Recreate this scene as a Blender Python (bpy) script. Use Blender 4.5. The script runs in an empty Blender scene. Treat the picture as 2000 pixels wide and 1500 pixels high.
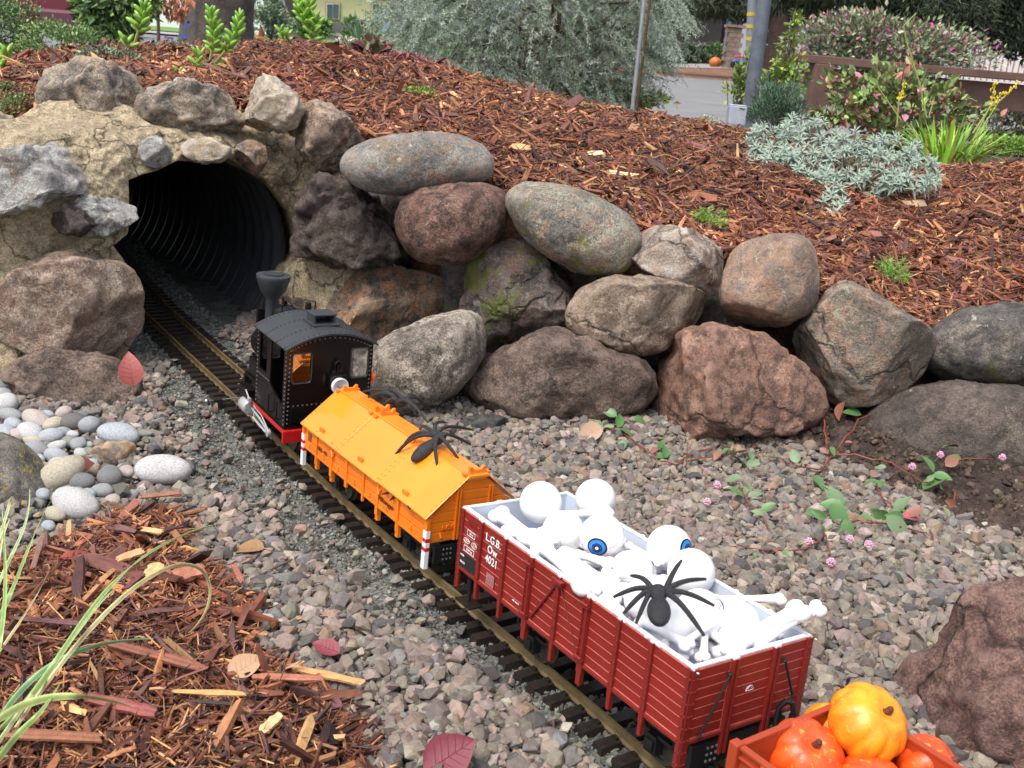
import bpy, bmesh, math, random
import numpy as np
from mathutils import Vector, Matrix
R_ = math.radians
rs = np.random.RandomState
scene = bpy.context.scene
COL = scene.collection

# ------------------------------------------------------------------ camera, world, sun
PITCH, ROLL, FPX, CZ = 0.3097, 0.0820, 2000.0, 0.485
Cc = np.array([0, 0, CZ])
Fv = np.array([0, math.cos(PITCH), -math.sin(PITCH)])
_R = np.array([1.0, 0, 0]); _U = np.cross(_R, Fv)
Rv = math.cos(ROLL) * _R + math.sin(ROLL) * _U
Uv = -math.sin(ROLL) * _R + math.cos(ROLL) * _U
cd = bpy.data.cameras.new('camera'); cam = bpy.data.objects.new('camera', cd); COL.objects.link(cam)
cd.sensor_width = 36.0; cd.lens = 36.0; cd.clip_start = 0.02; cd.clip_end = 3000
M = Matrix(((Rv[0], Uv[0], -Fv[0], 0), (Rv[1], Uv[1], -Fv[1], 0), (Rv[2], Uv[2], -Fv[2], CZ), (0, 0, 0, 1)))
cam.matrix_world = M
cd.dof.use_dof = True; cd.dof.focus_distance = 1.12; cd.dof.aperture_fstop = 26.0
scene.camera = cam
W = bpy.data.worlds.new('World'); scene.world = W; W.use_nodes = True
nt = W.node_tree; nt.nodes.clear()
sky = nt.nodes.new('ShaderNodeTexSky'); sky.sky_type = 'NISHITA'; sky.sun_disc = False
SUN_EL, SUN_AZ = 62, -140          # azimuth measured from +Y clockwise
sky.sun_elevation = R_(SUN_EL); sky.sun_rotation = R_(SUN_AZ)
sky.air_density = 1.0; sky.dust_density = 4.0; sky.ozone_density = 1.2
bg = nt.nodes.new('ShaderNodeBackground'); bg.inputs[1].default_value = 0.142
ow = nt.nodes.new('ShaderNodeOutputWorld')
hs = nt.nodes.new('ShaderNodeHueSaturation'); hs.inputs['Saturation'].default_value = 0.45
nt.links.new(sky.outputs[0], hs.inputs['Color']); nt.links.new(hs.outputs[0], bg.inputs[0]); nt.links.new(bg.outputs[0], ow.inputs[0])
sl = bpy.data.lights.new('sun', 'SUN'); sl.energy = 1.7; sl.angle = R_(32); sl.color = (1, 0.93, 0.84)
so = bpy.data.objects.new('sun', sl); COL.objects.link(so)
az, el = R_(SUN_AZ), R_(SUN_EL)
sd = Vector((math.sin(az) * math.cos(el), math.cos(az) * math.cos(el), math.sin(el)))
so.rotation_euler = sd.to_track_quat('Z', 'Y').to_euler(); so.location = (0, 0, 5)
scene.view_settings.view_transform = 'Standard'; scene.view_settings.look = 'None'
scene.view_settings.exposure = 0.86; scene.view_settings.gamma = 1.0
scene.view_settings.use_curve_mapping = False
scene.render.engine = 'CYCLES'
scene.cycles.max_bounces = 6; scene.cycles.transparent_max_bounces = 8

# ------------------------------------------------------------------ geometry of the place
def AT(px, py, Y):
    v = Fv + Rv * (px - 1000) / FPX - Uv * (py - 750) / FPX
    return Cc + v * (Y / v[1])
def ATZ(px, py, z):
    v = Fv + Rv * (px - 1000) / FPX - Uv * (py - 750) / FPX
    return Cc + v * ((z - CZ) / v[2])
def rail_z(y): return np.interp(y, [.4, .69, .84, 1.03, 1.2, 1.5, 1.9, 2.5], [.024, .0155, .009, .0025, .001, .011, .027, .033])
TR = np.array([(.42, .225), (.30, .40), (.0916, .705), (-.10, .975), (-.369, 1.362), (-.630, 1.724), (-.762, 1.926), (-.888, 2.136), (-1.01, 2.38), (-1.14, 2.70), (-1.30, 3.1)])
_seg = np.r_[0, np.cumsum(np.linalg.norm(np.diff(TR, axis=0), axis=1))]
def track(s):
    x = np.interp(s, _seg, TR[:, 0]); y = np.interp(s, _seg, TR[:, 1]); return x, y
def track_frame(s, e=.05):
    x0, y0 = track(s - e); x1, y1 = track(s + e); x, y = track(s)
    d = np.array([x0 - x1, y0 - y1, rail_z(y0) - rail_z(y1)]); d /= np.linalg.norm(d)      # towards the viewer
    n0 = np.array([-d[1], d[0], 0]); n0 /= np.linalg.norm(n0); u0 = np.cross(d, n0)
    c = -0.045 if y < 1.2 else -0.045 * max(0, 1 - (y - 1.2) / .3)
    n = n0 * math.cos(c) + u0 * math.sin(c)
    return np.array([x, y, float(rail_z(y))]), d, n, np.cross(d, n)
_ts = np.linspace(0, _seg[-1], 400); _tp = np.stack(track(_ts), 1)
def track_dist(P):
    "signed lateral distance to the track (+ = far side) for an (n,2) array"
    out = np.zeros(len(P))
    for i in range(0, len(P), 4000):
        q = P[i:i + 4000]; d = np.linalg.norm(q[:, None] - _tp[None], axis=2); k = d.argmin(1)
        nx = .82; ny = .57
        out[i:i + 4000] = d.min(1) * np.sign((q[:, 0] - _tp[k, 0]) * nx + (q[:, 1] - _tp[k, 1]) * ny)
    return out

# ------------------------------------------------------------------ noise and mesh helpers
def vnoise(P, seed=0):
    P = np.asarray(P, float); i = np.floor(P).astype(np.int64); f = P - i; f = f * f * (3 - 2 * f)
    def h(a, b, c):
        n = (a * 73856093) ^ (b * 19349663) ^ (c * 83492791) ^ (seed * 2654435761)
        n = (n ^ (n >> 13)) * 1274126177 & 0x7fffffff
        return ((n ^ (n >> 16)) & 0xffff) / 32767.5 - 1
    r = 0
    for dx in (0, 1):
        wx = f[:, 0] if dx else 1 - f[:, 0]
        for dy in (0, 1):
            wy = f[:, 1] if dy else 1 - f[:, 1]
            for dz in (0, 1):
                wz = f[:, 2] if dz else 1 - f[:, 2]
                r = r + wx * wy * wz * h(i[:, 0] + dx, i[:, 1] + dy, i[:, 2] + dz)
    return r
def fbm(P, seed=0, o=4, g=.5):
    r = 0; a = 1
    for k in range(o): r = r + a * vnoise(P * 2.03 ** k, seed + k * 7); a *= g
    return r

def mesh_fast(name, V, Fa, cols=None, smooth=False):
    V = np.ascontiguousarray(V, np.float32); Fa = np.asarray(Fa, np.int32); k = Fa.shape[1]
    me = bpy.data.meshes.new(name)
    me.vertices.add(len(V)); me.vertices.foreach_set('co', V.ravel())
    me.loops.add(Fa.size); me.loops.foreach_set('vertex_index', Fa.ravel())
    me.polygons.add(len(Fa)); me.polygons.foreach_set('loop_start', np.arange(0, Fa.size, k, dtype=np.int32))
    me.update(calc_edges=True)
    me.polygons.foreach_set('use_smooth', np.full(len(Fa), smooth))
    if cols is not None:
        a = me.color_attributes.new('col', 'FLOAT_COLOR', 'POINT')
        c = np.ones((len(V), 4), np.float32); c[:, :3] = cols; a.data.foreach_set('color', c.ravel())
    return me
def tag(o, label=None, cat=None, group=None, kind=None):
    if label: o['label'] = label
    if cat: o['category'] = cat
    if group: o['group'] = group
    if kind: o['kind'] = kind
    return o
def link(name, me, m=None, parent=None):
    o = bpy.data.objects.new(name, me); COL.objects.link(o)
    if m is not None and not me.materials: me.materials.append(m)
    if parent is not None: o.parent = parent
    return o
def empty(name, label, cat, group=None, mat=None, loc=None):
    o = bpy.data.objects.new(name, None); COL.objects.link(o); o.empty_display_size = .02
    if mat is not None: o.matrix_world = mat
    if loc is not None: o.location = loc
    return tag(o, label, cat, group)
def frame_matrix(o, d, n, u):
    return Matrix(((d[0], n[0], u[0], o[0]), (d[1], n[1], u[1], o[1]), (d[2], n[2], u[2], o[2]), (0, 0, 0, 1)))
def basis(z, x=None):
    z = np.asarray(z, float); z = z / np.linalg.norm(z)
    x = np.array([1, 0, 0.]) if x is None else np.asarray(x, float)
    x = x - z * (x @ z)
    if np.linalg.norm(x) < 1e-5: x = np.array([0, 1., 0]) - z * z[1]
    x /= np.linalg.norm(x); return np.stack([x, np.cross(z, x), z], 1)
class MB:
    def __init__(s): s.v = []; s.f = []
    def add(s, V, Fs):
        o = len(s.v); s.v.extend([tuple(map(float, p)) for p in V]); s.f.extend([tuple(int(i) + o for i in f) for f in Fs]); return s
    def box(s, c, d, rot=None, tx=1, ty=1):
        x, y, z = [a / 2 for a in d]
        V = np.array([(-x, -y, -z), (x, -y, -z), (x, y, -z), (-x, y, -z), (-x * tx, -y * ty, z), (x * tx, -y * ty, z), (x * tx, y * ty, z), (-x * tx, y * ty, z)])
        if rot is not None: V = V @ np.asarray(rot).T
        return s.add(V + np.array(c), [(3, 2, 1, 0), (4, 5, 6, 7), (0, 1, 5, 4), (1, 2, 6, 5), (2, 3, 7, 6), (3, 0, 4, 7)])
    def tube(s, pts, rad, seg=8, cap=True):
        pts = np.array(pts, float); n = len(pts)
        rad = np.full(n, rad) if np.isscalar(rad) else np.interp(np.linspace(0, 1, n), np.linspace(0, 1, len(rad)), rad)
        T = np.gradient(pts, axis=0); T /= np.linalg.norm(T, axis=1)[:, None] + 1e-12
        up = np.array([0, 0, 1.]) if abs(T[0][2]) < .9 else np.array([1., 0, 0]); V = []
        x = np.cross(up, T[0]); x /= np.linalg.norm(x)
        for i in range(n):
            x = x - T[i] * (x @ T[i]); x /= np.linalg.norm(x) + 1e-12; y = np.cross(T[i], x)
            for k in range(seg):
                a = 2 * math.pi * k / seg; V.append(pts[i] + rad[i] * (math.cos(a) * x + math.sin(a) * y))
        Fs = [(i * seg + k, i * seg + (k + 1) % seg, (i + 1) * seg + (k + 1) % seg, (i + 1) * seg + k) for i in range(n - 1) for k in range(seg)]
        if cap: Fs += [tuple(range(seg))[::-1], tuple(range((n - 1) * seg, n * seg))]
        return s.add(V, Fs)
    def lathe(s, prof, c=(0, 0, 0), B=None, seg=24):
        V = []; n = len(prof)
        for r, z in prof:
            for k in range(seg):
                a = 2 * math.pi * k / seg; V.append((r * math.cos(a), r * math.sin(a), z))
        V = np.array(V)
        if B is not None: V = V @ np.asarray(B).T
        Fs = [(i * seg + k, i * seg + (k + 1) % seg, (i + 1) * seg + (k + 1) % seg, (i + 1) * seg + k) for i in range(n - 1) for k in range(seg)]
        if prof[0][0] > 1e-6: Fs.append(tuple(range(seg))[::-1])
        if prof[-1][0] > 1e-6: Fs.append(tuple(range((n - 1) * seg, n * seg)))
        return s.add(V + np.array(c), Fs)
    def ball(s, c, r, seg=16, B=None):
        r = np.ones(3) * r; V = []; Fs = []; n = seg // 2
        for i in range(n + 1):
            for k in range(seg):
                t = math.pi * i / n; a = 2 * math.pi * k / seg
                V.append((math.sin(t) * math.cos(a) * r[0], math.sin(t) * math.sin(a) * r[1], math.cos(t) * r[2]))
        V = np.array(V)
        if B is not None: V = V @ np.asarray(B).T
        for i in range(n):
            for k in range(seg): Fs.append((i * seg + k, (i + 1) * seg + k, (i + 1) * seg + (k + 1) % seg, i * seg + (k + 1) % seg))
        return s.add(V + np.array(c), Fs)
    def prism(s, poly, h0, h1, ax=(0, 1, 2)):
        "extrude a 2-D polygon; ax gives which output axes are poly-x, poly-y, height"
        n = len(poly); V = []
        for h in (h0, h1):
            for p in poly:
                q = [0, 0, 0]; q[ax[0]] = p[0]; q[ax[1]] = p[1]; q[ax[2]] = h; V.append(q)
        Fs = [tuple(range(n))[::-1], tuple(range(n, 2 * n))] + [(i, (i + 1) % n, n + (i + 1) % n, n + i) for i in range(n)]
        return s.add(V, Fs)
    def build(s, name, m, parent=None, smooth=False, bevel=0):
        me = bpy.data.meshes.new(name); me.from_pydata(s.v, [], s.f); me.validate(); me.update()
        bm = bmesh.new(); bm.from_mesh(me)
        if smooth: bmesh.ops.remove_doubles(bm, verts=bm.verts, dist=1e-6)
        bmesh.ops.recalc_face_normals(bm, faces=bm.faces); bm.to_mesh(me); bm.free()
        if smooth:
            me.polygons.foreach_set('use_smooth', [True] * len(me.polygons))
            me.set_sharp_from_angle(angle=R_(40))
        o = link(name, me, m, parent)
        if bevel:
            b = o.modifiers.new('bevel', 'BEVEL'); b.width = bevel; b.segments = 2; b.limit_method = 'ANGLE'
        return o

# ------------------------------------------------------------------ materials
def NT(name):
    m = bpy.data.materials.new(name); m.use_nodes = True; t = m.node_tree; t.nodes.clear()
    o = t.nodes.new('ShaderNodeOutputMaterial'); p = t.nodes.new('ShaderNodeBsdfPrincipled'); t.links.new(p.outputs[0], o.inputs[0])
    return m, t, p
def noise_n(t, scale, detail=4, rough=.6, vec=None, dist=0):
    n = t.nodes.new('ShaderNodeTexNoise'); n.inputs['Scale'].default_value = scale; n.inputs['Detail'].default_value = detail
    n.inputs['Roughness'].default_value = rough; n.inputs['Distortion'].default_value = dist
    if vec is not None: t.links.new(vec, n.inputs['Vector'])
    return n.outputs['Fac']
def ramp(t, fac, stops):
    r = t.nodes.new('ShaderNodeValToRGB'); e = r.color_ramp.elements
    while len(e) < len(stops): e.new(.5)
    for x, (p, c) in zip(e, stops): x.position = p; x.color = (c[0], c[1], c[2], 1) if hasattr(c, '__len__') else (c, c, c, 1)
    t.links.new(fac, r.inputs[0]); return r.outputs[0]
def mix(t, fac, a, b, mode='MIX'):
    m = t.nodes.new('ShaderNodeMix'); m.data_type = 'RGBA'; m.blend_type = mode
    for i, v in ((0, fac), (6, a), (7, b)):
        s = m.inputs[i]
        if isinstance(v, bpy.types.NodeSocket): t.links.new(v, s)
        elif hasattr(v, '__len__'): s.default_value = (*v[:3], 1)
        else: s.default_value = v if i == 0 else (v, v, v, 1)
    return m.outputs[2]
def bump(t, p, h, strength, dist, prev=None):
    b = t.nodes.new('ShaderNodeBump'); b.inputs['Strength'].default_value = strength; b.inputs['Distance'].default_value = dist
    t.links.new(h, b.inputs['Height'])
    if prev is not None: t.links.new(prev, b.inputs['Normal'])
    t.links.new(b.outputs[0], p.inputs['Normal']); return b.outputs[0]
def objco(t, off=0):
    tc = t.nodes.new('ShaderNodeTexCoord'); mp = t.nodes.new('ShaderNodeMapping'); mp.inputs['Location'].default_value = (off, off * 1.7, off * .6)
    t.links.new(tc.outputs['Object'], mp.inputs['Vector']); return mp.outputs[0]
def plain(name, c, rough=.5, metal=0, var=.12, vs=60, bs=0, bd=.0003, bsc=300, coat=0, attr=False, spec=.5, trans=0, sss=0):
    m, t, p = NT(name); v = objco(t)
    base = c
    if attr:
        a = t.nodes.new('ShaderNodeAttribute'); a.attribute_name = 'col'; base = a.outputs['Color']
    n = noise_n(t, vs, 5, .65, v)
    k = ramp(t, n, [(.3, 1 - var), (.7, 1 + var)])
    t.links.new(mix(t, 1.0, base, k, 'MULTIPLY'), p.inputs['Base Color'])
    p.inputs['Roughness'].default_value = rough; p.inputs['Metallic'].default_value = metal
    p.inputs['Specular IOR Level'].default_value = spec
    if coat: p.inputs['Coat Weight'].default_value = coat; p.inputs['Coat Roughness'].default_value = .1
    if trans: p.inputs['Transmission Weight'].default_value = trans
    if sss: p.inputs['Subsurface Weight'].default_value = sss; p.inputs['Subsurface Scale'].default_value = .004
    if bs: bump(t, p, noise_n(t, bsc, 4, .6, v), bs, bd)
    return m
_rock = {}
def rock(name, c1, c2, c3, lichen=None, lam=.0, speck=.25, off=0, rough=.8, bd=.004, sc=1.0, moss=None, mam=0, crack=0):
    m, t, p = NT(name); v = objco(t, off)
    a = noise_n(t, 14 * sc, 6, .62, v, .4); b = noise_n(t, 45 * sc, 6, .7, v); f = noise_n(t, 420, 3, .7, v); g = noise_n(t, 150, 5, .75, v)
    base = mix(t, ramp(t, a, [(.42, 0), (.56, 1)]), c1, c2)
    base = mix(t, ramp(t, b, [(.48, 0), (.58, .9)]), base, c3)
    base = mix(t, 1.0, base, ramp(t, g, [(.28, 1 - speck * 1.8), (.5, 1.0), (.75, 1 + speck)]), 'MULTIPLY')
    base = mix(t, 1.0, base, ramp(t, f, [(.34, 1 - speck * 1.5), (.5, 1), (.66, 1 + speck * 1.5)]), 'MULTIPLY')
    ge = t.nodes.new('ShaderNodeNewGeometry'); base = mix(t, ramp(t, ge.outputs['Pointiness'], [(.515, 0), (.56, .55)]), base, tuple(min(.85, x * 1.5 + .05) for x in c1))
    base = mix(t, ramp(t, noise_n(t, 330, 2, .5, v), [(.66, 0), (.72, .55)]), base, tuple(min(.8, x * 1.9 + .06) for x in c1))
    base = mix(t, ramp(t, noise_n(t, 85, 6, .8, v, .5), [(.30, .75), (.42, 0)]), base, tuple(x * .35 for x in c3))
    big = noise_n(t, 6.5 * sc, 4, .6, v, .7); base = mix(t, 1.0, base, ramp(t, big, [(.36, .66), (.5, 1.0), (.66, 1.22)]), 'MULTIPLY')
    vo = None
    if crack:
        vo_ = t.nodes.new('ShaderNodeTexVoronoi'); vo_.feature = 'DISTANCE_TO_EDGE'; vo_.inputs['Scale'].default_value = crack
        dm = t.nodes.new('ShaderNodeVectorMath'); dm.operation = 'ADD'; nz = t.nodes.new('ShaderNodeTexNoise'); nz.inputs['Scale'].default_value = 18; nz.inputs['Detail'].default_value = 6; t.links.new(v, nz.inputs['Vector'])
        sm = t.nodes.new('ShaderNodeVectorMath'); sm.operation = 'SCALE'; sm.inputs['Scale'].default_value = .09; t.links.new(nz.outputs['Color'], sm.inputs[0]); t.links.new(v, dm.inputs[0]); t.links.new(sm.outputs[0], dm.inputs[1]); t.links.new(dm.outputs[0], vo_.inputs['Vector'])
        vo = ramp(t, vo_.outputs['Distance'], [(.0, 0), (.022, 1)]); base = mix(t, 1.0, base, ramp(t, vo_.outputs['Distance'], [(.0, .45), (.018, 1)]), 'MULTIPLY')
    if lichen:
        l = noise_n(t, 34, 8, .78, v, .8); msk = ramp(t, l, [(.605 - lam, 0), (.635 - lam, .9)]); base = mix(t, msk, base, lichen)
    if moss:
        l = noise_n(t, 13, 7, .72, v, .5); msk = ramp(t, l, [(.575 - mam, 0), (.615 - mam, .95)]); base = mix(t, msk, base, moss)
    t.links.new(base, p.inputs['Base Color'])
    t.links.new(ramp(t, b, [(.3, rough - .22), (.7, min(1, rough + .1))]), p.inputs['Roughness'])
    n1 = bump(t, p, b, .85, bd * 1.5); n2 = bump(t, p, g, .9, bd * .8, n1); n3 = bump(t, p, f, .8, .0012, n2)
    if vo is not None: bump(t, p, vo, .8, bd, n3)
    return m

# ------------------------------------------------------------------ rocks with an outline, a distance and a thickness
_ico = {}
def ico(sub):
    if sub not in _ico:
        bm = bmesh.new(); bmesh.ops.create_icosphere(bm, subdivisions=sub, radius=1)
        _ico[sub] = (np.array([v.co[:] for v in bm.verts]), np.array([[v.index for v in f.verts] for f in bm.faces])); bm.free()
    return _ico[sub]
def smooth_poly(poly, it=2):
    P = np.array(poly, float)
    for _ in range(it):
        Q = np.roll(P, -1, 0); P = np.stack([.75 * P + .25 * Q, .25 * P + .75 * Q], 1).reshape(-1, 2)
    return P
def boulder(name, poly, Y, T, m, seed, rough=.05, facets=0, sub=5, parent=None, k=.8, it=2, low=.6, fine=1.5, grow=1.085, sharp=False):
    P = smooth_poly(poly, it); c = (P.min(0) + P.max(0)) / 2
    d = (P - c) * grow; th = np.arctan2(-d[:, 1], d[:, 0]); r = np.hypot(d[:, 0], d[:, 1]); o = np.argsort(th)
    th, r = th[o], r[o]; th = np.r_[th[-1] - 2 * math.pi, th, th[0] + 2 * math.pi]; r = np.r_[r[-1], r, r[0]]
    S, Fc = ico(sub); rng = rs(seed)
    rho = np.hypot(S[:, 0], S[:, 1]); ang = np.arctan2(S[:, 1], S[:, 0]); rr = np.interp(ang, th, r) * rho ** k
    C3 = AT(c[0], c[1], Y); dist = (C3 - Cc) @ Fv; sc = dist / FPX
    view = C3 - Cc; view /= np.linalg.norm(view)
    X = rr * np.cos(ang) * sc; Yy = rr * np.sin(ang) * sc; rad = r.mean() * sc
    Z = np.sign(S[:, 2]) * np.abs(S[:, 2]) ** .85 * T
    Lc = np.stack([X, Yy, Z], 1)
    sz = np.array([rad, rad, T])
    for _ in range(facets):                       # broken faces, mostly on the visible half
        nrm = rng.normal(size=3); nrm[2] = abs(nrm[2]) * 1.5 + (.35 if sharp else .15); nrm /= np.linalg.norm(nrm)
        q = (Lc / sz) @ nrm; lim = rng.uniform(.55, .80) if sharp else rng.uniform(.68, .92); ex = np.maximum(q - lim, 0)
        Lc = Lc - (ex * (1.0 if sharp else .85))[:, None] * nrm * sz
    q = Lc / rad
    amp = rough * rad
    nz = fbm(q * 1.6 + seed, seed, 3) * amp * low + fbm(q * 5 + seed, seed + 3, 5, .6) * amp * .42 * fine
    if facets: nz += -np.abs(fbm(q * 3 + seed * 2, seed + 9, 3)) * amp * .5
    nd = S.copy(); Lc = Lc + nd * nz[:, None]
    right = Rv - view * (Rv @ view); right /= np.linalg.norm(right); up = np.cross(right, view)
    Wd = Lc[:, :1] * right + Lc[:, 1:2] * up - Lc[:, 2:3] * view
    me = mesh_fast(name, Wd, Fc, smooth=True); o = link(name, me, m, parent); o.location = C3
    return o

# ================================================================== GROUND AND BACKGROUND TERRAIN
def ground_z(x, y):
    z = np.interp(y, [-5, 1.5, 2.4, 3.2, 5.5, 14, 22, 60, 400], [-.05, -.05, -.02, .1, .245, .366, .40, .52, 1.5])
    rise = np.clip((x - .5) / 3, 0, 1) * np.clip((y - 13) / 8, 0, 1) * .22
    return z + rise
ys = np.r_[np.linspace(-6, 6, 60), np.geomspace(6.3, 1200, 70)]; xs = np.r_[-np.geomspace(600, 3.2, 40), np.linspace(-3, 3, 40), np.geomspace(3.2, 600, 40)]
GX, GY = np.meshgrid(xs, ys); V = np.stack([GX.ravel(), GY.ravel(), ground_z(GX.ravel(), GY.ravel())], 1)
def gridF(nx, ny):
    i = np.arange(nx * ny).reshape(ny, nx); return np.stack([i[:-1, :-1].ravel(), i[:-1, 1:].ravel(), i[1:, 1:].ravel(), i[1:, :-1].ravel()], 1)
m_earth = plain('earth', (.055, .032, .022), .95, var=.4, vs=8, bs=.8, bd=.01, bsc=60)
tag(link('ground', mesh_fast('ground', V, gridF(len(xs), len(ys)), smooth=True), m_earth), kind='structure')
def sheet(name, x0, x1, y0, y1, m, dz, nx=30, ny=12):
    X, Yy = np.meshgrid(np.linspace(x0, x1, nx), np.linspace(y0, y1, ny)); V = np.stack([X.ravel(), Yy.ravel(), ground_z(X.ravel(), Yy.ravel()) + dz], 1)
    return tag(link(name, mesh_fast(name, V, gridF(nx, ny), smooth=True), m), kind='structure')
m_asph = plain('asphalt', (.17, .172, .178), .9, var=.16, vs=3, bs=.3, bsc=120)
sheet('street', -60, 60, 5.0, 13.8, m_asph, .012, 60, 30)
sheet('verge', 1.2, 30, 13.9, 19.2, plain('verge_litter', (.16, .075, .045), .95, var=.5, vs=6), .008)
sheet('driveway', -2, 3.4, 19.0, 26, plain('driveway_concrete', (.24, .23, .22), .9, var=.15, vs=3), .016)
m_lawn = plain('lawn_grass', (.10, .22, .035), .95, var=.4, vs=20)
sheet('lawn', -60, -.5, 20, 58, m_lawn, .02)
sheet('pavement', -60, 1.0, 14.0, 17, plain('pavement_concrete', (.33, .29, .26), .9, var=.1, vs=4), .03)

# gravel bed and the grit strip along the track
m_grit = rock('grit', (.10, .105, .095), (.15, .15, .135), (.07, .075, .07), speck=.45, bd=.003, rough=.85)
m_soil = rock('soil', (.045, .027, .019), (.075, .047, .034), (.03, .018, .012), speck=.4, bd=.006, rough=.9)
def bed_z(x, y):
    P = np.stack([x, y, 0 * x], 1)
    P2q = P[:, :2]; off = np.abs((P2q[:, 0] + .369) * .817 + (P2q[:, 1] - 1.362) * .577) if len(P2q) else np.zeros(0)
    return rail_z(y) - .0135 + fbm(P * 9, 5, 3) * .0022 - .0018 * np.exp(-(off / .075) ** 2)
X, Yy = np.meshgrid(np.linspace(-1.6, 2.2, 340), np.linspace(.2, 2.9, 300)); X = X.ravel(); Yy = Yy.ravel()
Zz = bed_z(X, Yy) + fbm(np.stack([X, Yy, 0 * X], 1) * 160, 8, 3, .6) * .0016
tag(link('gravel_bed', mesh_fast('gravel_bed', np.stack([X, Yy, Zz], 1), gridF(340, 300), smooth=True), m_grit), kind='structure')

def inpoly(P, poly):
    poly = np.asarray(poly); x, y = P[:, 0], P[:, 1]; r = np.zeros(len(P), bool); n = len(poly)
    for i in range(n):
        x0, y0 = poly[i]; x1, y1 = poly[(i + 1) % n]
        c = ((y0 > y) != (y1 > y)) & (x < (x1 - x0) * (y - y0) / (y1 - y0 + 1e-12) + x0); r ^= c
    return r
def edge_dist(P, poly):
    poly = np.asarray(poly); n = len(poly); m = np.full(len(P), 9.)
    for i in range(n):
        a = poly[i]; b = poly[(i + 1) % n]; ab = b - a; t = np.clip(((P - a) @ ab) / (ab @ ab + 1e-12), 0, 1)
        m = np.minimum(m, np.linalg.norm(P - a - t[:, None] * ab, axis=1))
    return m
def zpoly(pts, z=0): return np.array([ATZ(a, b, z)[:2] for a, b in pts])
MULCH_L = zpoly([(-500, 1750), (-400, 1120), (0, 1090), (95, 1060), (140, 1020), (215, 985), (300, 975), (385, 985), (380, 1030), (370, 1065), (430, 1100), (490, 1150), (510, 1200), (500, 1260), (570, 1290), (640, 1340), (700, 1380), (735, 1440), (760, 1560), (700, 1750)], .012)
SOIL_R = zpoly([(1240, 795), (1380, 830), (1500, 845), (1580, 885), (1680, 915), (1790, 960), (1880, 1020), (2000, 1060), (2300, 1120), (2300, 760), (1700, 720), (1500, 760)], 0)
X, Yy = np.meshgrid(np.linspace(-1.2, .1, 150), np.linspace(.2, 1.25, 130)); P2 = np.stack([X.ravel(), Yy.ravel()], 1)
def mulchl_z(P2):
    ins = inpoly(P2, MULCH_L); d = edge_dist(P2, MULCH_L); h = np.where(ins, np.minimum(d * .45, .02 + d * .05), -d * .6)
    return bed_z(P2[:, 0], P2[:, 1]) + h + fbm(np.c_[P2 * 14, 0 * P2[:, 0]], 3, 3) * .004
m_mulchbase = rock('mulch_base', (.055, .019, .010), (.12, .045, .022), (.03, .010, .006), speck=.5, bd=.006, rough=.9)
tag(link('mulch_bed', mesh_fast('mulch_bed', np.c_[P2, mulchl_z(P2)], gridF(150, 130), smooth=True), m_mulchbase), kind='structure')
X, Yy = np.meshgrid(np.linspace(.1, 1.4, 260), np.linspace(.75, 1.7, 190)); P3 = np.stack([X.ravel(), Yy.ravel()], 1)
ins = inpoly(P3, SOIL_R); d = edge_dist(P3, SOIL_R); h = np.where(ins, np.minimum(d * .3, .02), -d * .5 - .002)
Z3 = bed_z(P3[:, 0], P3[:, 1]) + h + np.where(ins, 1, .2) * fbm(np.c_[P3 * 60, 0 * P3[:, 0]], 13, 5, .65) * .0045 + .002
def soil_z(x, y):
    q = np.array([[x, y]]); i = inpoly(q, SOIL_R)[0]; e = edge_dist(q, SOIL_R)[0]
    return float(bed_z(np.array([x]), np.array([y]))[0] + (min(e * .3, .02) if i else 0) + .002)
tag(link('soil', mesh_fast('soil', np.c_[P3, Z3], gridF(260, 190), smooth=True), m_soil), kind='structure')

# back mound, lofted between its foot behind the boulders and its crest
FR = np.array([(-300, 270, 1.66), (0, 240, 1.66), (90, 205, 1.67), (200, 180, 1.72), (300, 195, 1.74), (450, 205, 1.76), (600, 225, 1.78), (690, 262, 1.78), (820, 300, 1.72), (960, 352, 1.69), (1010, 385, 1.66), (1200, 432, 1.63), (1300, 465, 1.61), (1430, 500, 1.585), (1590, 575, 1.56), (1650, 585, 1.55), (1800, 650, 1.53), (1850, 645, 1.56), (2000, 630, 1.58), (2350, 670, 1.58), (2900, 700, 1.62)])
CR = np.array([(-300, 150, 2.45), (0, 128, 2.5), (150, 112, 2.5), (300, 100, 2.55), (450, 90, 2.6), (600, 90, 2.6), (700, 100, 2.6), (850, 130, 2.6), (950, 162, 2.6), (1100, 198, 2.6), (1200, 216, 2.6), (1350, 240, 2.6), (1460, 262, 2.6), (1600, 300, 2.6), (1800, 330, 2.6), (2000, 322, 2.6), (2350, 340, 2.6), (2900, 370, 2.6)])
def loft(u, v):
    "u: picture column the mound was measured at, v: 0 foot .. 1 crest; returns points of the mound"
    u = np.atleast_1d(u); v = np.atleast_1d(v)
    a = np.stack([AT(x, np.interp(x, FR[:, 0], FR[:, 1]), np.interp(x, FR[:, 0], FR[:, 2])) for x in LU]); b = np.stack([AT(x, np.interp(x, CR[:, 0], CR[:, 1]), np.interp(x, CR[:, 0], CR[:, 2])) for x in LU])
    A = np.stack([np.interp(u, LU, a[:, k]) for k in range(3)], 1); B = np.stack([np.interp(u, LU, b[:, k]) for k in range(3)], 1)
    Q = A + (B - A) * v[:, None]
    Q[:, 2] += np.sin(np.clip(v, 0, 1) * math.pi) * .022 + fbm(np.c_[Q[:, :2] * 7, 0 * u], 4, 3) * .010 * np.sin(np.clip(v, 0, 1) * math.pi)
    return Q
LU = np.linspace(-300, 2900, 129)
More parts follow.
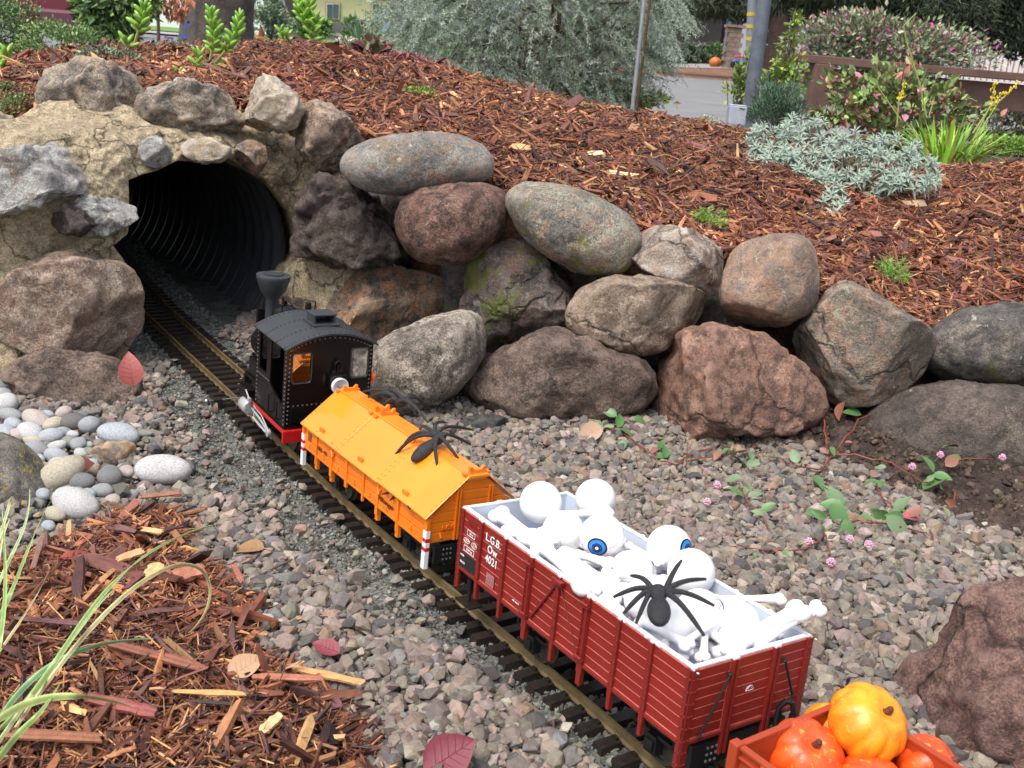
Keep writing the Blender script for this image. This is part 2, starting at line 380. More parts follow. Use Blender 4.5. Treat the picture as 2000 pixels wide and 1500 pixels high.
U_, V_ = np.meshgrid(np.linspace(-300, 2900, 240), np.linspace(0, 1, 90)); top = loft(U_.ravel(), V_.ravel()).reshape(90, 240, 3)
rows = []
foot = top[0]
for dz, dy in ((-.6, -.02), (-.3, .0), (-.12, .015), (-.04, .01)):
    q = foot.copy(); uu = np.linspace(-300, 2900, 240); hole = np.clip(np.minimum((uu - 120) / 60, (700 - uu) / 60), 0, 1)   # the culvert passes here
    q[:, 2] = np.maximum(q[:, 2] + dz * (1 - hole) - .02 * hole, -.1); q[:, 1] += dy; rows.append(q)
cr = top[-1]; back = []
for dy, dz in ((.15, -.02), (.4, -.1), (.9, -.32), (1.3, -.6)):
    q = cr.copy(); q[:, 1] += dy; q[:, 2] = np.maximum(q[:, 2] + dz, ground_z(q[:, 0], q[:, 1]) - .02); back.append(q)
G = np.concatenate([np.stack(rows), top, np.stack(back)]); ny = len(G)
tag(link('mulch_mound', mesh_fast('mulch_mound', G.reshape(-1, 3), gridF(240, ny), smooth=True), m_mulchbase), kind='structure')
# dark soil packed behind the boulders
def PX(P):
    v = np.asarray(P) - Cc; w = v @ Fv; return np.stack([1000 + FPX * (v @ Rv) / w, 750 - FPX * (v @ Uv) / w], 1)
def rotm(n, rng, tilt=None, up=None):
    "random rotations; with tilt, mostly flat lying"
    if tilt is None:
        q = rng.normal(size=(n, 4)); q /= np.linalg.norm(q, axis=1)[:, None]; w, x, y, z = q.T
        return np.stack([1 - 2 * (y * y + z * z), 2 * (x * y - z * w), 2 * (x * z + y * w), 2 * (x * y + z * w), 1 - 2 * (x * x + z * z), 2 * (y * z - x * w), 2 * (x * z - y * w), 2 * (y * z + x * w), 1 - 2 * (x * x + y * y)], 1).reshape(n, 3, 3)
    a = rng.uniform(0, 2 * math.pi, n); t = rng.normal(0, 1, n) * tilt; b = rng.normal(0, 1, n) * .6
    ca, sa, ct, st, cb, sb = np.cos(a), np.sin(a), np.cos(t), np.sin(t), np.cos(b), np.sin(b); o = np.zeros(n); i = o + 1
    Rz = np.stack([ca, -sa, o, sa, ca, o, o, o, i], 1).reshape(n, 3, 3); Ry = np.stack([ct, o, -st, o, i, o, st, o, ct], 1).reshape(n, 3, 3)
    Rx = np.stack([i, o, o, o, cb, -sb, o, sb, cb], 1).reshape(n, 3, 3)
    return Rz @ Ry @ Rx
def hull(rng, npt):
    bm = bmesh.new(); p = rng.normal(size=(npt, 3)); p /= np.linalg.norm(p, axis=1)[:, None]; p *= rng.uniform(.88, 1.04, (npt, 1))
    for q in p: bm.verts.new(q)
    r = bmesh.ops.convex_hull(bm, input=bm.verts); bmesh.ops.delete(bm, geom=[g for g in r['geom_interior'] if isinstance(g, bmesh.types.BMVert)], context='VERTS')
    bmesh.ops.triangulate(bm, faces=bm.faces); bm.verts.ensure_lookup_table(); bm.verts.index_update()
    out = (np.array([v.co[:] for v in bm.verts]), np.array([[v.index for v in f.verts] for f in bm.faces])); bm.free(); return out
def scatter_mesh(name, protos, pos, rot, scl, col, m, smooth=False, which=None, kind='stuff', parent=None):
    n = len(pos); k = np.arange(n) % len(protos) if which is None else which; Vs = []; Fs = []; Cs = []; off = 0
    for i, (pv, pf) in enumerate(protos):
        I = np.where(k == i)[0]
        if not len(I): continue
        v = np.einsum('nij,nvj->nvi', rot[I], pv[None] * scl[I][:, None, :]) + pos[I][:, None, :]
        f = pf[None] + (np.arange(len(I)) * len(pv))[:, None, None] + off
        Vs.append(v.reshape(-1, 3)); Fs.append(f.reshape(-1, pf.shape[1])); Cs.append(np.repeat(col[I], len(pv), 0)); off += len(I) * len(pv)
    o = link(name, mesh_fast(name, np.concatenate(Vs), np.concatenate(Fs), np.concatenate(Cs), smooth), m, parent)
    if kind: o['kind'] = kind
    return o
def pick(rng, n, pal, w, var=.15):
    pal = np.array(pal); c = pal[rng.choice(len(pal), n, p=np.array(w) / sum(w))]; return np.clip(c * (1 + rng.normal(0, var, (n, 1))) * (1 + rng.normal(0, .04, (n, 3))), .004, .95)
m_gravel = plain('gravel_stone', (.2, .2, .2), .82, var=.22, vs=260, bs=.5, bd=.0012, bsc=500, attr=True)
rng = rs(1)
GR = hull_p = [hull(rng, k) for k in (16, 18, 20, 22, 24, 26, 30, 18, 16, 22)]
PEB = zpoly([(-400, 800), (0, 775), (60, 815), (230, 830), (275, 850), (330, 870), (365, 920), (330, 960), (260, 985), (200, 990), (130, 1025), (80, 1075), (0, 1090), (-400, 1120)], 0)
GPX = [(-150, 760), (30, 770), (250, 800), (258, 690), (290, 655), (400, 690), (470, 625), (560, 600), (760, 760), (1000, 790), (1300, 810), (1550, 800), (1700, 880), (2500, 850), (2500, 1620), (-150, 1620)]
g = .0074; xx, yy = np.meshgrid(np.arange(-1.1, 1.6, g), np.arange(.38, 1.95, g)); P = np.c_[xx.ravel(), yy.ravel()]
P = np.concatenate([P, P + [g / 2, g / 2]]); P += rng.uniform(-.45, .45, P.shape) * g
pz = bed_z(P[:, 0], P[:, 1]); Q = PX(np.c_[P, pz]); keep = inpoly(Q, GPX); P = P[keep]; Q = Q[keep]
td = track_dist(P); nse = fbm(np.c_[P * 9, 0 * P[:, 0]], 21, 3)
inM = inpoly(P, MULCH_L) & (edge_dist(P, MULCH_L) > .012); inS = inpoly(P, SOIL_R); eS = edge_dist(P, SOIL_R); inP = inpoly(P, PEB)
u = rng.uniform(size=len(P))
grit = ((td < -.047) & (td > -.047 - np.interp(P[:, 1], [.5, .62, .85, 1.0, 1.25, 1.4, 1.6], [.012, .022, .045, .085, .085, .03, 0]) * (1 + .5 * nse))) | ((td > .047) & (td < .07 + .015 * nse))
prob = np.ones(len(P)); prob[grit] = .06; prob[np.abs(td) < .047] = .0; prob[inM] = 0; prob[inP] *= .35
prob[inS] = np.where(eS[inS] < .03, .35, .05)
prob[(P[:, 1] > 1.5) & (np.abs(td) < .17) & (td < 0)] = 0
keep = u < prob; P = P[keep]; Q = Q[keep]
n = len(P); sz = rng.gamma(6, .0053 / 6, n) * np.interp(P[:, 1], [.6, 1.3], [1.0, .92]); sz = np.clip(sz, .0024, .0102)
pos = np.c_[P, bed_z(P[:, 0], P[:, 1]) + sz * .60 + rng.uniform(0, .0045, n) + np.where(np.arange(n) % 2, .002, 0)]
scl = sz[:, None] * rng.uniform([.85, .75, .5], [1.35, 1.1, .85], (n, 3))
col = pick(rng, n, [(.198, .160, .132), (.165, .140, .120), (.138, .130, .124), (.240, .198, .162), (.21, .140, .10), (.08, .074, .07), (.30, .27, .235)], [4.8, 4.5, 2.0, 2.5, .9, 1.5, .4], .18)
dist = np.linalg.norm(pos - Cc, axis=1)
far = pos[:, 1] > 1.0
tag(scatter_mesh('gravel', GR, pos, rotm(n, rng, .5), scl, col, m_gravel), 'loose crushed gravel in grey and tan spread around the railway track', kind='stuff')
# fine grit beside and between the sleepers
ng = 34000; s = rng.uniform(0.1, 2.6, ng); tx, ty = track(s); off = np.r_[rng.uniform(-.15, .09, ng)]
P = np.c_[tx + off * .82, ty + off * .57]; z = bed_z(P[:, 0], P[:, 1]); keep = (PX(np.c_[P, z])[:, 1] < 1600) & (~inpoly(P, MULCH_L)); P = P[keep]; z = z[keep]; n = len(P)
sz = rng.gamma(5, .0014 / 5, n) + .0006; oct_ = (np.array([(1, 0, 0), (-1, 0, 0), (0, 1, 0), (0, -1, 0), (0, 0, 1), (0, 0, -1.)]), np.array([(0, 2, 4), (2, 1, 4), (1, 3, 4), (3, 0, 4), (2, 0, 5), (1, 2, 5), (3, 1, 5), (0, 3, 5)]))
inb = np.abs(track_dist(P)) < .048
tag(scatter_mesh('track_grit', [oct_], np.c_[P, z + sz * .2 + np.where(inb, .0012, 0)], rotm(n, rng), sz[:, None] * rng.uniform(.7, 1.4, (n, 3)), pick(rng, n, [(.15, .155, .14), (.11, .115, .105), (.21, .21, .19), (.07, .07, .07)], [4, 3, 2, 1]), m_gravel), 'fine grey grit packed along the railway track', kind='stuff')
ff = rs(23); n = 26000; P = np.c_[ff.uniform(-.9, 1.3, n), ff.uniform(.4, 1.5, n)]; z = bed_z(P[:, 0], P[:, 1]); keep = inpoly(PX(np.c_[P, z]), GPX) & ~inpoly(P, MULCH_L) & (np.abs(track_dist(P)) > .05); P = P[keep]; z = z[keep]; n = len(P); sz = ff.gamma(4, .0012 / 4, n) + .0005
tag(scatter_mesh('gravel_fines', [oct_], np.c_[P, z + ff.uniform(.0005, .0065, n)], rotm(n, ff), sz[:, None] * ff.uniform(.7, 1.4, (n, 3)), pick(ff, n, [(.19, .16, .13), (.14, .125, .11), (.09, .08, .07)], [3, 3, 1]), m_gravel), 'small grey brown fines lying between the gravel stones', kind='stuff')
# mulch: tapered slivers and chips
def sliver(bend, tap, seg=3):
    xs_ = np.linspace(-1, 1, seg); V = []
    for x in xs_:
        w = 1 - tap * abs(x) ** 1.5; b = bend * (1 - x * x)
        V += [(x, -w, -1 + b), (x, w, -1 + b), (x, w * .8, 1 + b), (x, -w * .8, 1 + b)]
    Fs = []
    for i in range(seg - 1):
        a = i * 4; Fs += [(a + k, a + (k + 1) % 4, a + 4 + (k + 1) % 4, a + 4 + k) for k in range(4)]
    Fs += [(3, 2, 1, 0), tuple((seg - 1) * 4 + k for k in range(4))]
    V = np.array(V); V[:, 2] = np.clip(V[:, 2], -9, 9); return V, np.array(Fs)
CH = [sliver(0, .3), sliver(1.2, .6), sliver(-1, .5), sliver(0, .75), sliver(2.0, .45), sliver(.4, .12)]
for i in range(len(CH)):
    v, f = CH[i]; v = v.copy(); r2 = rs(50 + i); v[:4, 0] += r2.uniform(-.2, .15, 4); v[-4:, 0] += r2.uniform(-.15, .2, 4); CH[i] = (v, f)
m_mulch = plain('mulch_chip', (.2, .1, .05), .62, var=.35, vs=120, bs=.6, bd=.001, bsc=260, attr=True)
PALM = [(.135, .042, .022), (.080, .026, .015), (.20, .068, .033), (.036, .014, .011), (.33, .14, .06), (.52, .28, .12), (.115, .048, .042)]
WM = [5, 2.6, 4.2, 1.7, 2.0, .7, 1.3]
def chips(name, P3, N, rng, smin, label, m=m_mulch, wide=1.0, ln=1.0):
    n = len(P3); L = np.clip(rng.gamma(1.5, .0058 * ln, n) + smin, smin, .045); Wd = np.clip(L * rng.uniform(.05, .27, n) ** 1.05, .0006, .0055) * wide; Th = np.clip(Wd * rng.uniform(.25, .6, n), .0005, .002)
    big = rng.uniform(size=n) < .02; L[big] *= 1.5; Wd[big] *= 2.2; tone = 1.04 + .26 * fbm(P3 * 4.5, 61, 3)[:, None]
    rot = rotm(n, rng, .32)
    up = N; ax = np.cross([0, 0, 1.], up); # tilt to slope
    B = np.zeros((n, 3, 3)); zc = up / np.linalg.norm(up, axis=1)[:, None]; x = np.array([1, 0, 0.]) - zc * zc[:, :1]; x /= np.linalg.norm(x, axis=1)[:, None]; B[:, :, 0] = x; B[:, :, 1] = np.cross(zc, x); B[:, :, 2] = zc
    pos = P3 + zc * (rng.uniform(0, 1, n) ** 2 * .012 + .0008)[:, None]
    return tag(scatter_mesh(name, CH, pos, B @ rot, np.c_[L, Wd, Th], pick(rng, n, PALM, WM, .28) * tone, m), label, kind='stuff')
rng = rs(2); n = 84000; uu = rng.uniform(-250, 2600, n); vv = rng.uniform(0, 1, n) ** 1.25
P = loft(uu, vv); dv = loft(uu, np.clip(vv + .01, 0, 1.01)) - P; du = loft(uu + 10, vv) - P; N = np.cross(du, dv); N[N[:, 2] < 0] *= -1; N[np.linalg.norm(N, axis=1) < 1e-9] = (0, 0, 1)
chips('mulch', P, N, rng, .0035, 'shredded red brown bark mulch covering the mound above the boulders', ln=.85)
n = 42000; bb = MULCH_L; P = np.c_[rng.uniform(-.8, 0, n), rng.uniform(.35, 1.1, n)]; P = P[inpoly(P, MULCH_L)]; z = mulchl_z(P); Q = PX(np.c_[P, z]); k = (Q[:, 0] > -150) & (Q[:, 1] < 1650); P = P[k]; z = z[k]
print('front mulch', len(P))
chips('mulch', np.c_[P, z], np.tile([0, 0, 1.], (len(P), 1)), rng, .0022, 'shredded red brown bark mulch heaped in the near corner left of the gravel', ln=.62)
fib = rs(3); n = 15000; P = np.c_[fib.uniform(-.8, 0, n), fib.uniform(.35, 1.1, n)]; P = P[inpoly(P, MULCH_L)]; z = mulchl_z(P); n = len(P)
tag(scatter_mesh('mulch_fibres', CH, np.c_[P, z + fib.uniform(.002, .012, n)], rotm(n, fib, .45), np.c_[fib.uniform(.004, .016, n), fib.uniform(.0003, .0007, n), fib.uniform(.0002, .0004, n)], pick(fib, n, PALM, [2, 1, 3, 1, 4, 3, 1], .25), m_mulch), 'fine bark fibres tangled over the near mulch', kind='stuff')
cr = rs(14); n = 9000; P = np.c_[cr.uniform(.1, 1.2, n), cr.uniform(.9, 1.6, n)]; P = P[inpoly(P, SOIL_R) | (cr.uniform(size=len(P)) < .03)]; n = len(P)
zz_ = bed_z(P[:, 0], P[:, 1]) + np.where(inpoly(P, SOIL_R), np.minimum(edge_dist(P, SOIL_R) * .3, .02), 0) + .003
sz = np.clip(cr.gamma(2, .0012, n) + .0006, .0006, .007)
tag(scatter_mesh('soil_crumbs', GR, np.c_[P, zz_], rotm(n, cr), sz[:, None] * cr.uniform(.7, 1.2, (n, 3)), pick(cr, n, [(.055, .034, .024), (.085, .055, .04), (.035, .022, .016), (.16, .13, .10)], [4, 3, 2, .5], .2), m_gravel), 'crumbs of dark soil scattered in front of the boulders on the right', kind='stuff')
fb_ = rs(33); n = 16000; uu = fb_.uniform(-150, 2300, n); vv = fb_.uniform(0, 1, n) ** 1.3; P = loft(uu, vv) + np.c_[np.zeros(n), np.zeros(n), fb_.uniform(.002, .014, n)]
tag(scatter_mesh('mulch_fibres', CH, P, rotm(n, fb_, .4), np.c_[fb_.uniform(.005, .022, n), fb_.uniform(.0004, .0009, n), fb_.uniform(.0003, .0006, n)], pick(fb_, n, PALM, [2, 1, 3, 1, 4, 2.5, 1], .25), m_mulch), 'fine bark fibres tangled over the mulch slope', kind='stuff')
# ================================================================== BOULDERS OF THE RETAINING WALL
GW = 'boulders stacked in the retaining wall'
def BO(poly, Y, T, m, seed, label, **kw): return tag(boulder('boulder', poly, Y, T, m, seed, **kw), label, 'boulder', GW)
LIC = (.42, .44, .33); YEL = (.36, .29, .05); MOS = (.10, .115, .02)
rk_grey = rock('stone_grey_oblong', (.31, .285, .25), (.15, .15, .145), (.27, .19, .14), LIC, .0, .3, 1)
rk_red = rock('stone_red_pitted', (.17, .085, .062), (.27, .165, .125), (.06, .035, .03), None, 0, .42, 2, bd=.009)
rk_lich = rock('stone_lichened', (.25, .235, .18), (.13, .125, .11), (.28, .20, .15), (.44, .44, .32), .02, .36, 3, moss=(.16, .15, .03), mam=0)
rk_pale = rock('stone_pale_angular', (.34, .27, .22), (.23, .15, .11), (.42, .38, .34), None, 0, .2, 4, crack=6)
rk_tan = rock('stone_tan_rounded', (.27, .165, .11), (.33, .23, .17), (.17, .14, .12), (.42, .42, .33), .0, .18, 5)
rk_moss = rock('stone_mossy', (.14, .09, .072), (.19, .165, .15), (.07, .06, .055), (.3, .32, .22), .0, .35, 6, moss=MOS, mam=.045, bd=.006, crack=5)
rk_brown = rock('stone_brown', (.24, .175, .125), (.13, .09, .065), (.30, .24, .185), (.36, .36, .26), -.02, .3, 7, crack=5)
rk_light = rock('stone_light_speckled', (.50, .43, .35), (.22, .185, .15), (.11, .095, .08), YEL, -.01, .45, 8, bd=.006)
rk_dkred = rock('stone_dark_red', (.135, .092, .072), (.20, .14, .11), (.075, .054, .045), None, 0, .38, 9, bd=.006, crack=3.5)
rk_rust = rock('stone_rust', (.20, .10, .07), (.29, .17, .12), (.11, .065, .05), (.30, .25, .12), -.04, .28, 10, crack=4)
rk_ang = rock('stone_olive_brown', (.19, .155, .12), (.115, .10, .085), (.27, .18, .13), (.34, .34, .24), .01, .3, 11, crack=5)
rk_dark = rock('stone_charcoal', (.085, .075, .07), (.14, .12, .10), (.05, .045, .043), (.42, .43, .35), .0, .35, 12, moss=(.10, .10, .04), mam=.0)
BO([(672, 318), (700, 287), (770, 268), (860, 262), (930, 280), (957, 312), (950, 345), (900, 364), (800, 377), (730, 373), (688, 352)], 1.61, .075, rk_grey, 11, 'long smooth grey boulder topmost on the wall, right of the tunnel mouth', rough=.025, k=.75)
BO([(780, 420), (800, 385), (860, 364), (940, 362), (980, 378), (991, 408), (975, 458), (930, 498), (880, 513), (820, 506), (788, 470)], 1.57, .085, rk_red, 12, 'round pitted red brown boulder under the long smooth grey one', rough=.04, k=.75)
BO([(992, 385), (1030, 363), (1090, 366), (1160, 386), (1218, 420), (1248, 458), (1237, 505), (1195, 537), (1140, 530), (1075, 498), (1015, 450)], 1.54, .09, rk_lich, 13, 'tilted oval grey green boulder spotted with lichen, topmost in the middle of the wall', rough=.04, k=.75)
BO([(1224, 487), (1280, 440), (1350, 453), (1422, 483), (1423, 515), (1408, 582), (1340, 560), (1255, 525)], 1.51, .07, rk_pale, 14, 'pale angular flat topped boulder with a sharp edge', rough=.04, facets=7, k=.55, it=1, sharp=True)
BO([(1422, 520), (1440, 482), (1500, 465), (1562, 465), (1586, 500), (1590, 590), (1562, 620), (1480, 643), (1428, 628), (1413, 580)], 1.50, 0.075, rk_tan, 15, 'tan rounded boulder with one flat lichened side, right of the pale angular one', rough=.03, facets=2, k=.7)
BO([(905, 605), (922, 530), (955, 485), (1020, 470), (1090, 500), (1132, 560), (1112, 640), (1050, 668), (960, 695), (922, 655)], 1.56, .10, rk_moss, 16, 'dark boulder with a thick green moss patch in the middle of the wall', rough=.08, facets=6, sharp=True)
BO([(1112, 610), (1140, 565), (1200, 540), (1300, 547), (1402, 590), (1372, 632), (1330, 655), (1260, 698), (1170, 672), (1120, 645)], 1.47, .09, rk_brown, 17, 'brown boulder with a hollow in its face and a dark chipped edge', rough=.05, facets=5, sharp=True)
BO([(725, 682), (790, 648), (880, 612), (925, 614), (943, 650), (936, 700), (900, 750), (850, 790), (800, 812), (745, 805), (705, 740)], 1.40, .095, rk_light, 18, 'large pale speckled boulder leaning behind the locomotive cab', rough=.04, k=.75)
BO([(905, 750), (960, 700), (1040, 655), (1110, 650), (1180, 678), (1272, 720), (1262, 790), (1200, 815), (1120, 822), (1000, 822), (945, 795)], 1.44, .10, rk_dkred, 19, 'wide dark reddish boulder with a diagonal ridge on the bottom course', rough=.07, facets=2)
BO([(1240, 800), (1278, 700), (1335, 650), (1400, 637), (1480, 660), (1562, 712), (1605, 780), (1565, 840), (1450, 845), (1330, 850), (1255, 840)], 1.40, .11, rk_rust, 20, 'big rust brown boulder with a small hole, bottom course behind the creeping plant', rough=.08, facets=6, sharp=True)
BO([(1546, 672), (1600, 600), (1648, 549), (1702, 580), (1760, 618), (1808, 648), (1819, 680), (1760, 765), (1690, 788), (1635, 787), (1588, 742)], 1.46, .08, rk_ang, 21, 'angular olive brown boulder tapering to a point at the top', rough=.045, facets=7, k=.6, it=1, sharp=True)
BO([(1812, 690), (1830, 640), (1900, 603), (2000, 597), (2070, 615), (2090, 700), (2020, 748), (1880, 746), (1825, 722)], 1.52, .10, rk_dark, 22, 'dark rounded boulder with white lichen crust at the end of the wall', rough=.05, k=.75)
BO([(1680, 880), (1715, 800), (1800, 762), (1900, 757), (2050, 775), (2090, 900), (1960, 945), (1850, 950), (1740, 925)], 1.40, .10, rock('stone_charcoal_soiled', (.072, .056, .047), (.11, .085, .07), (.05, .04, .034), (.33, .30, .20), -.03, .35, 13), 23, 'low dark boulder half buried in soil below the lichened dark one', rough=.06)
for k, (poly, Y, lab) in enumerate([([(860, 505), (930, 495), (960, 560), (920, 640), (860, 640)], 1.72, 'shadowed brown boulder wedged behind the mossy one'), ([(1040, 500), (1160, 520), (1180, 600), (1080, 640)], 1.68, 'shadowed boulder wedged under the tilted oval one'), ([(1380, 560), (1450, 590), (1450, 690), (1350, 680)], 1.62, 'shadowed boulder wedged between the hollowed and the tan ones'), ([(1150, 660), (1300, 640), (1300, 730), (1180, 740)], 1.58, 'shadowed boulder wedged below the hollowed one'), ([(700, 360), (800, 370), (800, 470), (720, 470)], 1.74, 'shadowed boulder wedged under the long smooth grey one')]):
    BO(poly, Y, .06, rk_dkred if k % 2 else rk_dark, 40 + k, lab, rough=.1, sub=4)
boulder_small = tag(boulder('rock', [(895, 835), (905, 818), (940, 808), (985, 812), (998, 830), (985, 848), (930, 850)], 1.33, .03, rock('stone_black_speck', (.035, .035, .035), (.06, .058, .055), (.02, .02, .02), (.3, .3, .28), -.03, .4, 14), 24, rough=.1, facets=2, sub=4), 'small black speckled rock on the gravel beside the orange wagon', 'rock')
tag(boulder('boulder', [(1752, 1400), (1795, 1300), (1850, 1268), (1868, 1232), (1945, 1172), (2080, 1140), (2220, 1400), (2180, 1600), (1950, 1640), (1800, 1560)], .70, .085, rock('stone_maroon', (.125, .065, .050), (.17, .10, .08), (.075, .035, .03), (.30, .25, .22), -.03, .35, 15, crack=5, bd=.006), 25, rough=.10, facets=7, sharp=True), 'big maroon boulder in the near corner beside the pumpkins', 'boulder')
tag(boulder('boulder', [(-120, 880), (0, 852), (40, 875), (85, 955), (97, 1010), (62, 1075), (0, 1130), (-120, 1140)], 1.0, .06, rock('stone_yellow_lichen', (.13, .12, .10), (.18, .165, .15), (.09, .085, .075), (.36, .27, .03), .05, .3, 16), 26, rough=.05, facets=2), 'grey boulder crusted with yellow lichen behind the grass blades', 'boulder')

# ================================================================== TUNNEL PORTAL: mortar with stones set in it, and the culvert pipe
portal = empty('stone_portal', 'mortared stone portal round the black culvert pipe', 'tunnel portal', loc=ATZ(270, 700, 0))
bpy.context.view_layer.update(); PI_ = portal.matrix_world.inverted()
def ch(o, par):                                     # keep the world place while parenting
    o.parent = par; o.matrix_parent_inverse = par.matrix_world.inverted(); return o
INN = [(240, 700), (268, 655), (266, 600), (258, 545), (240, 505), (222, 482), (250, 455), (253, 400), (251, 352), (300, 334), (350, 313), (400, 315), (445, 309), (480, 328), (512, 350), (540, 385), (562, 412), (572, 450), (575, 490), (548, 520), (535, 545), (540, 600), (560, 660)]
OUT = [(-300, 900), (-300, 700), (-300, 500), (-300, 400), (-300, 330), (-280, 270), (-60, 245), (30, 232), (80, 205), (120, 175), (200, 165), (280, 200), (330, 205), (400, 205), (470, 210), (530, 205), (590, 225), (650, 240), (700, 300), (720, 400), (760, 470), (780, 560), (740, 690)]
def resamp(P, n):
    P = np.array(P, float); s = np.r_[0, np.cumsum(np.linalg.norm(np.diff(P, axis=0), axis=1))]; s /= s[-1]; t = np.linspace(0, 1, n)
    return np.stack([np.interp(t, s, P[:, 0]), np.interp(t, s, P[:, 1])], 1)
def densify(A, B, k):
    A = np.array(A, float); B = np.array(B, float); t = np.linspace(0, len(A) - 1, (len(A) - 1) * k + 1); i = np.arange(len(A))
    return np.stack([np.interp(t, i, A[:, 0]), np.interp(t, i, A[:, 1])], 1), np.stack([np.interp(t, i, B[:, 0]), np.interp(t, i, B[:, 1])], 1)
Ai, Bo = densify(INN, OUT, 24)
Yin = lambda x: 1.50 + (x - 265) * .00085
def Yout(x, y): return np.interp(x, [-300, 0, 260, 600, 900], [1.35, 1.42, 1.62, 1.76, 1.62]) + np.interp(y, [150, 300, 500, 800], [.10, .03, -.02, -.08])
m_mortar = rock('mortar', (.43, .35, .225), (.34, .265, .175), (.48, .40, .27), (.28, .22, .15), -.01, .28, 30, bd=.006, rough=.9, crack=9)
rowsP = []; NR = 70
for j in range(-5, NR + 4):
    t = np.clip(j / (NR - 1), 0, 1); px = Ai + (Bo - Ai) * t
    Y = Yin(Ai[:, 0]) * (1 - t) + Yout(Bo[:, 0], Bo[:, 1]) * t - math.sin(math.pi * min(1, t * 1.0 + .02)) * .05
    if j < 0: Y = Y - j * .025 + .0
    if j >= NR: Y = Y + (j - NR + 1) * .07
    q = np.array([AT(a, b, c) for (a, b), c in zip(px, Y)])
    if j < 0: q += np.array([-.577, 0, 0]) * (-j) * .008
    rowsP.append(q)
G = np.array(rowsP); q = G.reshape(-1, 3)
n1 = fbm(q * 8, 31, 5, .58) * .015 + fbm(q * 34, 32, 4, .6) * .0055 + np.abs(fbm(q * 12, 36, 3)) * .006
edge = np.ones(len(G)); edge[:6] = .7; q = q + np.repeat(edge, G.shape[1])[:, None] * n1[:, None] * np.array([.35, -1, .35])
ch(link('mortar', mesh_fast('mortar', q, gridF(G.shape[1], G.shape[0]), smooth=True), m_mortar), portal)
bpy.context.view_layer.update()
ps_white = rock('portal_stone_grey_white', (.42, .42, .40), (.30, .29, .27), (.22, .18, .15), None, 0, .25, 41, bd=.005)
ps_brown = rock('portal_stone_brown', (.36, .265, .185), (.16, .145, .13), (.43, .37, .29), None, 0, .35, 42, moss=(.18, .10, .02), mam=-.07, bd=.006)
ps_pink = rock('portal_stone_pink', (.34, .235, .175), (.22, .155, .115), (.42, .34, .27), (.26, .10, .02), -.02, .35, 43, bd=.006)
ps_tan = rock('portal_stone_tan', (.40, .33, .25), (.34, .27, .19), (.46, .41, .35), None, 0, .15, 44)
ps_lava = rock('portal_stone_lava', (.085, .06, .052), (.12, .085, .07), (.05, .04, .036), None, 0, .45, 45, bd=.009)
ps_holed = rock('portal_stone_holed', (.24, .17, .11), (.07, .062, .06), (.30, .15, .08), None, 0, .35, 46, bd=.006)
def PS(poly, Y, T, m, seed, lab=None, **kw):
    kw.setdefault('facets', 4); kw.setdefault('rough', .10); kw.setdefault('k', .6); kw.setdefault('it', 1); kw.setdefault('grow', 1.15); kw.setdefault('sharp', True)
    o = boulder('stone', poly, Y, T, m, seed, **kw); bpy.context.view_layer.update(); ch(o, portal)
    if lab: o['label'] = lab
    return o
PS([(85, 238), (92, 168), (140, 134), (200, 130), (244, 148), (284, 205), (272, 252), (215, 290), (150, 242)], 1.61, .06, ps_brown, 61, 'big angular brown and grey capstone with a light ridge', facets=5)
PS([(280, 200), (330, 168), (415, 172), (450, 205), (463, 250), (400, 262), (330, 250), (288, 238)], 1.65, .05, ps_brown, 62, 'dark capstone with a moss tuft')
PS([(472, 195), (508, 155), (545, 163), (587, 205), (575, 240), (545, 252), (500, 262), (480, 242)], 1.68, .045, ps_tan, 63, 'pale pitted capstone', facets=3)
PS([(572, 228), (620, 203), (672, 230), (702, 272), (672, 305), (640, 335), (588, 290)], 1.70, .05, ps_pink, 64)
PS([(358, 292), (375, 273), (447, 285), (441, 309), (400, 317), (368, 309)], 1.575, .035, ps_tan, 65, 'small pale wedge stone at the crown of the arch', sub=4)
PS([(272, 292), (300, 264), (332, 290), (326, 319), (288, 324)], 1.53, .035, ps_white, 66, sub=4)
PS([(462, 290), (490, 274), (522, 290), (516, 324), (490, 338), (464, 316)], 1.63, .04, ps_holed, 67, sub=4, it=2)
PS([(-80, 335), (0, 308), (105, 288), (190, 310), (195, 332), (165, 372), (85, 385), (0, 415), (-80, 440)], 1.41, .07, ps_white, 68, 'large grey white slab jutting out at the left', facets=5)
PS([(100, 422), (168, 385), (252, 403), (253, 430), (200, 455), (130, 452)], 1.44, .045, ps_white, 69)
PS([(100, 425), (135, 412), (195, 425), (190, 450), (130, 458)], 1.405, .035, ps_lava, 79, sub=4)
PS([(-20, 605), (40, 535), (100, 498), (205, 503), (252, 525), (273, 580), (268, 645), (228, 682), (150, 702), (60, 682), (-10, 642)], 1.40, .085, ps_pink, 70, 'big pinkish brown jamb stone with rusty moss', facets=4, rough=.07, grow=1.05)
PS([(15, 745), (60, 688), (150, 688), (252, 718), (266, 770), (230, 812), (150, 822), (60, 806), (20, 785)], 1.33, .08, rk_dkred, 71, 'brownish footing stone behind the river pebbles', facets=4, grow=1.06)
PS([(-140, 245), (0, 240), (100, 250), (95, 292), (0, 308), (-140, 330)], 1.56, .07, ps_brown, 72)
PS([(-160, 700), (20, 690), (40, 780), (0, 830), (-160, 850)], 1.36, .09, rk_dkred, 73)
PS([(530, 530), (640, 505), (780, 520), (872, 540), (912, 592), (900, 650), (830, 680), (740, 700), (600, 690), (545, 630)], 1.67, .09, ps_holed, 74, 'big brown and black footing stone', facets=3, grow=1.02, rough=.07)
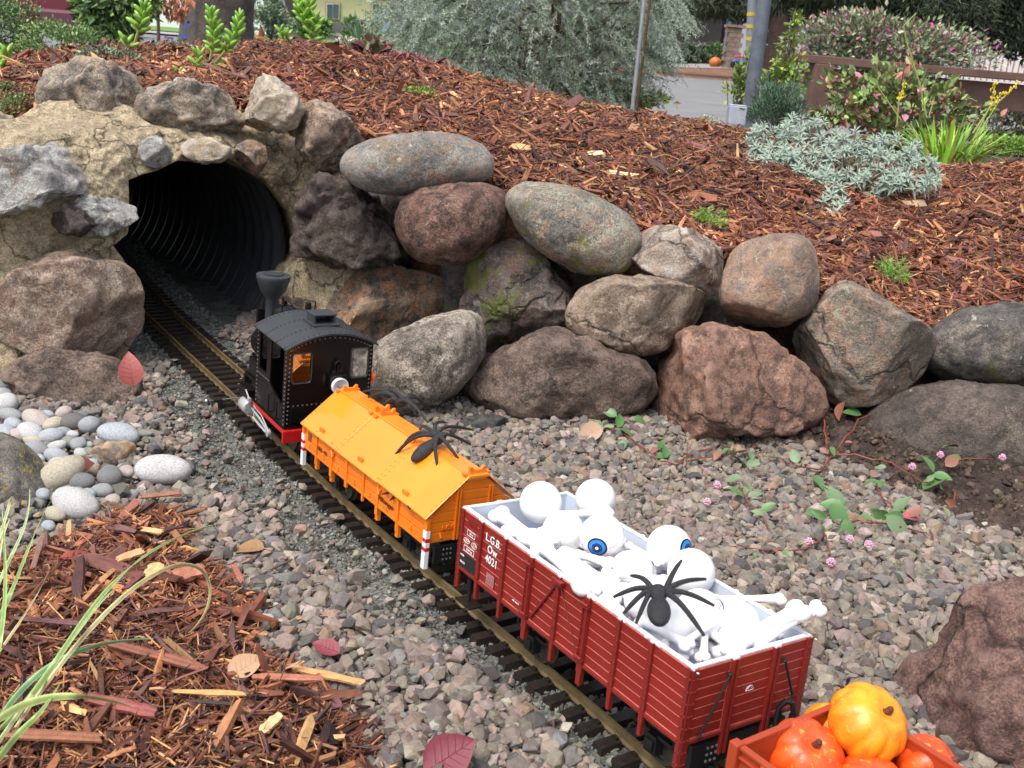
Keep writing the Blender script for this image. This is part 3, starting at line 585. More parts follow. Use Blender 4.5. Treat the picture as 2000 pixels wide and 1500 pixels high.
PS([(575, 420), (605, 345), (660, 335), (700, 362), (722, 400), (765, 432), (805, 500), (760, 522), (640, 515), (580, 490)], 1.66, .06, ps_lava, 75, 'knobbly black lava stone', rough=.22, facets=0, grow=1.0)
PS([(-180, 440), (0, 430), (120, 460), (110, 520), (0, 560), (-180, 600)], 1.42, .07, ps_tan, 76, rough=.1)
# culvert
pc = np.array([-.577, 1.655, .134]); ax = np.array([-.577, .817, 0.]); ax /= np.linalg.norm(ax); nn = np.array([.817, .577, 0.])
rws = []; NS = 560; Lp = 1.75
for i in range(NS):
    s = i / (NS - 1) * Lp - .02; bend = .10 * max(0, s - .3) ** 2
    c = pc + ax * s - nn * bend; r = .190 + .0065 * math.cos(2 * math.pi * s / .045) + (.004 if i < 4 else 0); a = np.linspace(0, 2 * math.pi, 65)
    rws.append(c[None] + np.cos(a)[:, None] * nn * r + np.sin(a)[:, None] * np.array([0, 0, 1]) * r)
q = np.array(rws); m_pipe = plain('black_plastic_pipe', (.035, .038, .043), .28, var=.3, vs=30, bs=.3, bd=.001, bsc=200)
cul = empty('culvert_pipe', 'black corrugated plastic culvert pipe forming the tunnel', 'pipe', loc=pc)
bpy.context.view_layer.update()
ch(link('pipe_wall', mesh_fast('pipe_wall', q.reshape(-1, 3), gridF(65, NS), smooth=True), m_pipe), cul)
# ================================================================== TRACK
m_tie = plain('sleeper_plastic', (.020, .0145, .0125), .42, var=.6, vs=420, bs=.5, bd=.0004, bsc=500)
m_brass = plain('rail_brass', (.25, .19, .095), .40, .55, var=.3, vs=60, bs=.2, bd=.0002, bsc=400)
m_chrome = plain('bright_metal', (.55, .55, .57), .25, 1.0, var=.05)
trk = empty('railway_track', 'brass railed garden railway track on dark brown sleepers', 'railway track', loc=ATZ(940, 1180, 0))
bpy.context.view_layer.update()
for side in (-1, 1):
    prof = [(-.0028, -.009), (.0028, -.009), (.0028, -.0080), (.0008, -.0068), (.0008, -.003), (.0014, -.0022), (.0014, 0), (-.0014, 0), (-.0014, -.0022), (-.0008, -.003), (-.0008, -.0068), (-.0028, -.0080)]
    S = np.linspace(0.02, 3.2, 90); V = []; k = len(prof)
    for s in S:
        o, d, n, u = track_frame(s)
        for a, b in prof: V.append(o + n * (side * .0235 + a) + u * b)
    F_ = [(i * k + j, i * k + (j + 1) % k, (i + 1) * k + (j + 1) % k, (i + 1) * k + j) for i in range(len(S) - 1) for j in range(k)]
    ch(link('rail', mesh_fast('rail', V, F_), m_brass), trk)
tb = MB().box((0, 0, -.0060), (.0122, .092, .010), tx=.86, ty=.985)
for sy in (-1, 1):
    for dy in (-.0052, .0052): tb.box((0, sy * .0235 + dy, .0003), (.005, .0032, .0026))
tie_me = tb.build('sleeper', m_tie, None); tie_mesh = tie_me.data; bpy.data.objects.remove(tie_me)
rt = rs(4); s = .12
while s < 3.0:
    o, d, n, u = track_frame(s); t = link('sleeper', tie_mesh)
    t.matrix_world = frame_matrix(o - u * .0068, d, n, u) @ Matrix.Rotation(rt.normal(0, .02), 4, 'Z'); ch(t, trk); s += .0215
o, d, n, u = track_frame(float(_seg[4]) - .02)
b = MB(); b.box((0, -.052, -.004), (.012, .012, .011)); jt = b.build('track_clip', m_tie); jt.matrix_world = frame_matrix(o, d, n, u); ch(jt, trk)
b = MB(); b.tube([(0, -.066, -.001), (0, .068, -.001)], .0013, 8).ball((0, -.066, -.001), .0035).ball((0, .068, -.001), .003)
jt = b.build('tie_rod', m_chrome, smooth=True); jt.matrix_world = frame_matrix(o, d, n, u); ch(jt, trk)

# ================================================================== WAGONS (X along the train towards the viewer, -Y the side in view, Z up; origin on the rail heads)
m_groove = plain('wagon_red_line_highlight', (.62, .20, .17), .38, var=.25, vs=120)  # highlights along the plank lines, painted in as a lighter red
m_ogroove = plain('wagon_orange_line_highlight', (.92, .44, .14), .35, var=.1)  # lighter orange between planks stands in for light caught on the ridges
m_red = plain('wagon_red', (.210, .018, .013), .40, var=.16, vs=14, spec=.4)
m_reddk = plain('wagon_red_post', (.185, .016, .012), .36, var=.06)
m_inner = plain('wagon_grey_inside', (.52, .58, .68), .4, var=.03)
m_rim = plain('wagon_worn_rim', (.72, .72, .76), .45, var=.15, vs=300)
m_org = plain('wagon_orange', (.78, .19, .010), .34, var=.12, vs=18, coat=.35)
m_orgroof = plain('wagon_orange_roof', (.88, .25, .012), .28, var=.10, vs=9, coat=.6, bs=.12, bd=.0008, bsc=18)
m_black = plain('black_plastic', (.012, .012, .013), .34, var=.15, vs=90)
m_white = plain('white_paint', (.78, .78, .78), .45, var=.03)
m_signred = plain('red_paint', (.55, .015, .015), .4, var=.04)
m_rivet = plain('rivet_shine', (.16, .16, .16), .35, var=.05)
m_wheel = plain('wheel_steel', (.18, .165, .14), .35, .8, var=.15)
def text(s, size, loc, rot, m, parent, name='lettering', align='LEFT', ext=.0001, sp=1.0):
    cu = bpy.data.curves.new(name, 'FONT'); cu.body = s; cu.size = size; cu.extrude = ext; cu.align_x = align; cu.space_line = sp; cu.resolution_u = 3
    cu.offset = size * .012
    tmp = bpy.data.objects.new(name, cu); COL.objects.link(tmp); bpy.context.view_layer.update(); me = bpy.data.meshes.new_from_object(tmp.evaluated_get(bpy.context.evaluated_depsgraph_get())); me.name = name; bpy.data.objects.remove(tmp); me.materials.clear()
    o = link(name, me, m, parent); o.location = loc; o.rotation_euler = rot; o['kind'] = 'stuff'; return o
def rivets(mb, pts, ax, r=.0007):
    for p in pts:
        d = [.0014, .0014, .0014]; d[ax] = .0012; mb.box(p, d)
def running_gear(t, L, Wd, zb, wheels, hub=m_black):
    b = MB(); b.box((0, -.028, zb - .008), (L * .96, .004, .012)).box((0, .028, zb - .008), (L * .96, .004, .012)); b.box((0, 0, zb - .004), (L * .94, .05, .004))
    for e in (-1, 1): b.box((e * (L / 2 - .002), 0, zb - .011), (.004, Wd * .8, .018))
    b.build('underframe', m_black, t, bevel=.0004)
    for e in (-1, 1):
        b = MB(); X = e * L / 2
        b.box((X + e * .012, 0, zb - .020), (.026, .012, .005)).lathe([(.0115, -.002), (.0115, .002)], (X + e * .026, 0, zb - .020), None, 20)
        b.build('coupler', m_black, t, bevel=.0004)
        b = MB(); rv = [(X + e * .0002, y, zb - .011 + z) for y in (-.030, -.026, -.022, .022, .026, .030) for z in (-.005, 0, .005)]; rivets(b, rv, 0); b.build('buffer_beam_rivet', m_rivet, t)['kind'] = 'stuff'
    for x in wheels:
        for sy in (-1, 1):
            b = MB(); B = basis((0, 1, 0)); c = (x, sy * .021, .0155)
            b.lathe([(.0175, -.0015), (.0175, 0), (.0155, .0005), (.0152, .005), (.0125, .005), (.0120, .003), (.004, .003), (.004, .0055), (0, .0055)] if sy > 0 else [(0, -.0055), (.004, -.0055), (.004, -.003), (.0120, -.003), (.0125, -.005), (.0152, -.005), (.0155, -.0005), (.0175, 0), (.0175, .0015)], c, B, 28)
            b.build('wheel', m_wheel, t, smooth=True)
            b = MB(); b.box((x, sy * .034, .019), (.013, .008, .014), tx=.8).box((x, sy * .033, zb - .010), (.006, .005, .012)).box((x, sy * .0385, .019), (.008, .003, .008))
            for k in (-1, 1): b.box((x + k * .013, sy * .034, .026), (.018, .004, .003)).box((x + k * .021, sy * .034, .033), (.0035, .004, .014))
            b.build('axle_box', m_black, t, bevel=.0004)
        b = MB(); b.tube([(x, -.03, .0155), (x, .03, .0155)], .002); b.build('axle', m_wheel, t)
def wagon_frame(s_or_o, off=0):
    o, d, n, u = s_or_o; return frame_matrix(o, d, n, u)
# --- red open wagon
RO = np.array([.0912, .7038, .015]); RD = np.array([.56439344, -.82469989, .03647104]); RN = np.array([.82525986, .56259563, -.04931858]); RU = np.array([.02015458, .05793317, .998117])
red = empty('open_wagon', 'dark red open goods wagon heaped with white bones and eyeballs', 'wagon', mat=frame_matrix(RO, RD, RN, RU))
L, Wd, zb, zt = .285, .110, .052, .1048; hl, hw = L / 2, Wd / 2
POST = [-.1425, -.1095, -.0735, -.037, 0, .0355, .0705, .1045, .1425]
mid_drop = lambda x: .004 * 0
b = MB(); b.box((0, 0, zb + .002), (L - .004, Wd - .004, .004)); b.build('floor', m_inner, red)
for sy in (-1, 1):
    b = MB(); b.box((0, sy * (hw - .0022), (zb + zt) / 2), (L - .002, .0016, zt - zb)); b.build('inner_panel', m_inner, red)
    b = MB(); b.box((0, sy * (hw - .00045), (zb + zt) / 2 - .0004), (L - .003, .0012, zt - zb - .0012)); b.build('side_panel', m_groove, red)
    b = MB(); b.box((0, sy * (hw - .0016), zt + .0002), (L + .001, .0034, .0012))
    rr_ = rs(7)
    for x in POST[1:-1]: b.box((x, sy * (hw + .0004), zt + .0002), (.003, .003, .0014))
    for k in range(20): b.box((rr_.choice(POST) + rr_.normal(0, .003), sy * (hw + .0001), zt - .0004 - rr_.uniform(0, .0006)), (rr_.uniform(.0006, .003), .0010, rr_.uniform(.0005, .0012)))
    b.build('rim', m_rim, red)
for e in (-1, 1):
    b = MB(); b.box((e * (hl - .0022), 0, (zb + zt) / 2), (.0016, Wd - .006, zt - zb)); b.build('inner_panel', m_inner, red)
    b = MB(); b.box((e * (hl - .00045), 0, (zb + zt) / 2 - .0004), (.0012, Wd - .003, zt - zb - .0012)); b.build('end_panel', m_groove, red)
    b = MB(); b.box((e * (hl - .0016), 0, zt + .0002), (.0034, Wd - .004, .0012))
    for y in (-.018, .021): b.box((e * (hl + .0004), y, zt + .0002), (.003, .005, .0014))
    b.build('rim', m_rim, red)
NP = 7; hp = (zt - zb - .003) / NP
for sy in (-1, 1):
    for i in range(8):
        x0, x1 = POST[i] + .0022, POST[i + 1] - .0022
        for j in range(NP):
            b = MB(); z = zb + .0015 + hp * (j + .5); b.box(((x0 + x1) / 2, sy * (hw - .0003), z), (x1 - x0, .0012, hp * .90)); b.build('plank', m_red, red)
for e in (-1, 1):
    for y0, y1 in ((-.052, -.022), (-.0145, .0175), (.0245, .052)):
        for j in range(NP):
            b = MB(); z = zb + .0015 + hp * (j + .5); b.box((e * (hl - .0003), (y0 + y1) / 2, z), (.0012, y1 - y0, hp * .90)); b.build('plank', m_red, red)
for sy in (-1, 1):
    for i, x in enumerate(POST[1:-1]):
        b = MB(); heavy = i in (2, 4); w = .0062 if heavy else .0042
        b.box((x, sy * (hw + .0013), (zt + zb - .008) / 2), (w, .0026, zt - zb + .007))
        b.box((x, sy * (hw + .0004), zb - .008), (w * .8, .004, .018))
        if heavy:
            for dx in (-.0024, .0024): b.box((x + dx, sy * (hw + .003), (zt + zb) / 2 - .001), (.0010, .0018, zt - zb - .006))
            for zz in (zt - .007, zb + .004): b.box((x, sy * (hw + .0034), zz), (.0085, .003, .0022)); b.tube([(x - .004, sy * (hw + .0048), zz + .002), (x + .004, sy * (hw + .0048), zz + .002)], .0012, 6)
        if i == 3:
            b.box((x, sy * (hw + .0024), zt - .005), (.013, .003, .004)).box((x + .004, sy * (hw + .004), zt - .003), (.007, .004, .0025))
            for s2, rr2 in ((-1, .0011), (1, .0004)): b.tube([(x - .003 + (0 if s2 < 0 else .006), sy * (hw + .0016), zt - .008), (x + s2 * .030, sy * (hw + .0016), zb + .005)], rr2, 6)
        rivets(b, [(x + dx, sy * (hw + .0026), zb + k * .0085 + .003) for dx in (-.0013, .0013) for k in range(6)], 1)
        b.build('post', m_reddk, red, bevel=.0003)
    b = MB(); b.box((0, sy * (hw + .0006), zb - .0006), (L, .0024, .0030)); b.build('sill', m_reddk, red, bevel=.0003)
for e in (-1, 1):
    for sy in (-1, 1):
        b = MB(); b.box((e * (hl - .0012), sy * (hw + .0004), (zt + .032) / 2), (.0056, .0026, zt - .033)).box((e * (hl + .0004), sy * (hw - .0014), (zt + .032) / 2 + .0001), (.0026, .0062, zt - .0334))
        rivets(b, [(e * (hl - .0012) + dx, sy * (hw + .0017), .036 + k * .0088) for dx in (-.0014, .0014) for k in range(8)], 1); rivets(b, [(e * (hl + .0017), sy * (hw - .0015) + dx, .036 + k * .0088) for dx in (-.0014, .0014) for k in range(8)], 0)
        b.build('corner_post', m_reddk, red, bevel=.0003)
    for y in (-.018, .021):
        b = MB(); b.box((e * (hl + .0012), y - .0022, (zt + .034) / 2), (.0026, .0024, zt - .035)).box((e * (hl + .0012), y + .0022, (zt + .034) / 2), (.0026, .0024, zt - .035)).box((e * (hl + .0006), y, (zt + .034) / 2), (.0014, .0060, zt - .036)); b.build('end_post', m_reddk, red, bevel=.0003)
    b = MB(); b.box((e * (hl + .0006), 0, zb - .0006), (.0024, Wd, .0026)); b.build('sill', m_reddk, red, bevel=.0003)
for y0, z0, y1, z1 in ((-.0245, .096, -.044, .056), (.0275, .094, .042, .064)):
    b = MB(); X = hl + .004; b.tube([(X - .003, y0, z0), (X, y0, z0), (X, y1, z1), (X - .003, y1, z1)], .0009, 8).ball((X, y0, z0), .0018, 8).ball((X, y1, z1), .0016, 8); b.build('grab_rail', m_black, red, smooth=True)
b = MB(); b.tube([(hl + .004, .030, .038), (hl + .004, .030, .058), (hl + .006, .033, .063), (hl + .008, .038, .062), (hl + .009, .040, .054), (hl + .009, .040, .034)], .0022, 10); b.build('brake_hose', m_black, red, smooth=True)
b = MB()
for k in range(7): b.lathe([(.003, -.0008), (.003, .0008)], (hl + .009, .040, .036 + k * .0026), None, 12)
b.build('hose_coil', m_black, red)
b = MB(); th = np.linspace(0, math.pi, 12); X = hl + .0010
b.tube([(X, -.0 + .0035 * math.cos(a), .077 + .0035 * math.sin(a)) for a in th] , .0002, 4).tube([(X, -.0035, .077), (X, .0035, .077)], .0002, 4).tube([(X, -.002, .078), (X, 0, .0803), (X, .002, .078)], .0002, 4); b.build('emblem', m_rim, red)
rotS = (R_(90), 0, 0); yS = -hw - .0009
text('L.G.B.\nOw\n4021', .0094, (-.0915, yS, .0915), rotS, m_white, red, align='CENTER', sp=.95)
for s_, x, z, sz_ in (('10 m', -.1250, .0858, .0030), ('5,8 m', -.1310, .0780, .0026), ('12 m', -.1190, .0780, .0026), ('6340 kg', -.1262, .0706, .0030)):
    text(s_, sz_, (x, yS, z), rotS, m_white, red, align='CENTER')
text('REV. 28.6.76', .0018, (-.052, yS, .0585), rotS, m_white, red, align='CENTER')
def framebox(par, x, z, w, h, rnd=False):
    b = MB(); y = yS - .0001
    if rnd: b.tube([(x + w / 2 * math.cos(a), y, z + h / 2 * math.sin(a)) for a in np.linspace(0, 2 * math.pi, 17)], .00022, 4)
    else:
        for (cx, cz, ww, hh) in ((x, z + h / 2, w, .0004), (x, z - h / 2, w, .0004), (x - w / 2, z, .0004, h), (x + w / 2, z, .0004, h)): b.box((cx, y, cz), (ww, .0003, hh))
    b.build('plate_border', m_white, par)
framebox(red, -.125, .0868, .012, .0046); framebox(red, -.131, .0788, .0095, .0040, True); framebox(red, -.119, .0788, .0085, .0046, True); framebox(red, -.1262, .0716, .016, .0048)
b = MB(); b.box((-.1258, yS + .0001, .0600), (.0300, .0006, .0135)); b.build('chalk_board', plain('chalk_board', (.012, .012, .012), .6), red)
for z_, s_ in ((.0632, 'VON'), (.0570, 'NACH')): text(s_, .0026, (-.138, yS - .0004, z_), rotS, m_white, red)
b = MB(); b.box((-.0905, yS + .0002, .0605), (.0125, .0006, .0115)); b.build('mesh_plate', m_reddk, red)
b = MB()
for i in range(8):
    for j in range(7): b.box((-.0905 - .0052 + i * .0015, yS - .0002, .0560 + j * .0015), (.0007, .0004, .0007), basis((0, -1, 0), (1, 0, 1)).T if 0 else None)
b.build('mesh_grid', plain('mesh_grid', (.55, .35, .34), .5), red)
b = MB()
for i in range(6):
    for j in range(2): b.box((-.131 + i * .0025, yS, .0945 + j * .0026), (.0016, .0004, .0016))
b.build('raised_marks', m_red, red, bevel=.0002)
running_gear(red, L, Wd, .047, (-.052, .098))
for y in (-.046, .046): b = MB(); b.tube([(-.134, y, .05), (-.134, y, .02)], .0018, 6).box((-.134, y, .018), (.024, .014, .0014)); b.build('footstep', m_black, red)

# --- orange covered wagon
sO = None
def find_s(x, y):
    d = np.hypot(_tp[:, 0] - x, _tp[:, 1] - y); return float(_ts[d.argmin()])
fo = track_frame(find_s(-.110, .9926), .1); fo = (np.array([-.1095, .9935, fo[0][2] + .0005]), fo[1], fo[2], fo[3])
org = empty('covered_wagon', 'bright orange gabled covered wagon with a spider on its roof', 'wagon', mat=wagon_frame(fo))
L, hw, zb, ze, zr = .286, .049, .042, .068, .1035; hl = L / 2
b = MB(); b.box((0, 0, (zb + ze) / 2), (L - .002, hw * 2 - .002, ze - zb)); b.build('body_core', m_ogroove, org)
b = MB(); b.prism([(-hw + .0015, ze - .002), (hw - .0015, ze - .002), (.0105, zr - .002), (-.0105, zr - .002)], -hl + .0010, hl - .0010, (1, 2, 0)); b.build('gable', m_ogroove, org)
OP = [-.143, -.106, -.066, -.028, .012, .044, .087, .143]
for sy in (-1, 1):
    for i in range(7):
        x0, x1 = OP[i] + .0022, OP[i + 1] - .0022
        for j in range(3):
            h = (ze - zb - .002) / 3; b = MB(); b.box(((x0 + x1) / 2, sy * (hw - .0002), zb + .001 + h * (j + .5)), (x1 - x0, .0012, h * .88)); b.build('plank', m_org, org, bevel=.0003 if sy < 0 else 0)
        b = MB(); b.tube([((x0 + x1) / 2 - .0015, sy * (hw + .0006), zb + .007), ((x0 + x1) / 2 - .0015, sy * (hw + .0022), zb + .0045), ((x0 + x1) / 2 + .001, sy * (hw + .0018), zb + .004)], .0007, 6); b.build('tie_hook', m_org, org)
    for i, x in enumerate(OP[1:-1]):
        b = MB(); b.box((x, sy * (hw + .0008), (ze + zb - .007) / 2), (.0052 if i in (1, 2, 4) else .0034, .0026, ze - zb + .009 + (.004 if i in (0, 1, 4, 5) else 0)))
        if i in (0, 1, 4, 5): b.box((x, sy * hw * .98, zb - .008), (.0052, .004, .016))
        if i in (1, 4): b.box((x + .004, sy * (hw + .0022), ze - .009), (.005, .002, .004)).tube([(x + .002, sy * (hw + .003), ze - .006), (x + .008, sy * (hw + .004), ze - .011)], .001, 6)
        b.build('post', m_org, org, bevel=.0003)
    b = MB(); b.box((0, sy * hw, zb - .0004), (L - .006, .0024, .003)); b.build('sill', m_org, org, bevel=.0003)
for i in range(6):
    b = MB(); z = zb + .001 + (i + .5) * .0095; h = .0084; z1 = z + h / 2; wtop = hw - .002 if z1 < ze else (hw - .002) - (z1 - ze) / (zr - ze) * (hw - .0125) - .001
    zb_ = z - h / 2; wbot = hw - .002 if zb_ < ze else (hw - .002) - (zb_ - ze) / (zr - ze) * (hw - .0125) - .001
    for e in (-1, 1): b2 = MB(); b2.prism([(-wbot, zb_), (wbot, zb_), (wtop, min(z1, zr - .003)), (-wtop, min(z1, zr - .003))], e * (hl - .0012), e * (hl + .0004), (1, 2, 0)); b2.build('end_plank', m_org, org, bevel=.0003 if e > 0 else 0)
for e in (-1, 1):
    for y in (-.019, .016):
        b = MB(); b.box((e * (hl + .0012), y - .0016, (zb + .094) / 2), (.0024, .0016, .094 - zb - .002)).box((e * (hl + .0012), y + .0016, (zb + .094) / 2), (.0024, .0016, .094 - zb - .002)); b.build('end_post', m_org, org, bevel=.0002)
    for y in (-.036, .034): b = MB(); b.tube([(e * (hl + .001), y, zb + .010), (e * (hl + .003), y, zb + .006), (e * (hl + .002), y + .002, zb + .0055)], .0008, 6); b.build('tie_hook', m_org, org)
    for sy in (-1, 1):
        z = .0560
        for k, (h, m) in enumerate(((.0075, m_white), (.0038, m_signred), (.0050, m_white), (.0038, m_signred), (.0175, m_white))):
            b = MB(); b.box((e * (hl - .0005), sy * (hw + .0002), z + .0 - h / 2), (.0062, .0042, h - .0001)); b.build('corner_post_band', m, org); z -= h
        b = MB(); b.box((e * (hl - .0005), sy * (hw + .0002), (ze + .0562) / 2), (.0058, .0036, ze - .0564)); b.build('corner_post', m_org, org)
text('L.G.B.', .0058, (hl + .0007, -.034, zb + .0125), (R_(90), 0, R_(90)), m_org, org, name='raised_lettering', ext=.0006)
slope = math.atan2(zr - ze - .003, hw + .004 - .0115)
XS = [(-hl - .003, -.0495, .0), (-.0490, .046, .0), (.046, hl + .003, .0010)]
for sy in (-1, 1):
    for k, (x0, x1, up) in enumerate(XS):
        b = MB(); y0, z0, y1, z1 = sy * (hw + .0045), ze - .0015 + up, sy * .0105, zr - .0010 + up
        b.add([(x0 + .0002, y0, z0), (x1 - .0002, y0, z0), (x1 - .0002, y1, z1), (x0 + .0002, y1, z1), (x0 + .0002, y0, z0 + .0016), (x1 - .0002, y0, z0 + .0016), (x1 - .0002, y1, z1 + .0016), (x0 + .0002, y1, z1 + .0016)], [(0, 1, 2, 3), (4, 5, 6, 7), (0, 1, 5, 4), (1, 2, 6, 5), (2, 3, 7, 6), (3, 0, 4, 7)])
        b.build('roof_panel', m_orgroof, org, bevel=.0004)
        b = MB()
        for xx in (x0 + .0035, x1 - .0035):
            for i in range(9):
                t = (i + .5) / 9; b.ball((xx, y0 + (y1 - y0) * t, z0 + (z1 - z0) * t + .0017), .0008, 6)
        b.build('roof_rivet', m_orgroof, org)['kind'] = 'stuff'
        b = MB(); xm = (x0 + x1) / 2; t = .12; b.box((xm, y0 + (y1 - y0) * t, z0 + (z1 - z0) * t + .0035), (.010, .0022, .0045)); b.build('roof_handle', m_org, org, bevel=.0004)
        for xx in (x0 + .006, x1 - .006): b = MB(); b.box((xx, y1 + sy * .002, z1 + .0022), (.006, .0032, .0028)); b.build('hinge', m_org, org, bevel=.0004)
b = MB(); b.box((.003, 0, zr + .0008), (L + .001, .0215, .0032)); b.build('ridge_board', m_orgroof, org, bevel=.0005)
for x in (-hl + .010, -.0535, -.0400, hl - .002):
    b = MB(); b.prism([(-.0085, 0), (.0085, 0), (.0085, .0070), (.0062, .0070), (.0035, .0038), (-.0035, .0038), (-.0062, .0070), (-.0085, .0070)], x - .0018, x + .0018, (1, 2, 0)); o = b.build('ridge_bracket', m_org, org, bevel=.0003); o.location = (0, 0, zr + .0022)
m_ink = plain('black_ink', (.02, .012, .01), .6)
ang = (R_(90), 0, 0)
text('OEG  401', .0062, (-.1035, -hw - .0011, ze - .0175), ang, m_ink, org)
text('Hilfswagen', .0072, (.0465, -hw - .0011, ze - .0185), ang, m_ink, org)
b = MB(); b.box((-.126, -hw - .0008, ze - .011), (.008, .0008, .009)); b.build('name_plate', plain('plate_brown', (.20, .07, .02), .5), org, bevel=.0003)
running_gear(org, L, .098, .040, (-.075, .088))

# --- pumpkin gondola
fg = track_frame(find_s(.30, .40), .05)
gO = RO + RD * (.1424 + .040 + .14); gO = np.array([gO[0] + .0, gO[1], .026])
Dg = np.array([.590, -.806, .02]); Dg /= np.linalg.norm(Dg); n0 = np.array([-Dg[1], Dg[0], 0]); n0 /= np.linalg.norm(n0); u0 = np.cross(Dg, n0); Ng = n0 * math.cos(-.03) + u0 * math.sin(-.03); Ug = np.cross(Dg, Ng)
gon = empty('low_wagon', 'rust orange low sided wagon loaded with toy pumpkins', 'wagon', mat=frame_matrix(gO, Dg, Ng, Ug))
m_rust = plain('wagon_rust_orange', (.34, .045, .012), .42, var=.08, vs=40)
GL, GW2, gz, gt = .27, .104, .040, .080; hl, hw = GL / 2, GW2 / 2
b = MB(); b.box((0, 0, gz), (GL, GW2, .004)); b.build('floor', m_rust, gon)
for sy in (-1, 1):
    b = MB(); b.box((0, sy * (hw - .001), (gz + gt) / 2), (GL - .004, .002, gt - gz)).box((0, sy * (hw - .0002), gt + .0004), (GL + .002, .0046, .0024)).box((0, sy * (hw + .0008), gt - .006), (GL, .002, .0016)); b.build('side_panel', m_rust, gon, bevel=.0004)
    for x in np.linspace(-hl + .022, hl - .022, 6): b = MB(); b.box((x, sy * (hw + .0016), (gz + gt) / 2), (.005, .0034, gt - gz)); b.build('post', m_rust, gon, bevel=.0004)
for e in (-1, 1):
    b = MB(); b.box((e * (hl - .001), 0, (gz + gt) / 2), (.002, GW2 - .004, gt - gz)).box((e * (hl - .0002), 0, gt + .0006), (.0046, GW2 - .006, .0024)); b.build('end_panel', m_rust, gon, bevel=.0004)
    for sy in (-1, 1): b = MB(); b.box((e * (hl + .001), sy * (hw + .001), (gz + gt) / 2 + .001), (.007, .007, gt - gz + .004)); b.build('corner_post', m_rust, gon, bevel=.001)
running_gear(gon, GL, GW2, .034, (-.07, .07))

# ================================================================== LOCOMOTIVE
l0 = track_frame(find_s(-.33, 1.305), .09); lo = (np.array([-.33, 1.305, .0035]) + l0[2] * .006, l0[1], l0[2], l0[3])
loco = empty('steam_locomotive', 'black toy steam locomotive with funnel chimney and red buffer beam', 'locomotive', mat=wagon_frame(lo))
m_lblack = plain('loco_black_paint', (.007, .006, .006), .24, var=.2, vs=40, spec=.35)
m_roof = plain('loco_roof', (.030, .034, .038), .48, var=.15, vs=70, bs=.15, bd=.0003, bsc=300)
m_lred = plain('loco_red', (.50, .012, .012), .35, var=.04)
m_silver = plain('grey_silver_plastic', (.40, .41, .43), .38, .3, var=.05)
m_rivet = plain('rivet_shine', (.16, .16, .16), .35, var=.05)
X0, X1, hw, zb, ze, zr = .085, .182, .0545, .046, .1450, .1590     # cab front, rear, half width, floor, eave, crown
def cab_poly(h=0):
    P = [(-hw, zb)] + [(hw, zb)] + [(hw, ze)] + [(hw * math.cos(a) , ze + (zr - ze) * math.sin(a) ** 2) for a in np.linspace(.25, math.pi - .25, 9)] + [(-hw, ze)]; return P
def panel_with_holes(name, outer, holes, x0, x1, m, parent):
    bm = bmesh.new()
    def loop(P):
        vs = [bm.verts.new((x0, p[0], p[1])) for p in P]; return [bm.edges.new((vs[i], vs[(i + 1) % len(vs)])) for i in range(len(vs))]
    es = loop(outer)
    for h in holes: es += loop(h)
    g = bmesh.ops.triangle_fill(bm, edges=es, use_beauty=True); fs = [f for f in bm.faces]
    r = bmesh.ops.extrude_face_region(bm, geom=fs); bmesh.ops.translate(bm, verts=[v for v in r['geom'] if isinstance(v, bmesh.types.BMVert)], vec=(x1 - x0, 0, 0))
    bmesh.ops.recalc_face_normals(bm, faces=bm.faces); me = bpy.data.meshes.new(name); bm.to_mesh(me); bm.free(); return link(name, me, m, parent)
def rrect(y, z, w, h, r=.003, n=4):
    P = []
    for cx, cz, a0 in ((y + w / 2 - r, z + h / 2 - r, 0), (y - w / 2 + r, z + h / 2 - r, 90), (y - w / 2 + r, z - h / 2 + r, 180), (y + w / 2 - r, z - h / 2 + r, 270)):
        for k in range(n + 1): a = R_(a0 + 90 * k / n); P.append((cx + r * math.cos(a), cz + r * math.sin(a)))
    return P
wins = [(-.0365, .1195, .0235, .0365), (.0370, .1215, .0225, .0365)]
for xa, xb, nm in ((X1 - .0022, X1, 'rear_wall'), (X0, X0 + .002, 'front_wall')): panel_with_holes(nm, cab_poly(), [rrect(*w) for w in wins], xa, xb, m_lblack, loco)
m_glass, t_, p_ = NT('window_glass'); p_.inputs['Base Color'].default_value = (.9, .9, .9, 1); p_.inputs['Roughness'].default_value = .03; p_.inputs['Transmission Weight'].default_value = 1; p_.inputs['IOR'].default_value = 1.75; p_.inputs['Coat Weight'].default_value = 1; p_.inputs['Coat IOR'].default_value = 2.2
m_winfr = plain('window_frame', (.03, .028, .027), .25, var=.1)
for (y, z, w, h) in wins:
    for X, s_ in ((X1, 1), (X0, -1)):
        b = MB(); P = rrect(y, z, w + .0006, h + .0006, .0034, 5); b.tube([(X + s_ * .0004, a, c) for a, c in P + [P[0]]], .0010, 8, cap=False); o = b.build('window_frame', m_winfr, loco, smooth=True)
        b = MB(); b.prism(rrect(y, z, w, h), X - s_ * .0014, X - s_ * .0006, (1, 2, 0)); b.build('window_pane', m_glass, o)
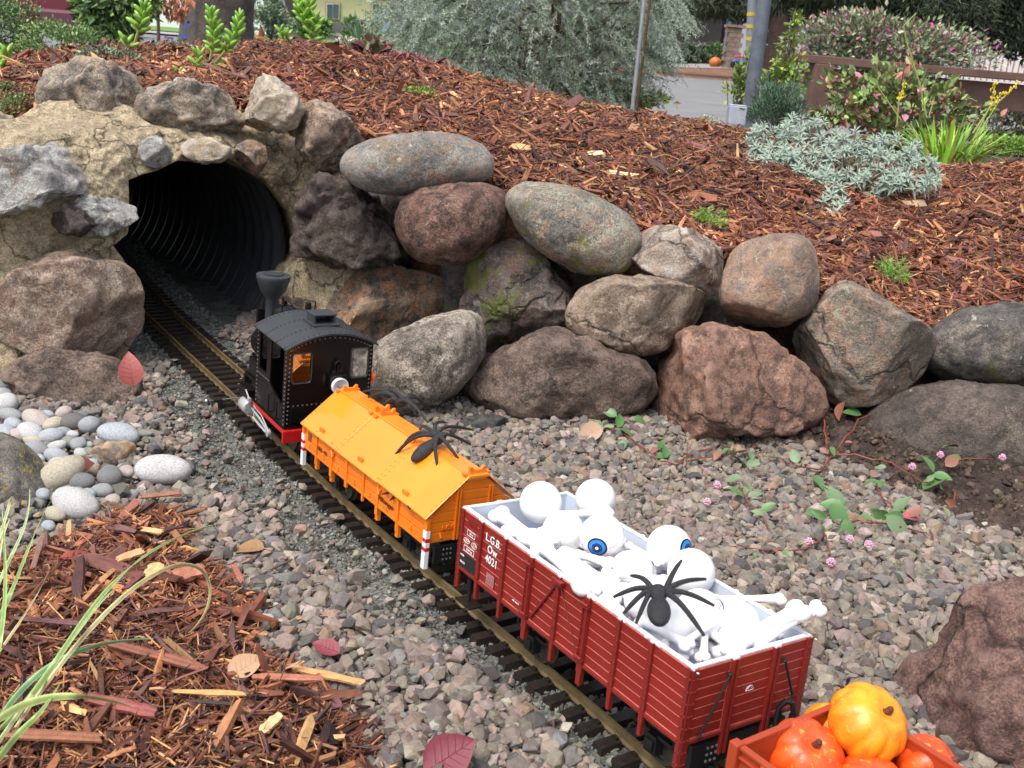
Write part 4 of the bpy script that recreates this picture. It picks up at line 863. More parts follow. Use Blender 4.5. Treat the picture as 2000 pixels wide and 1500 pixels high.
# side walls with an open doorway window
for sy in (-1, 1):
    outer = [(X0 + .0021, zb), (X1 - .0023, zb), (X1 - .0023, ze + .001), (X0 + .0021, ze + .001)]
    door = [(X0 + .046, .086), (X0 + .052, .082), (X1 - .014, .072), (X1 - .010, .076), (X1 - .010, ze - .008), (X1 - .014, ze - .004), (X0 + .050, ze - .004), (X0 + .046, ze - .008)]
    win = [(X0 + .010, .094), (X0 + .034, .094), (X0 + .034, ze - .008), (X0 + .030, ze - .004), (X0 + .014, ze - .004), (X0 + .010, ze - .008)]
    bm = bmesh.new(); es = []
    for P in (outer, door, win):
        vs = [bm.verts.new((p[0], sy * hw, p[1])) for p in P]; es += [bm.edges.new((vs[i], vs[(i + 1) % len(vs)])) for i in range(len(vs))]
    bmesh.ops.triangle_fill(bm, edges=es, use_beauty=True); r = bmesh.ops.extrude_face_region(bm, geom=list(bm.faces)); bmesh.ops.translate(bm, verts=[v for v in r['geom'] if isinstance(v, bmesh.types.BMVert)], vec=(0, -sy * .002, 0))
    bmesh.ops.recalc_face_normals(bm, faces=bm.faces); me = bpy.data.meshes.new('side_wall'); bm.to_mesh(me); bm.free(); link('side_wall', me, m_lblack, loco)
    for x in (X0 + .055, X1 - .016):
        b = MB(); y = sy * (hw + .004); b.tube([(x, sy * hw, .052 + .0), (x, y, .053), (x, y, .075), (x, sy * hw, .076)], .0010, 8); b.build('handrail', m_lblack, loco, smooth=True)
    b = MB(); rivets(b, [(X1 - .003, sy * (hw + .0003), zb + .004 + k * .0052) for k in range(19)] + [(X0 + .005 + k * .0055, sy * (hw + .0003), .088 - max(0, k - 7) * .0006) for k in range(8)] + [(X0 + .004, sy * (hw + .0003), zb + .004 + k * .0052) for k in range(19)], 1); b.build('wall_rivet', m_rivet, loco)['kind'] = 'stuff'
b = MB(); rv = []
for sy in (-1, 1): rv += [(X1 + .0002, sy * (hw - .003), zb + .006 + k * .0053) for k in range(18)]
rv += [(X1 + .0002, hw * math.cos(a) * .95, ze - .004 + (zr - ze) * math.sin(a) ** 2) for a in np.linspace(.25, math.pi - .25, 22)] + [(X1 + .0002, -hw + .004 + k * .0058, .0735) for k in range(18)]
rivets(b, rv, 0); b.build('wall_rivet', m_rivet, loco)['kind'] = 'stuff'
b = MB(); b.box((X1 + .0010, 0, .0625), (.0016, hw * 2 - .012, .020)); b.build('lower_panel', m_lblack, loco, bevel=.0004)
# roof
b = MB(); n_ = 16; P = [((hw + .0045) * math.cos(a), ze - .0005 + (zr - ze + .003) * math.sin(a) ** 2) for a in np.linspace(0, math.pi, n_)]; P2_ = [(y * .985, z - .0022) for y, z in P[::-1]]
xa, xb = X0 - .004, X1 + .005; k = len(P)
V = [(x, y, z) for x in (xa, xb) for y, z in P] + [(x, y * .985, z - .0020) for x in (xa, xb) for y, z in P]
Fq = [(i, i + 1, k + i + 1, k + i) for i in range(k - 1)] + [(2 * k + i, 3 * k + i, 3 * k + i + 1, 2 * k + i + 1) for i in range(k - 1)] + [(i, 2 * k + i, 2 * k + i + 1, i + 1) for i in range(k - 1)] + [(k + i, k + i + 1, 3 * k + i + 1, 3 * k + i) for i in range(k - 1)] + [(0, k, 3 * k, 2 * k), (k - 1, 2 * k + k - 1, 3 * k + k - 1, k + k - 1)]
b.add(V, Fq); b.build('cab_roof', m_roof, loco, smooth=True)
b = MB()
for x in (xa + .006, (xa + xb) / 2 - .012, (xa + xb) / 2 + .022, xb - .006):
    for a in np.linspace(.12, math.pi - .12, 26): b.box((x, (hw + .0045) * math.cos(a), ze + (zr - ze + .003) * math.sin(a) ** 2 - .0002), (.0010, .0010, .0012))
b.build('roof_rivet', m_roof, loco)['kind'] = 'stuff'
b = MB(); xm = .140; zt_ = zr + .002
b.box((xm, .004, zt_ + .001), (.034, .034, .002)); b.box((xm - .002, .004 - .0125, zt_ + .006), (.022, .003, .010)).box((xm - .002, .004 + .0125, zt_ + .006), (.022, .003, .010)).box((xm - .002, .004, zt_ + .0118), (.025, .030, .002)).box((xm - .0115, .004, zt_ + .006), (.002, .024, .010)); b.build('roof_vent', m_roof, loco, bevel=.0004)
# lamp on the rear wall
b = MB(); b.box((X1 + .004, .008, .101), (.007, .022, .018)).box((X1 + .002, .008, .112), (.003, .016, .006)); o = b.build('lamp_housing', m_lblack, loco, bevel=.0006)
B = basis((1, 0, 0)); b = MB(); b.lathe([(.0065, 0), (.0100, .003), (.0105, .008), (.0098, .0085), (.009, .0080), (.0035, .004), (0, .0035)], (X1 + .006, .008, .0975), B, 28); b.build('lamp_reflector', m_white, o, smooth=True)
b = MB(); b.ball((X1 + .0110, .008, .0975), .002, 10); b.build('lamp_bulb', m_silver, o, smooth=True)
b = MB(); b.tube([(X1 + .002, .004, .112), (X1 + .004, .004, .124), (X1 + .004, .008, .1275), (X1 + .004, .012, .124), (X1 + .002, .012, .112)], .0013, 8).tube([(X1 + .003, .008, .110), (X1 + .003, .008, .122)], .0020, 8); b.build('lamp_bracket', m_lblack, loco, smooth=True)
b = MB(); b.tube([(X1 + .001, .022, .0805), (X1 + .004, .023, .0825), (X1 + .004, .031, .0825), (X1 + .001, .032, .0805)], .0010, 8); b.build('handrail', m_lblack, loco, smooth=True)
# running board, red beams
b = MB(); b.box((.109, 0, .0445), (.148, hw * 2 + .004, .003)).box((.005, 0, .0445), (.06, .056, .003)); b.build('footplate', m_lblack, loco)
for sy in (-1, 1):
    b = MB(); b.box((.120, sy * (hw + .001), .0425), (.130, .0024, .0055)); b.build('red_edge', m_lred, loco, bevel=.0004)
for X, wb in ((X1 + .003, hw * 2 + .006), (-.026, .058)):
    b = MB(); b.box((X, 0, .0365), (.004, wb, .0155)); b.build('buffer_beam', m_lred if X > 0 else m_black, loco, bevel=.0005)
    b = MB(); rivets(b, [(X + .0022 * (1 if X > 0 else -1), y, .0425) for y in np.linspace(-.5, .5, 13) * wb * .92], 0); b.build('beam_rivet', m_lred if X > 0 else m_black, loco)['kind'] = 'stuff'
# boiler, chimney, domes
B = basis((1, 0, 0)); b = MB(); b.lathe([(.021, -.025), (.0225, -.024), (.0225, .085), (.0225, .086)], (0, 0, .090), B, 32); b.build('boiler', m_lblack, loco, smooth=True)
b = MB(); b.lathe([(0, -.028), (.016, -.0275), (.0205, -.025)], (0, 0, .090), B, 32); b.build('smokebox_door', m_lblack, loco, smooth=True)
b = MB()
b.box((.030, 0, .058), (.10, .050, .026))
b.build('boiler_saddle', m_lblack, loco, bevel=.001)
cx = -.010
b = MB(); b.lathe([(.0100, 0), (.0088, .006), (.0088, .040), (.0100, .042), (.0165, .050), (.0218, .066), (.0226, .070), (.0222, .0715), (.0150, .0725), (0, .0726)], (cx, 0, .112), None, 36); o = b.build('chimney', m_roof, loco, smooth=True)
b = MB(); b.lathe([(.0128, 0), (.0134, .0014), (.012, .0018), (.0115, .001)], (cx, 0, .1845), None, 30)
for k in range(-4, 5): w = math.sqrt(.0115 ** 2 - (k * .0025) ** 2); b.box((cx, k * .0025, .1853), (w * 2, .0009, .0012))
b.build('spark_grate', m_roof, o)
b = MB(); b.lathe([(.0168, 0), (.0162, .004), (.0162, .034), (.0148, .0400), (.009, .0435), (0, .0445)], (.034, 0, .110), None, 32); o = b.build('steam_dome', m_lblack, loco, smooth=True)
b = MB(); b.tube([(.026, 0, .1535), (.026, 0, .162), (.032, .002, .163), (.045, .006, .156)], .0012, 8).ball((.026, 0, .162), .0028, 8).tube([(.049, -.010, .112), (.049, -.010, .158)], .0009, 6).ball((.049, -.010, .159), .0018, 8).box((.032, 0, .1575), (.008, .004, .004)); b.build('safety_valve', m_lblack, o, smooth=True)
b = MB(); b.box((-.031, -.004, .122), (.008, .016, .022)).tube([(-.031, -.004, .132), (-.031, -.004, .144)], .0012, 6); b.build('feed_pump', m_lblack, loco, bevel=.0004)
b = MB(); b.lathe([(.005, 0), (.005, .0455), (.0054, .046), (0, .0465)], (.064, .010, .110), None, 16); b.build('generator', m_lblack, loco, smooth=True)
b = MB(); b.lathe([(.003, 0), (.0022, .020), (.0038, .026), (.0022, .032), (.0034, .036), (.0042, .045), (.0034, .050), (0, .052)], (.075, .014, .118), None, 14).tube([(.070, .010, .171), (.078, .022, .170), (.078, .022, .128)], .0010, 8); b.build('whistle', m_lblack, loco, smooth=True)
# cylinders, rods, wheels
for sy in (-1, 1):
    B = basis((1, 0, 0)); b = MB(); b.lathe([(0, -.011), (.0085, -.011), (.0098, -.009), (.0098, .009), (.0085, .011), (0, .011)], (.066, sy * (hw + .002), .034), B, 24); o = b.build('cylinder', m_silver, loco, smooth=True)
    b = MB(); rivets(b, [(.0775, sy * (hw + .002) + .0065 * math.cos(a), .034 + .0065 * math.sin(a)) for a in np.linspace(0, 2 * math.pi, 7)[:-1]], 0); b.build('cylinder_bolt', m_silver, o)
    b = MB(); y = sy * (hw + .001)
    b.box((.056, sy * (hw - .001), .048), (.030, .012, .015)); b.build('valve_chest', m_lblack, loco, bevel=.0006)
    b = MB(); b.tube([(.078, y, .034), (.106, y, .031), (.136, y, .024)], .0015, 6).tube([(.088, y + sy * .002, .026), (.118, y + sy * .002, .024), (.134, y + sy * .002, .023)], .0016, 6).box((.088, y, .034), (.003, .0025, .018)).tube([(.088, y + sy * .001, .041), (.112, y, .037), (.134, y, .027)], .0010, 6).lathe([(.0050, -.002), (.0050, .002)], (.136, y, .023), basis((0, 1, 0)), 16); b.build('connecting_rod', m_silver, loco, bevel=.0004)
    b = MB(); b.tube([(.076, sy * (hw + .005), .043), (.080, sy * (hw + .006), .049), (.068, sy * (hw + .006), .056)], .0009, 6).box((.081, sy * (hw + .006), .047), (.006, .003, .005)); b.build('steam_pipe', m_silver, loco)
    for x in (.02, .142):
        b = MB(); c = (x, sy * .0225, .020); B2 = basis((0, 1, 0)); b.lathe([(.0215, -.001), (.0215, .001), (.0195, .0015), (.0195, .005), (.016, .005), (.0155, .003), (.005, .003), (.005, .006), (0, .006)] if sy > 0 else [(0, -.006), (.005, -.006), (.005, -.003), (.0155, -.003), (.016, -.005), (.0195, -.005), (.0195, -.0015), (.0215, -.001), (.0215, .001)], c, B2, 28); b.build('wheel', m_wheel, loco, smooth=True)
b = MB(); b.box((.080, 0, .034), (.20, .046, .020)); b.build('chassis', m_lblack, loco)
b = MB(); b.box((X1 + .014, 0, .0205), (.026, .012, .005)).lathe([(.0115, -.002), (.0115, .002)], (X1 + .028, 0, .0205), None, 20); b.build('coupler', m_lblack, loco)
m_olamp = plain('orange_lens', (.85, .14, .03), .3, var=.05)
b = MB(); b.lathe([(.004, 0), (.0048, .002), (.0048, .006), (.003, .009), (0, .0095)], (X1 - .006, hw + .0045, .096), None, 14).box((X1 - .006, hw + .001, .094), (.006, .008, .004)); b.build('marker_lamp', m_olamp, loco, smooth=False)
# ================================================================== CARGO: eyeballs, bones, spiders, pumpkins
def plane_hit(px, py, o, nrm):
    v = Fv + Rv * (px - 1000) / FPX - Uv * (py - 750) / FPX; return Cc + v * (((o - Cc) @ nrm) / (v @ nrm))
def onred(px, py, z): return plane_hit(px, py, RO + RU * z, RU)
m_eye = plain('eyeball_white', (.82, .82, .84), .28, var=.01, coat=.3)
m_iris = plain('iris_blue', (.015, .20, .62), .3, var=.35, vs=500)
m_dot = plain('pupil_black', (.006, .006, .008), .25, var=.0); m_vein = plain('vein_red', (.55, .04, .10), .4, var=.1)
ER = .0182
def cap_mesh(r, a0, a1, B, n=5):
    return [(r * math.sin(a), r * math.cos(a)) for a in np.linspace(a1, a0, n)]
def eyeball(px, py, z, d, label, r=ER):
    c = onred(px, py, z); e = empty('eyeball', label, 'toy eyeball', 'white toy eyeballs in the red wagon', loc=c)
    b = MB(); b.ball((0, 0, 0), r, 40); b.build('ball', m_eye, e, smooth=True)
    if d is None: return e
    v = Rv * d[0] + Uv * d[1] - Fv * d[2]; B = basis(v)
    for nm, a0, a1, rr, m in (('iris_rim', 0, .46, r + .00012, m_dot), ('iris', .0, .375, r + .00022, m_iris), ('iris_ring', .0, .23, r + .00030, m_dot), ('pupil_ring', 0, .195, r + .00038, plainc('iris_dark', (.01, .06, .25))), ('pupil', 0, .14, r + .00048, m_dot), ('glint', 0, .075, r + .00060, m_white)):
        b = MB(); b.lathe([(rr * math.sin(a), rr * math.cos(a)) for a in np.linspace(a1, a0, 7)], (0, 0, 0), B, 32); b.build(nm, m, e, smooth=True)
    rv = rs(int(px)); b = MB()
    for k in range(7):
        ph = k * 2 * math.pi / 7 + rv.uniform(-.3, .3); pts = []
        for t in range(6):
            th = .56 + t * .085; ph += rv.uniform(-.12, .12); pts.append(B @ np.array([math.sin(th) * math.cos(ph), math.sin(th) * math.sin(ph), math.cos(th)]) * (r + .00005))
        b.tube(pts, [.00028, .0001], 5)
        q = pts[2]; p2 = ph + .25; b.tube([q, B @ np.array([math.sin(1.0) * math.cos(p2), math.sin(1.0) * math.sin(p2), math.cos(1.0)]) * (r + .00005)], [.0002, .0001], 4)
    b.build('vein', m_vein, e); return e
_pc = {}
def plainc(n, c):
    if n not in _pc: _pc[n] = plain(n, c, .3, var=.1)
    return _pc[n]
for a in [(1056, 981, .112, None, 'eyeball turned away, at the far left of the heap'), (1163, 975, .110, None, 'eyeball turned away, highest at the far end of the wagon'),
          (1176, 1047, .110, (-.28, -.36, .80), 'eyeball looking at the viewer with a blue iris'), (1307, 1070, .109, (.62, .05, .62), 'eyeball whose blue iris faces the far side board'),
          (1350, 1118, .109, (.2, .5, -.8), 'eyeball just behind the raised spider leg'), (1268, 1172, .105, (-.2, -.9, .1), 'eyeball under the black spider'),
          (1366, 1200, .100, (.97, .28, -.02), 'eyeball with only a sliver of blue iris showing at its edge'), (1436, 1222, .094, (0, .3, -1), 'eyeball nearest the near end board'),
          (1100, 1040, .098, None, 'eyeball sunk between the far bones'), (1233, 1120, .092, (-.9, 0, .1), 'eyeball sunk under bones in the middle'), (1305, 1225, .090, (.75, -.6, -.1), 'eyeball low by the side board under the spider')]:
    eyeball(*a)
m_bone = plain('bone_plastic', (.80, .79, .82), .38, var=.03, vs=30)
def bone_mesh(seed, L=.07):
    g = rs(seed); b = MB(); r = .0042
    xs_ = np.linspace(-L / 2, L / 2, 9); pts = [(x, .0025 * math.sin((x / L + .5) * math.pi) * g.uniform(.5, 1), 0) for x in xs_]
    b.tube(pts, [r * 1.5, r * 1.15, r * .95, r * 1.0, r * 1.15, r * 1.5], 12)
    for e in (-1, 1):
        for s in (-1, 1): b.ball((e * (L / 2 - .0005), s * r * .82, g.uniform(-.0008, .0008)), (r * 1.55, r * 1.25, r * 1.3), 14)
    me = b.build('bone', m_bone, smooth=True); m = me.data; bpy.data.objects.remove(me); return m
BM = [bone_mesh(i, l) for i, l in enumerate((.068, .060, .075, .052))]
def bone(A, B_, label, k=0, roll=0):
    A = np.array(A); B_ = np.array(B_); d = B_ - A; L = np.linalg.norm(d); d /= L; R3 = basis(RU, d); R3[:, 0] = d; y = np.cross(RU, d); y /= np.linalg.norm(y); z = np.cross(d, y)
    y2 = y * math.cos(roll) + z * math.sin(roll); z2 = np.cross(d, y2); base = (.068, .060, .075, .052)[k] + .004
    o = link('bone', BM[k]); c = (A + B_) / 2; s = L / base
    o.matrix_world = frame_matrix(c, d, y2, z2) @ Matrix.Diagonal((s, min(s, 1.25), min(s, 1.25), 1)); return tag(o, label, 'toy bone', 'white toy bones in the red wagon')
EX = [((972, 1004), (1062, 1075), .101, 'bone whose knob points at the far left corner of the wagon', .3), ((1030, 1046), (1150, 1150), .106, 'long bone lying along the side board below the front eyeball', 0),
      ((1395, 1174), (1528, 1170), .106, 'bone lying level across the near right corner', .2), ((1424, 1272), (1566, 1190), .108, 'lower of the two bones reaching over the end board', 0),
      ((1476, 1262), (1602, 1186), .110, 'topmost bone poking out over the near end board', .5), ((1250, 1212), (1345, 1262), .099, 'bone with a fat knob beside the side board near the spider', .4),
      ((1335, 1258), (1400, 1215), .100, 'short bone between the spider and the near corner', 1.2), ((1085, 1010), (1190, 1000), .108, 'bone bridging the two far eyeballs', 0), ((1180, 1120), (1300, 1135), .103, 'bone in the middle, under the spider leg tip', .3),
      ((1100, 1090), (1210, 1165), .099, 'bone tilted against the side board in the middle', .8), ((1225, 1065), (1290, 1100), .103, 'bone lying between the two blue irises', .2), ((1500, 1200), (1530, 1240), .095, 'upright looking bone beside the near right corner', .2)]
for k, (a, b_, z, lab, rl) in enumerate(EX): bone(onred(*a, z - .003 - (.006 if k in (3, 4) else 0)), onred(*b_, z + (.014 if k in (3, 4) else 0)), lab, k % 4, rl)
rb = rs(12)
for k in range(80):
    X = rb.uniform(-.10, .108); Y_ = rb.uniform(-.034, .034); Z_ = .065 + (k % 6) * .0064 + rb.uniform(0, .002); a = rb.uniform(0, math.pi); Lb = rb.uniform(.044, .060)
    ca, sa = math.cos(a), math.sin(a) * .75; dz = rb.uniform(-.05, .05)
    f_ = lambda s: RO + RD * np.clip(X + s * ca * Lb / 2, -.132, .132) + RN * np.clip(Y_ + s * sa * Lb / 2, -.043, .043) + RU * (Z_ + s * dz * Lb / 2)
    A, B_ = f_(-1), f_(1)
    if np.linalg.norm(A - B_) > .03: bone(A, B_, 'white toy bone half buried in the heap of bones and eyeballs', k % 4, rb.uniform(0, 3))

m_spid = plain('spider_rubber', (.016, .016, .019), .5, var=.9, vs=1400, bs=1, bd=.0012, bsc=1100)
def spider(T, A, tips, up, label, s=1.0, lift=.010):
    "T thorax centre, A abdomen centre, tips of the eight legs (world points)"
    T, A, up = map(np.array, (T, A, up)); e = empty('toy_spider', label, 'toy spider', 'black rubber toy spiders', loc=T)
    f = A - T; f /= np.linalg.norm(f); B = basis(f, up)
    b = MB(); b.ball(A - T, (.0060 * s, .0076 * s, .0155 * s), 20, B); b.build('abdomen', m_spid, e, smooth=True)
    b = MB(); b.ball((0, 0, 0), (.0046 * s, .0060 * s, .0088 * s), 16, B)
    for k in (-1, 1): b.ball(-f * .0072 * s + B[:, 1] * k * .0024 * s, .0017 * s, 8)
    b.build('head', m_spid, e, smooth=True)
    for tip in tips:
        w = np.array(tip) - T; L = np.linalg.norm(w); pts = []
        side = np.sign(w @ B[:, 1]); root = B[:, 1] * side * .004 * s - f * .001
        for t in np.linspace(0, 1, 10):
            pts.append(root * (1 - t) + w * t + up * math.sin(math.pi * t ** .75) * min(lift, L * .28))
        b = MB(); b.tube(pts, [.0021 * s, .0019 * s, .0017 * s, .0016 * s, .0010 * s], 8); b.build('leg', m_spid, e, smooth=True)
    return e
z = .118
spider(onred(1286, 1158, z + .008), onred(1287, 1194, z + .006), [onred(*p, z + dz) for p, dz in (((1331, 1095), .014), ((1378, 1131), .010), ((1395, 1183), .004), ((1375, 1241), .0), ((1232, 1124), .010), ((1198, 1166), .002), ((1217, 1199), -.006), ((1242, 1218), -.008))], RU, 'black spider sprawled on top of the white bones and eyeballs', 1.05, .004)
oO, oD, oN, oU = fo
def onroof(px, py, lift=.001):
    q = plane_hit(px, py, oO + oU * (.068 + lift) - oN * .0515, oU * math.cos(slope) - oN * math.sin(slope)); y = (q - oO) @ oN
    return q if y < -.004 else plane_hit(px, py, oO + oU * (.105 + lift), oU)
nl = oU * math.cos(slope) - oN * math.sin(slope)
spider(onroof(857, 857, .010), onroof(829, 880, .0085), [onroof(*p) for p in ((771, 889), (789, 867), (820, 838))] + [onroof(868, 825, .006), onroof(921, 839, .004), onroof(919, 868), onroof(895, 895), onroof(855, 916)], nl, 'black spider climbing the near half of the orange roof', 1.08)
hi = lambda x, y, h: plane_hit(x, y, oO + oU * h, oU)
spider(hi(782, 786, .113), hi(764, 779, .112), [hi(709, 765, .112), hi(719, 776, .110), hi(750, 789, .110), hi(730, 768, .108), hi(836, 826, .106), hi(812, 810, .106), hi(840, 800, .096), hi(826, 790, .096)], oU, 'black spider straddling the ridge of the orange wagon near the locomotive', 1.0, .009)
q0 = oO + oD * .060 - oN * .034 + oU * .060
spider(q0 + oD * .006, q0 - oD * .008, [plane_hit(a, b_, oO - oN * .0555, oN) for a, b_ in ((746, 965), (762, 977), (800, 994))] + [q0 + oD * .02 + oN * .01], oU, 'spider hidden under the orange eave with only leg tips poking out', .8, .002)

# pumpkins in the low wagon
def pumpkin_mat(name, c1, c2, c3):
    m, t, p = NT(name); v = objco(t, 3); a = noise_n(t, 60, 4, .6, v, .8); b_ = noise_n(t, 240, 4, .7, v)
    base = mix(t, ramp(t, a, [(.4, 0), (.62, 1)]), c1, c2); base = mix(t, ramp(t, b_, [(.60, 0), (.66, .8)]), base, c3)
    t.links.new(base, p.inputs['Base Color']); p.inputs['Roughness'].default_value = .42; p.inputs['Coat Weight'].default_value = .15
    bump(t, p, b_, .3, .001); return m
mp1 = pumpkin_mat('gourd_yellow', (.85, .32, .01), (.80, .20, .01), (.75, .45, .05)); mp2 = pumpkin_mat('gourd_red', (.72, .06, .012), (.78, .11, .012), (.85, .35, .02)); m_stem = plain('gourd_stem', (.10, .03, .012), .6, bs=.5)
def gourd(px, py, z, r, m, ax_, label, lobes=9, seed=1):
    c = plane_hit(px, py, gO + Ug * z, Ug); e = empty('toy_pumpkin', label, 'toy pumpkin', 'toy pumpkins in the low wagon', loc=c); V = []; Fs = []; n1, n2 = 28, 72
    B = basis(Rv * ax_[0] + Uv * ax_[1] - Fv * ax_[2])
    for i in range(n1 + 1):
        t = math.pi * i / n1
        for k in range(n2):
            a = 2 * math.pi * k / n2; w = 1 - .12 * (1 - abs(math.cos(lobes * a / 2)) ** .6) * math.sin(t); dip = 1 - .22 * math.exp(-(t / .3) ** 2) - .22 * math.exp(-((math.pi - t) / .3) ** 2)
            V.append((r * w * math.sin(t) * math.cos(a), r * w * math.sin(t) * math.sin(a), .84 * r * dip * math.cos(t)))
    V = np.array(V) @ B.T
    Fs = [(i * n2 + k, (i + 1) * n2 + k, (i + 1) * n2 + (k + 1) % n2, i * n2 + (k + 1) % n2) for i in range(n1) for k in range(n2)]
    link('skin', mesh_fast('skin', V, Fs, smooth=True), m, e)
    b = MB(); z0 = .84 * r * .78; b.tube([B @ np.array((0, 0, z0 - .002)), B @ np.array((.0005, 0, z0 + .001)), B @ np.array((.0015, 0, z0 + .003))], [.0030, .0022, .0026], 8); b.ball(B @ np.array((.002, .001, z0 + .003)), .0022, 8); b.build('stem', m_stem, e, smooth=True)
gourd(1694, 1412, .083, .0255, mp1, (.42, .62, .66), 'yellow orange toy pumpkin topmost of the pile', 10)
gourd(1572, 1478, .062, .0245, mp2, (.15, .68, .7), 'reddish orange toy pumpkin at the left of the pile', 9)
gourd(1815, 1505, .060, .0225, mp2, (.75, .5, .3), 'reddish orange toy pumpkin at the right of the pile', 9)
gourd(1628, 1425, .060, .021, mp1, (.2, .9, -.3), 'small yellow pumpkin half hidden behind the topmost one', 9)
gourd(1700, 1540, .055, .022, mp2, (.1, .7, .7), 'reddish pumpkin low in the middle of the pile', 9)

# ================================================================== RIVER PEBBLES
PC = {'g': (.34, .355, .375), 'd': (.15, .14, .135), 'w': (.60, .61, .61), 'y': (.52, .47, .36), 'b': (.42, .46, .51), 'p': (.50, .43, .40), 'o': (.34, .21, .11), 'k': (.20, .20, .20), 'e': (.26, .27, .23)}
PNM = {'g': 'grey', 'd': 'dark brown grey', 'w': 'whitish', 'y': 'cream', 'b': 'bluish', 'p': 'pinkish', 'o': 'orange tan', 'k': 'charcoal', 'e': 'olive grey'}
PMt = {k: rock('pebble_' + PNM[k].replace(' ', '_'), c, tuple(x * .85 for x in c), tuple(min(1, x * 1.12) for x in c), None, 0, .14, i + 60, rough=.6, bd=.0006, sc=2) for i, (k, c) in enumerate(PC.items())}
S3, F3 = ico(3); PMesh = {}
for k, m in PMt.items():
    PMesh[k] = []
    for i in range(3):
        v = S3 * (1 + .05 * fbm(S3 * 1.3 + i * 5, 90 + i, 2))[:, None]; v[:, 0] *= 1 + .12 * v[:, 1] * (i - 1); me = mesh_fast('pebble', v, F3, smooth=True); me.materials.append(m); PMesh[k].append(me)
PEBS = [(5, 750, 22, 22, 10, 'k'), (12, 787, 20, 17, 0, 'w'), (20, 810, 22, 11, -8, 'g'), (70, 818, 30, 13, -18, 'p'), (125, 806, 15, 11, 40, 'p'), (143, 824, 22, 15, 10, 'd'), (104, 829, 19, 12, 30, 'y'), (26, 828, 17, 11, -20, 'b'), (175, 830, 19, 15, 20, 'g'),
        (60, 845, 26, 16, -25, 'w'), (100, 852, 22, 14, 15, 'b'), (122, 845, 12, 14, -60, 'g'), (140, 849, 9, 12, 70, 'w'), (64, 860, 17, 9, 0, 'y'), (135, 863, 13, 14, 50, 'e'), (28, 875, 20, 9, -6, 'w'), (70, 877, 23, 14, -12, 'g'), (108, 873, 19, 10, 28, 'w'), (153, 867, 14, 13, 30, 'g'), (173, 869, 8, 6, 0, 'b'),
        (172, 883, 12, 9, 0, 'e'), (108, 890, 22, 13, -8, 'b'), (54, 895, 14, 11, 0, 'o'), (73, 897, 13, 9, 0, 'w'), (157, 885, 13, 9, -20, 'w'), (232, 847, 38, 18, -6, 'b'), (118, 925, 47, 25, 42, 'y'), (160, 940, 18, 22, 60, 'k'), (214, 930, 21, 20, 10, 'k'), (82, 917, 26, 12, -10, 'p'), (318, 917, 50, 26, 2, 'w'),
        (146, 983, 45, 25, -14, 'w'), (200, 958, 19, 12, 0, 'g'), (172, 966, 13, 12, -40, 'b'), (220, 978, 14, 12, 0, 'p'), (108, 1004, 20, 12, -15, 'y'), (95, 1027, 13, 9, -20, 'b'), (153, 958, 10, 7, 0, 'e'), (85, 965, 13, 10, -30, 'b'), (248, 921, 15, 11, -20, 'p'), (281, 847, 8, 16, 80, 'e'), (10, 845, 20, 14, -30, 'b'), (35, 850, 18, 12, 0, 'p'), (112, 902, 15, 8, 10, 'w'), (181, 905, 12, 8, -20, 'b'), (5, 770, 15, 11, 0, 'g'), (50, 800, 12, 6, 10, 'd'), (268, 832, 9, 5, 0, 'p'), (160, 812, 12, 9, 20, 'k'), (90, 810, 14, 8, 0, 'b')]
pcount = {}; grp = 'river pebbles heaped below the tunnel portal'; rp = rs(31)
special = {(232, 847): 'large bluish white pebble above the tan broken stone', (118, 925): 'large cream pebble tilted upright in the heap', (318, 917): 'large flat whitish pebble alone in the gravel nearest the track', (146, 983): 'large whitish pebble with a dark crack, touching the mulch', (214, 930): 'round charcoal pebble beside the upright brown leaf', (143, 824): 'dark brown pebble against the footing stone', (54, 895): 'small orange tan pebble beside the lichened boulder', (12, 787): 'round whitish pebble at the left edge of the heap', (70, 818): 'long pinkish pebble in the back row', (5, 750): 'charcoal pebble highest at the left edge'}
def pebble(px, py, rx, ry, an, c, lab=None):
    q = ATZ(px, py, 0); zb_ = float(bed_z(np.array([q[0]]), np.array([q[1]]))[0]); d = np.linalg.norm(q - Cc); k = d / FPX * 1.03; a = rx * k; h = min(ry * k * 1.0, a * .8); b_ = max(ry * k * 1.15, a * .6)
    c3 = ATZ(px, py, zb_ + h * .72 + .009); o = link('pebble', PMesh[c][rp.randint(3)]); R3 = basis((math.sin(R_(an)) * -.25, -.25, 1), (math.cos(R_(an)), math.sin(R_(an)) * 1.6, 0))
    o.matrix_world = frame_matrix(c3, *[R3[:, i] for i in range(3)]) @ Matrix.Diagonal((a, b_, h, 1))
    zone = 'by the footing stone of the portal' if py < 835 else ('beside the lichened boulder' if px < 62 and py > 850 else ('near the large cream pebble' if 65 < px < 185 and 890 < py < 968 else ('at the edge of the near mulch' if py > 965 else ('on the gravel side of the heap' if px > 180 else 'in the middle of the heap'))))
    szw = 'large' if rx > 22 else ('small' if rx < 13.5 else 'medium'); shp = 'long' if rx > 1.75 * ry else ('round' if rx < 1.3 * ry else 'oval')
    return tag(o, lab or special.get((round(px), round(py))) or '%s %s %s river pebble %s' % (szw, shp, PNM[c], zone), 'pebble', grp)
for p in PEBS: pebble(*p)
for k in range(70):
    q = (rp.uniform(-90, 260), rp.uniform(775, 1030)); 
    if inpoly(np.array([ATZ(*q, 0)[:2]]), PEB)[0]: o = pebble(q[0], q[1] + 4, rp.uniform(9, 17), rp.uniform(7, 11), rp.uniform(-40, 40), 'gdwybpke'[rp.randint(8)]); o.location.z -= .008
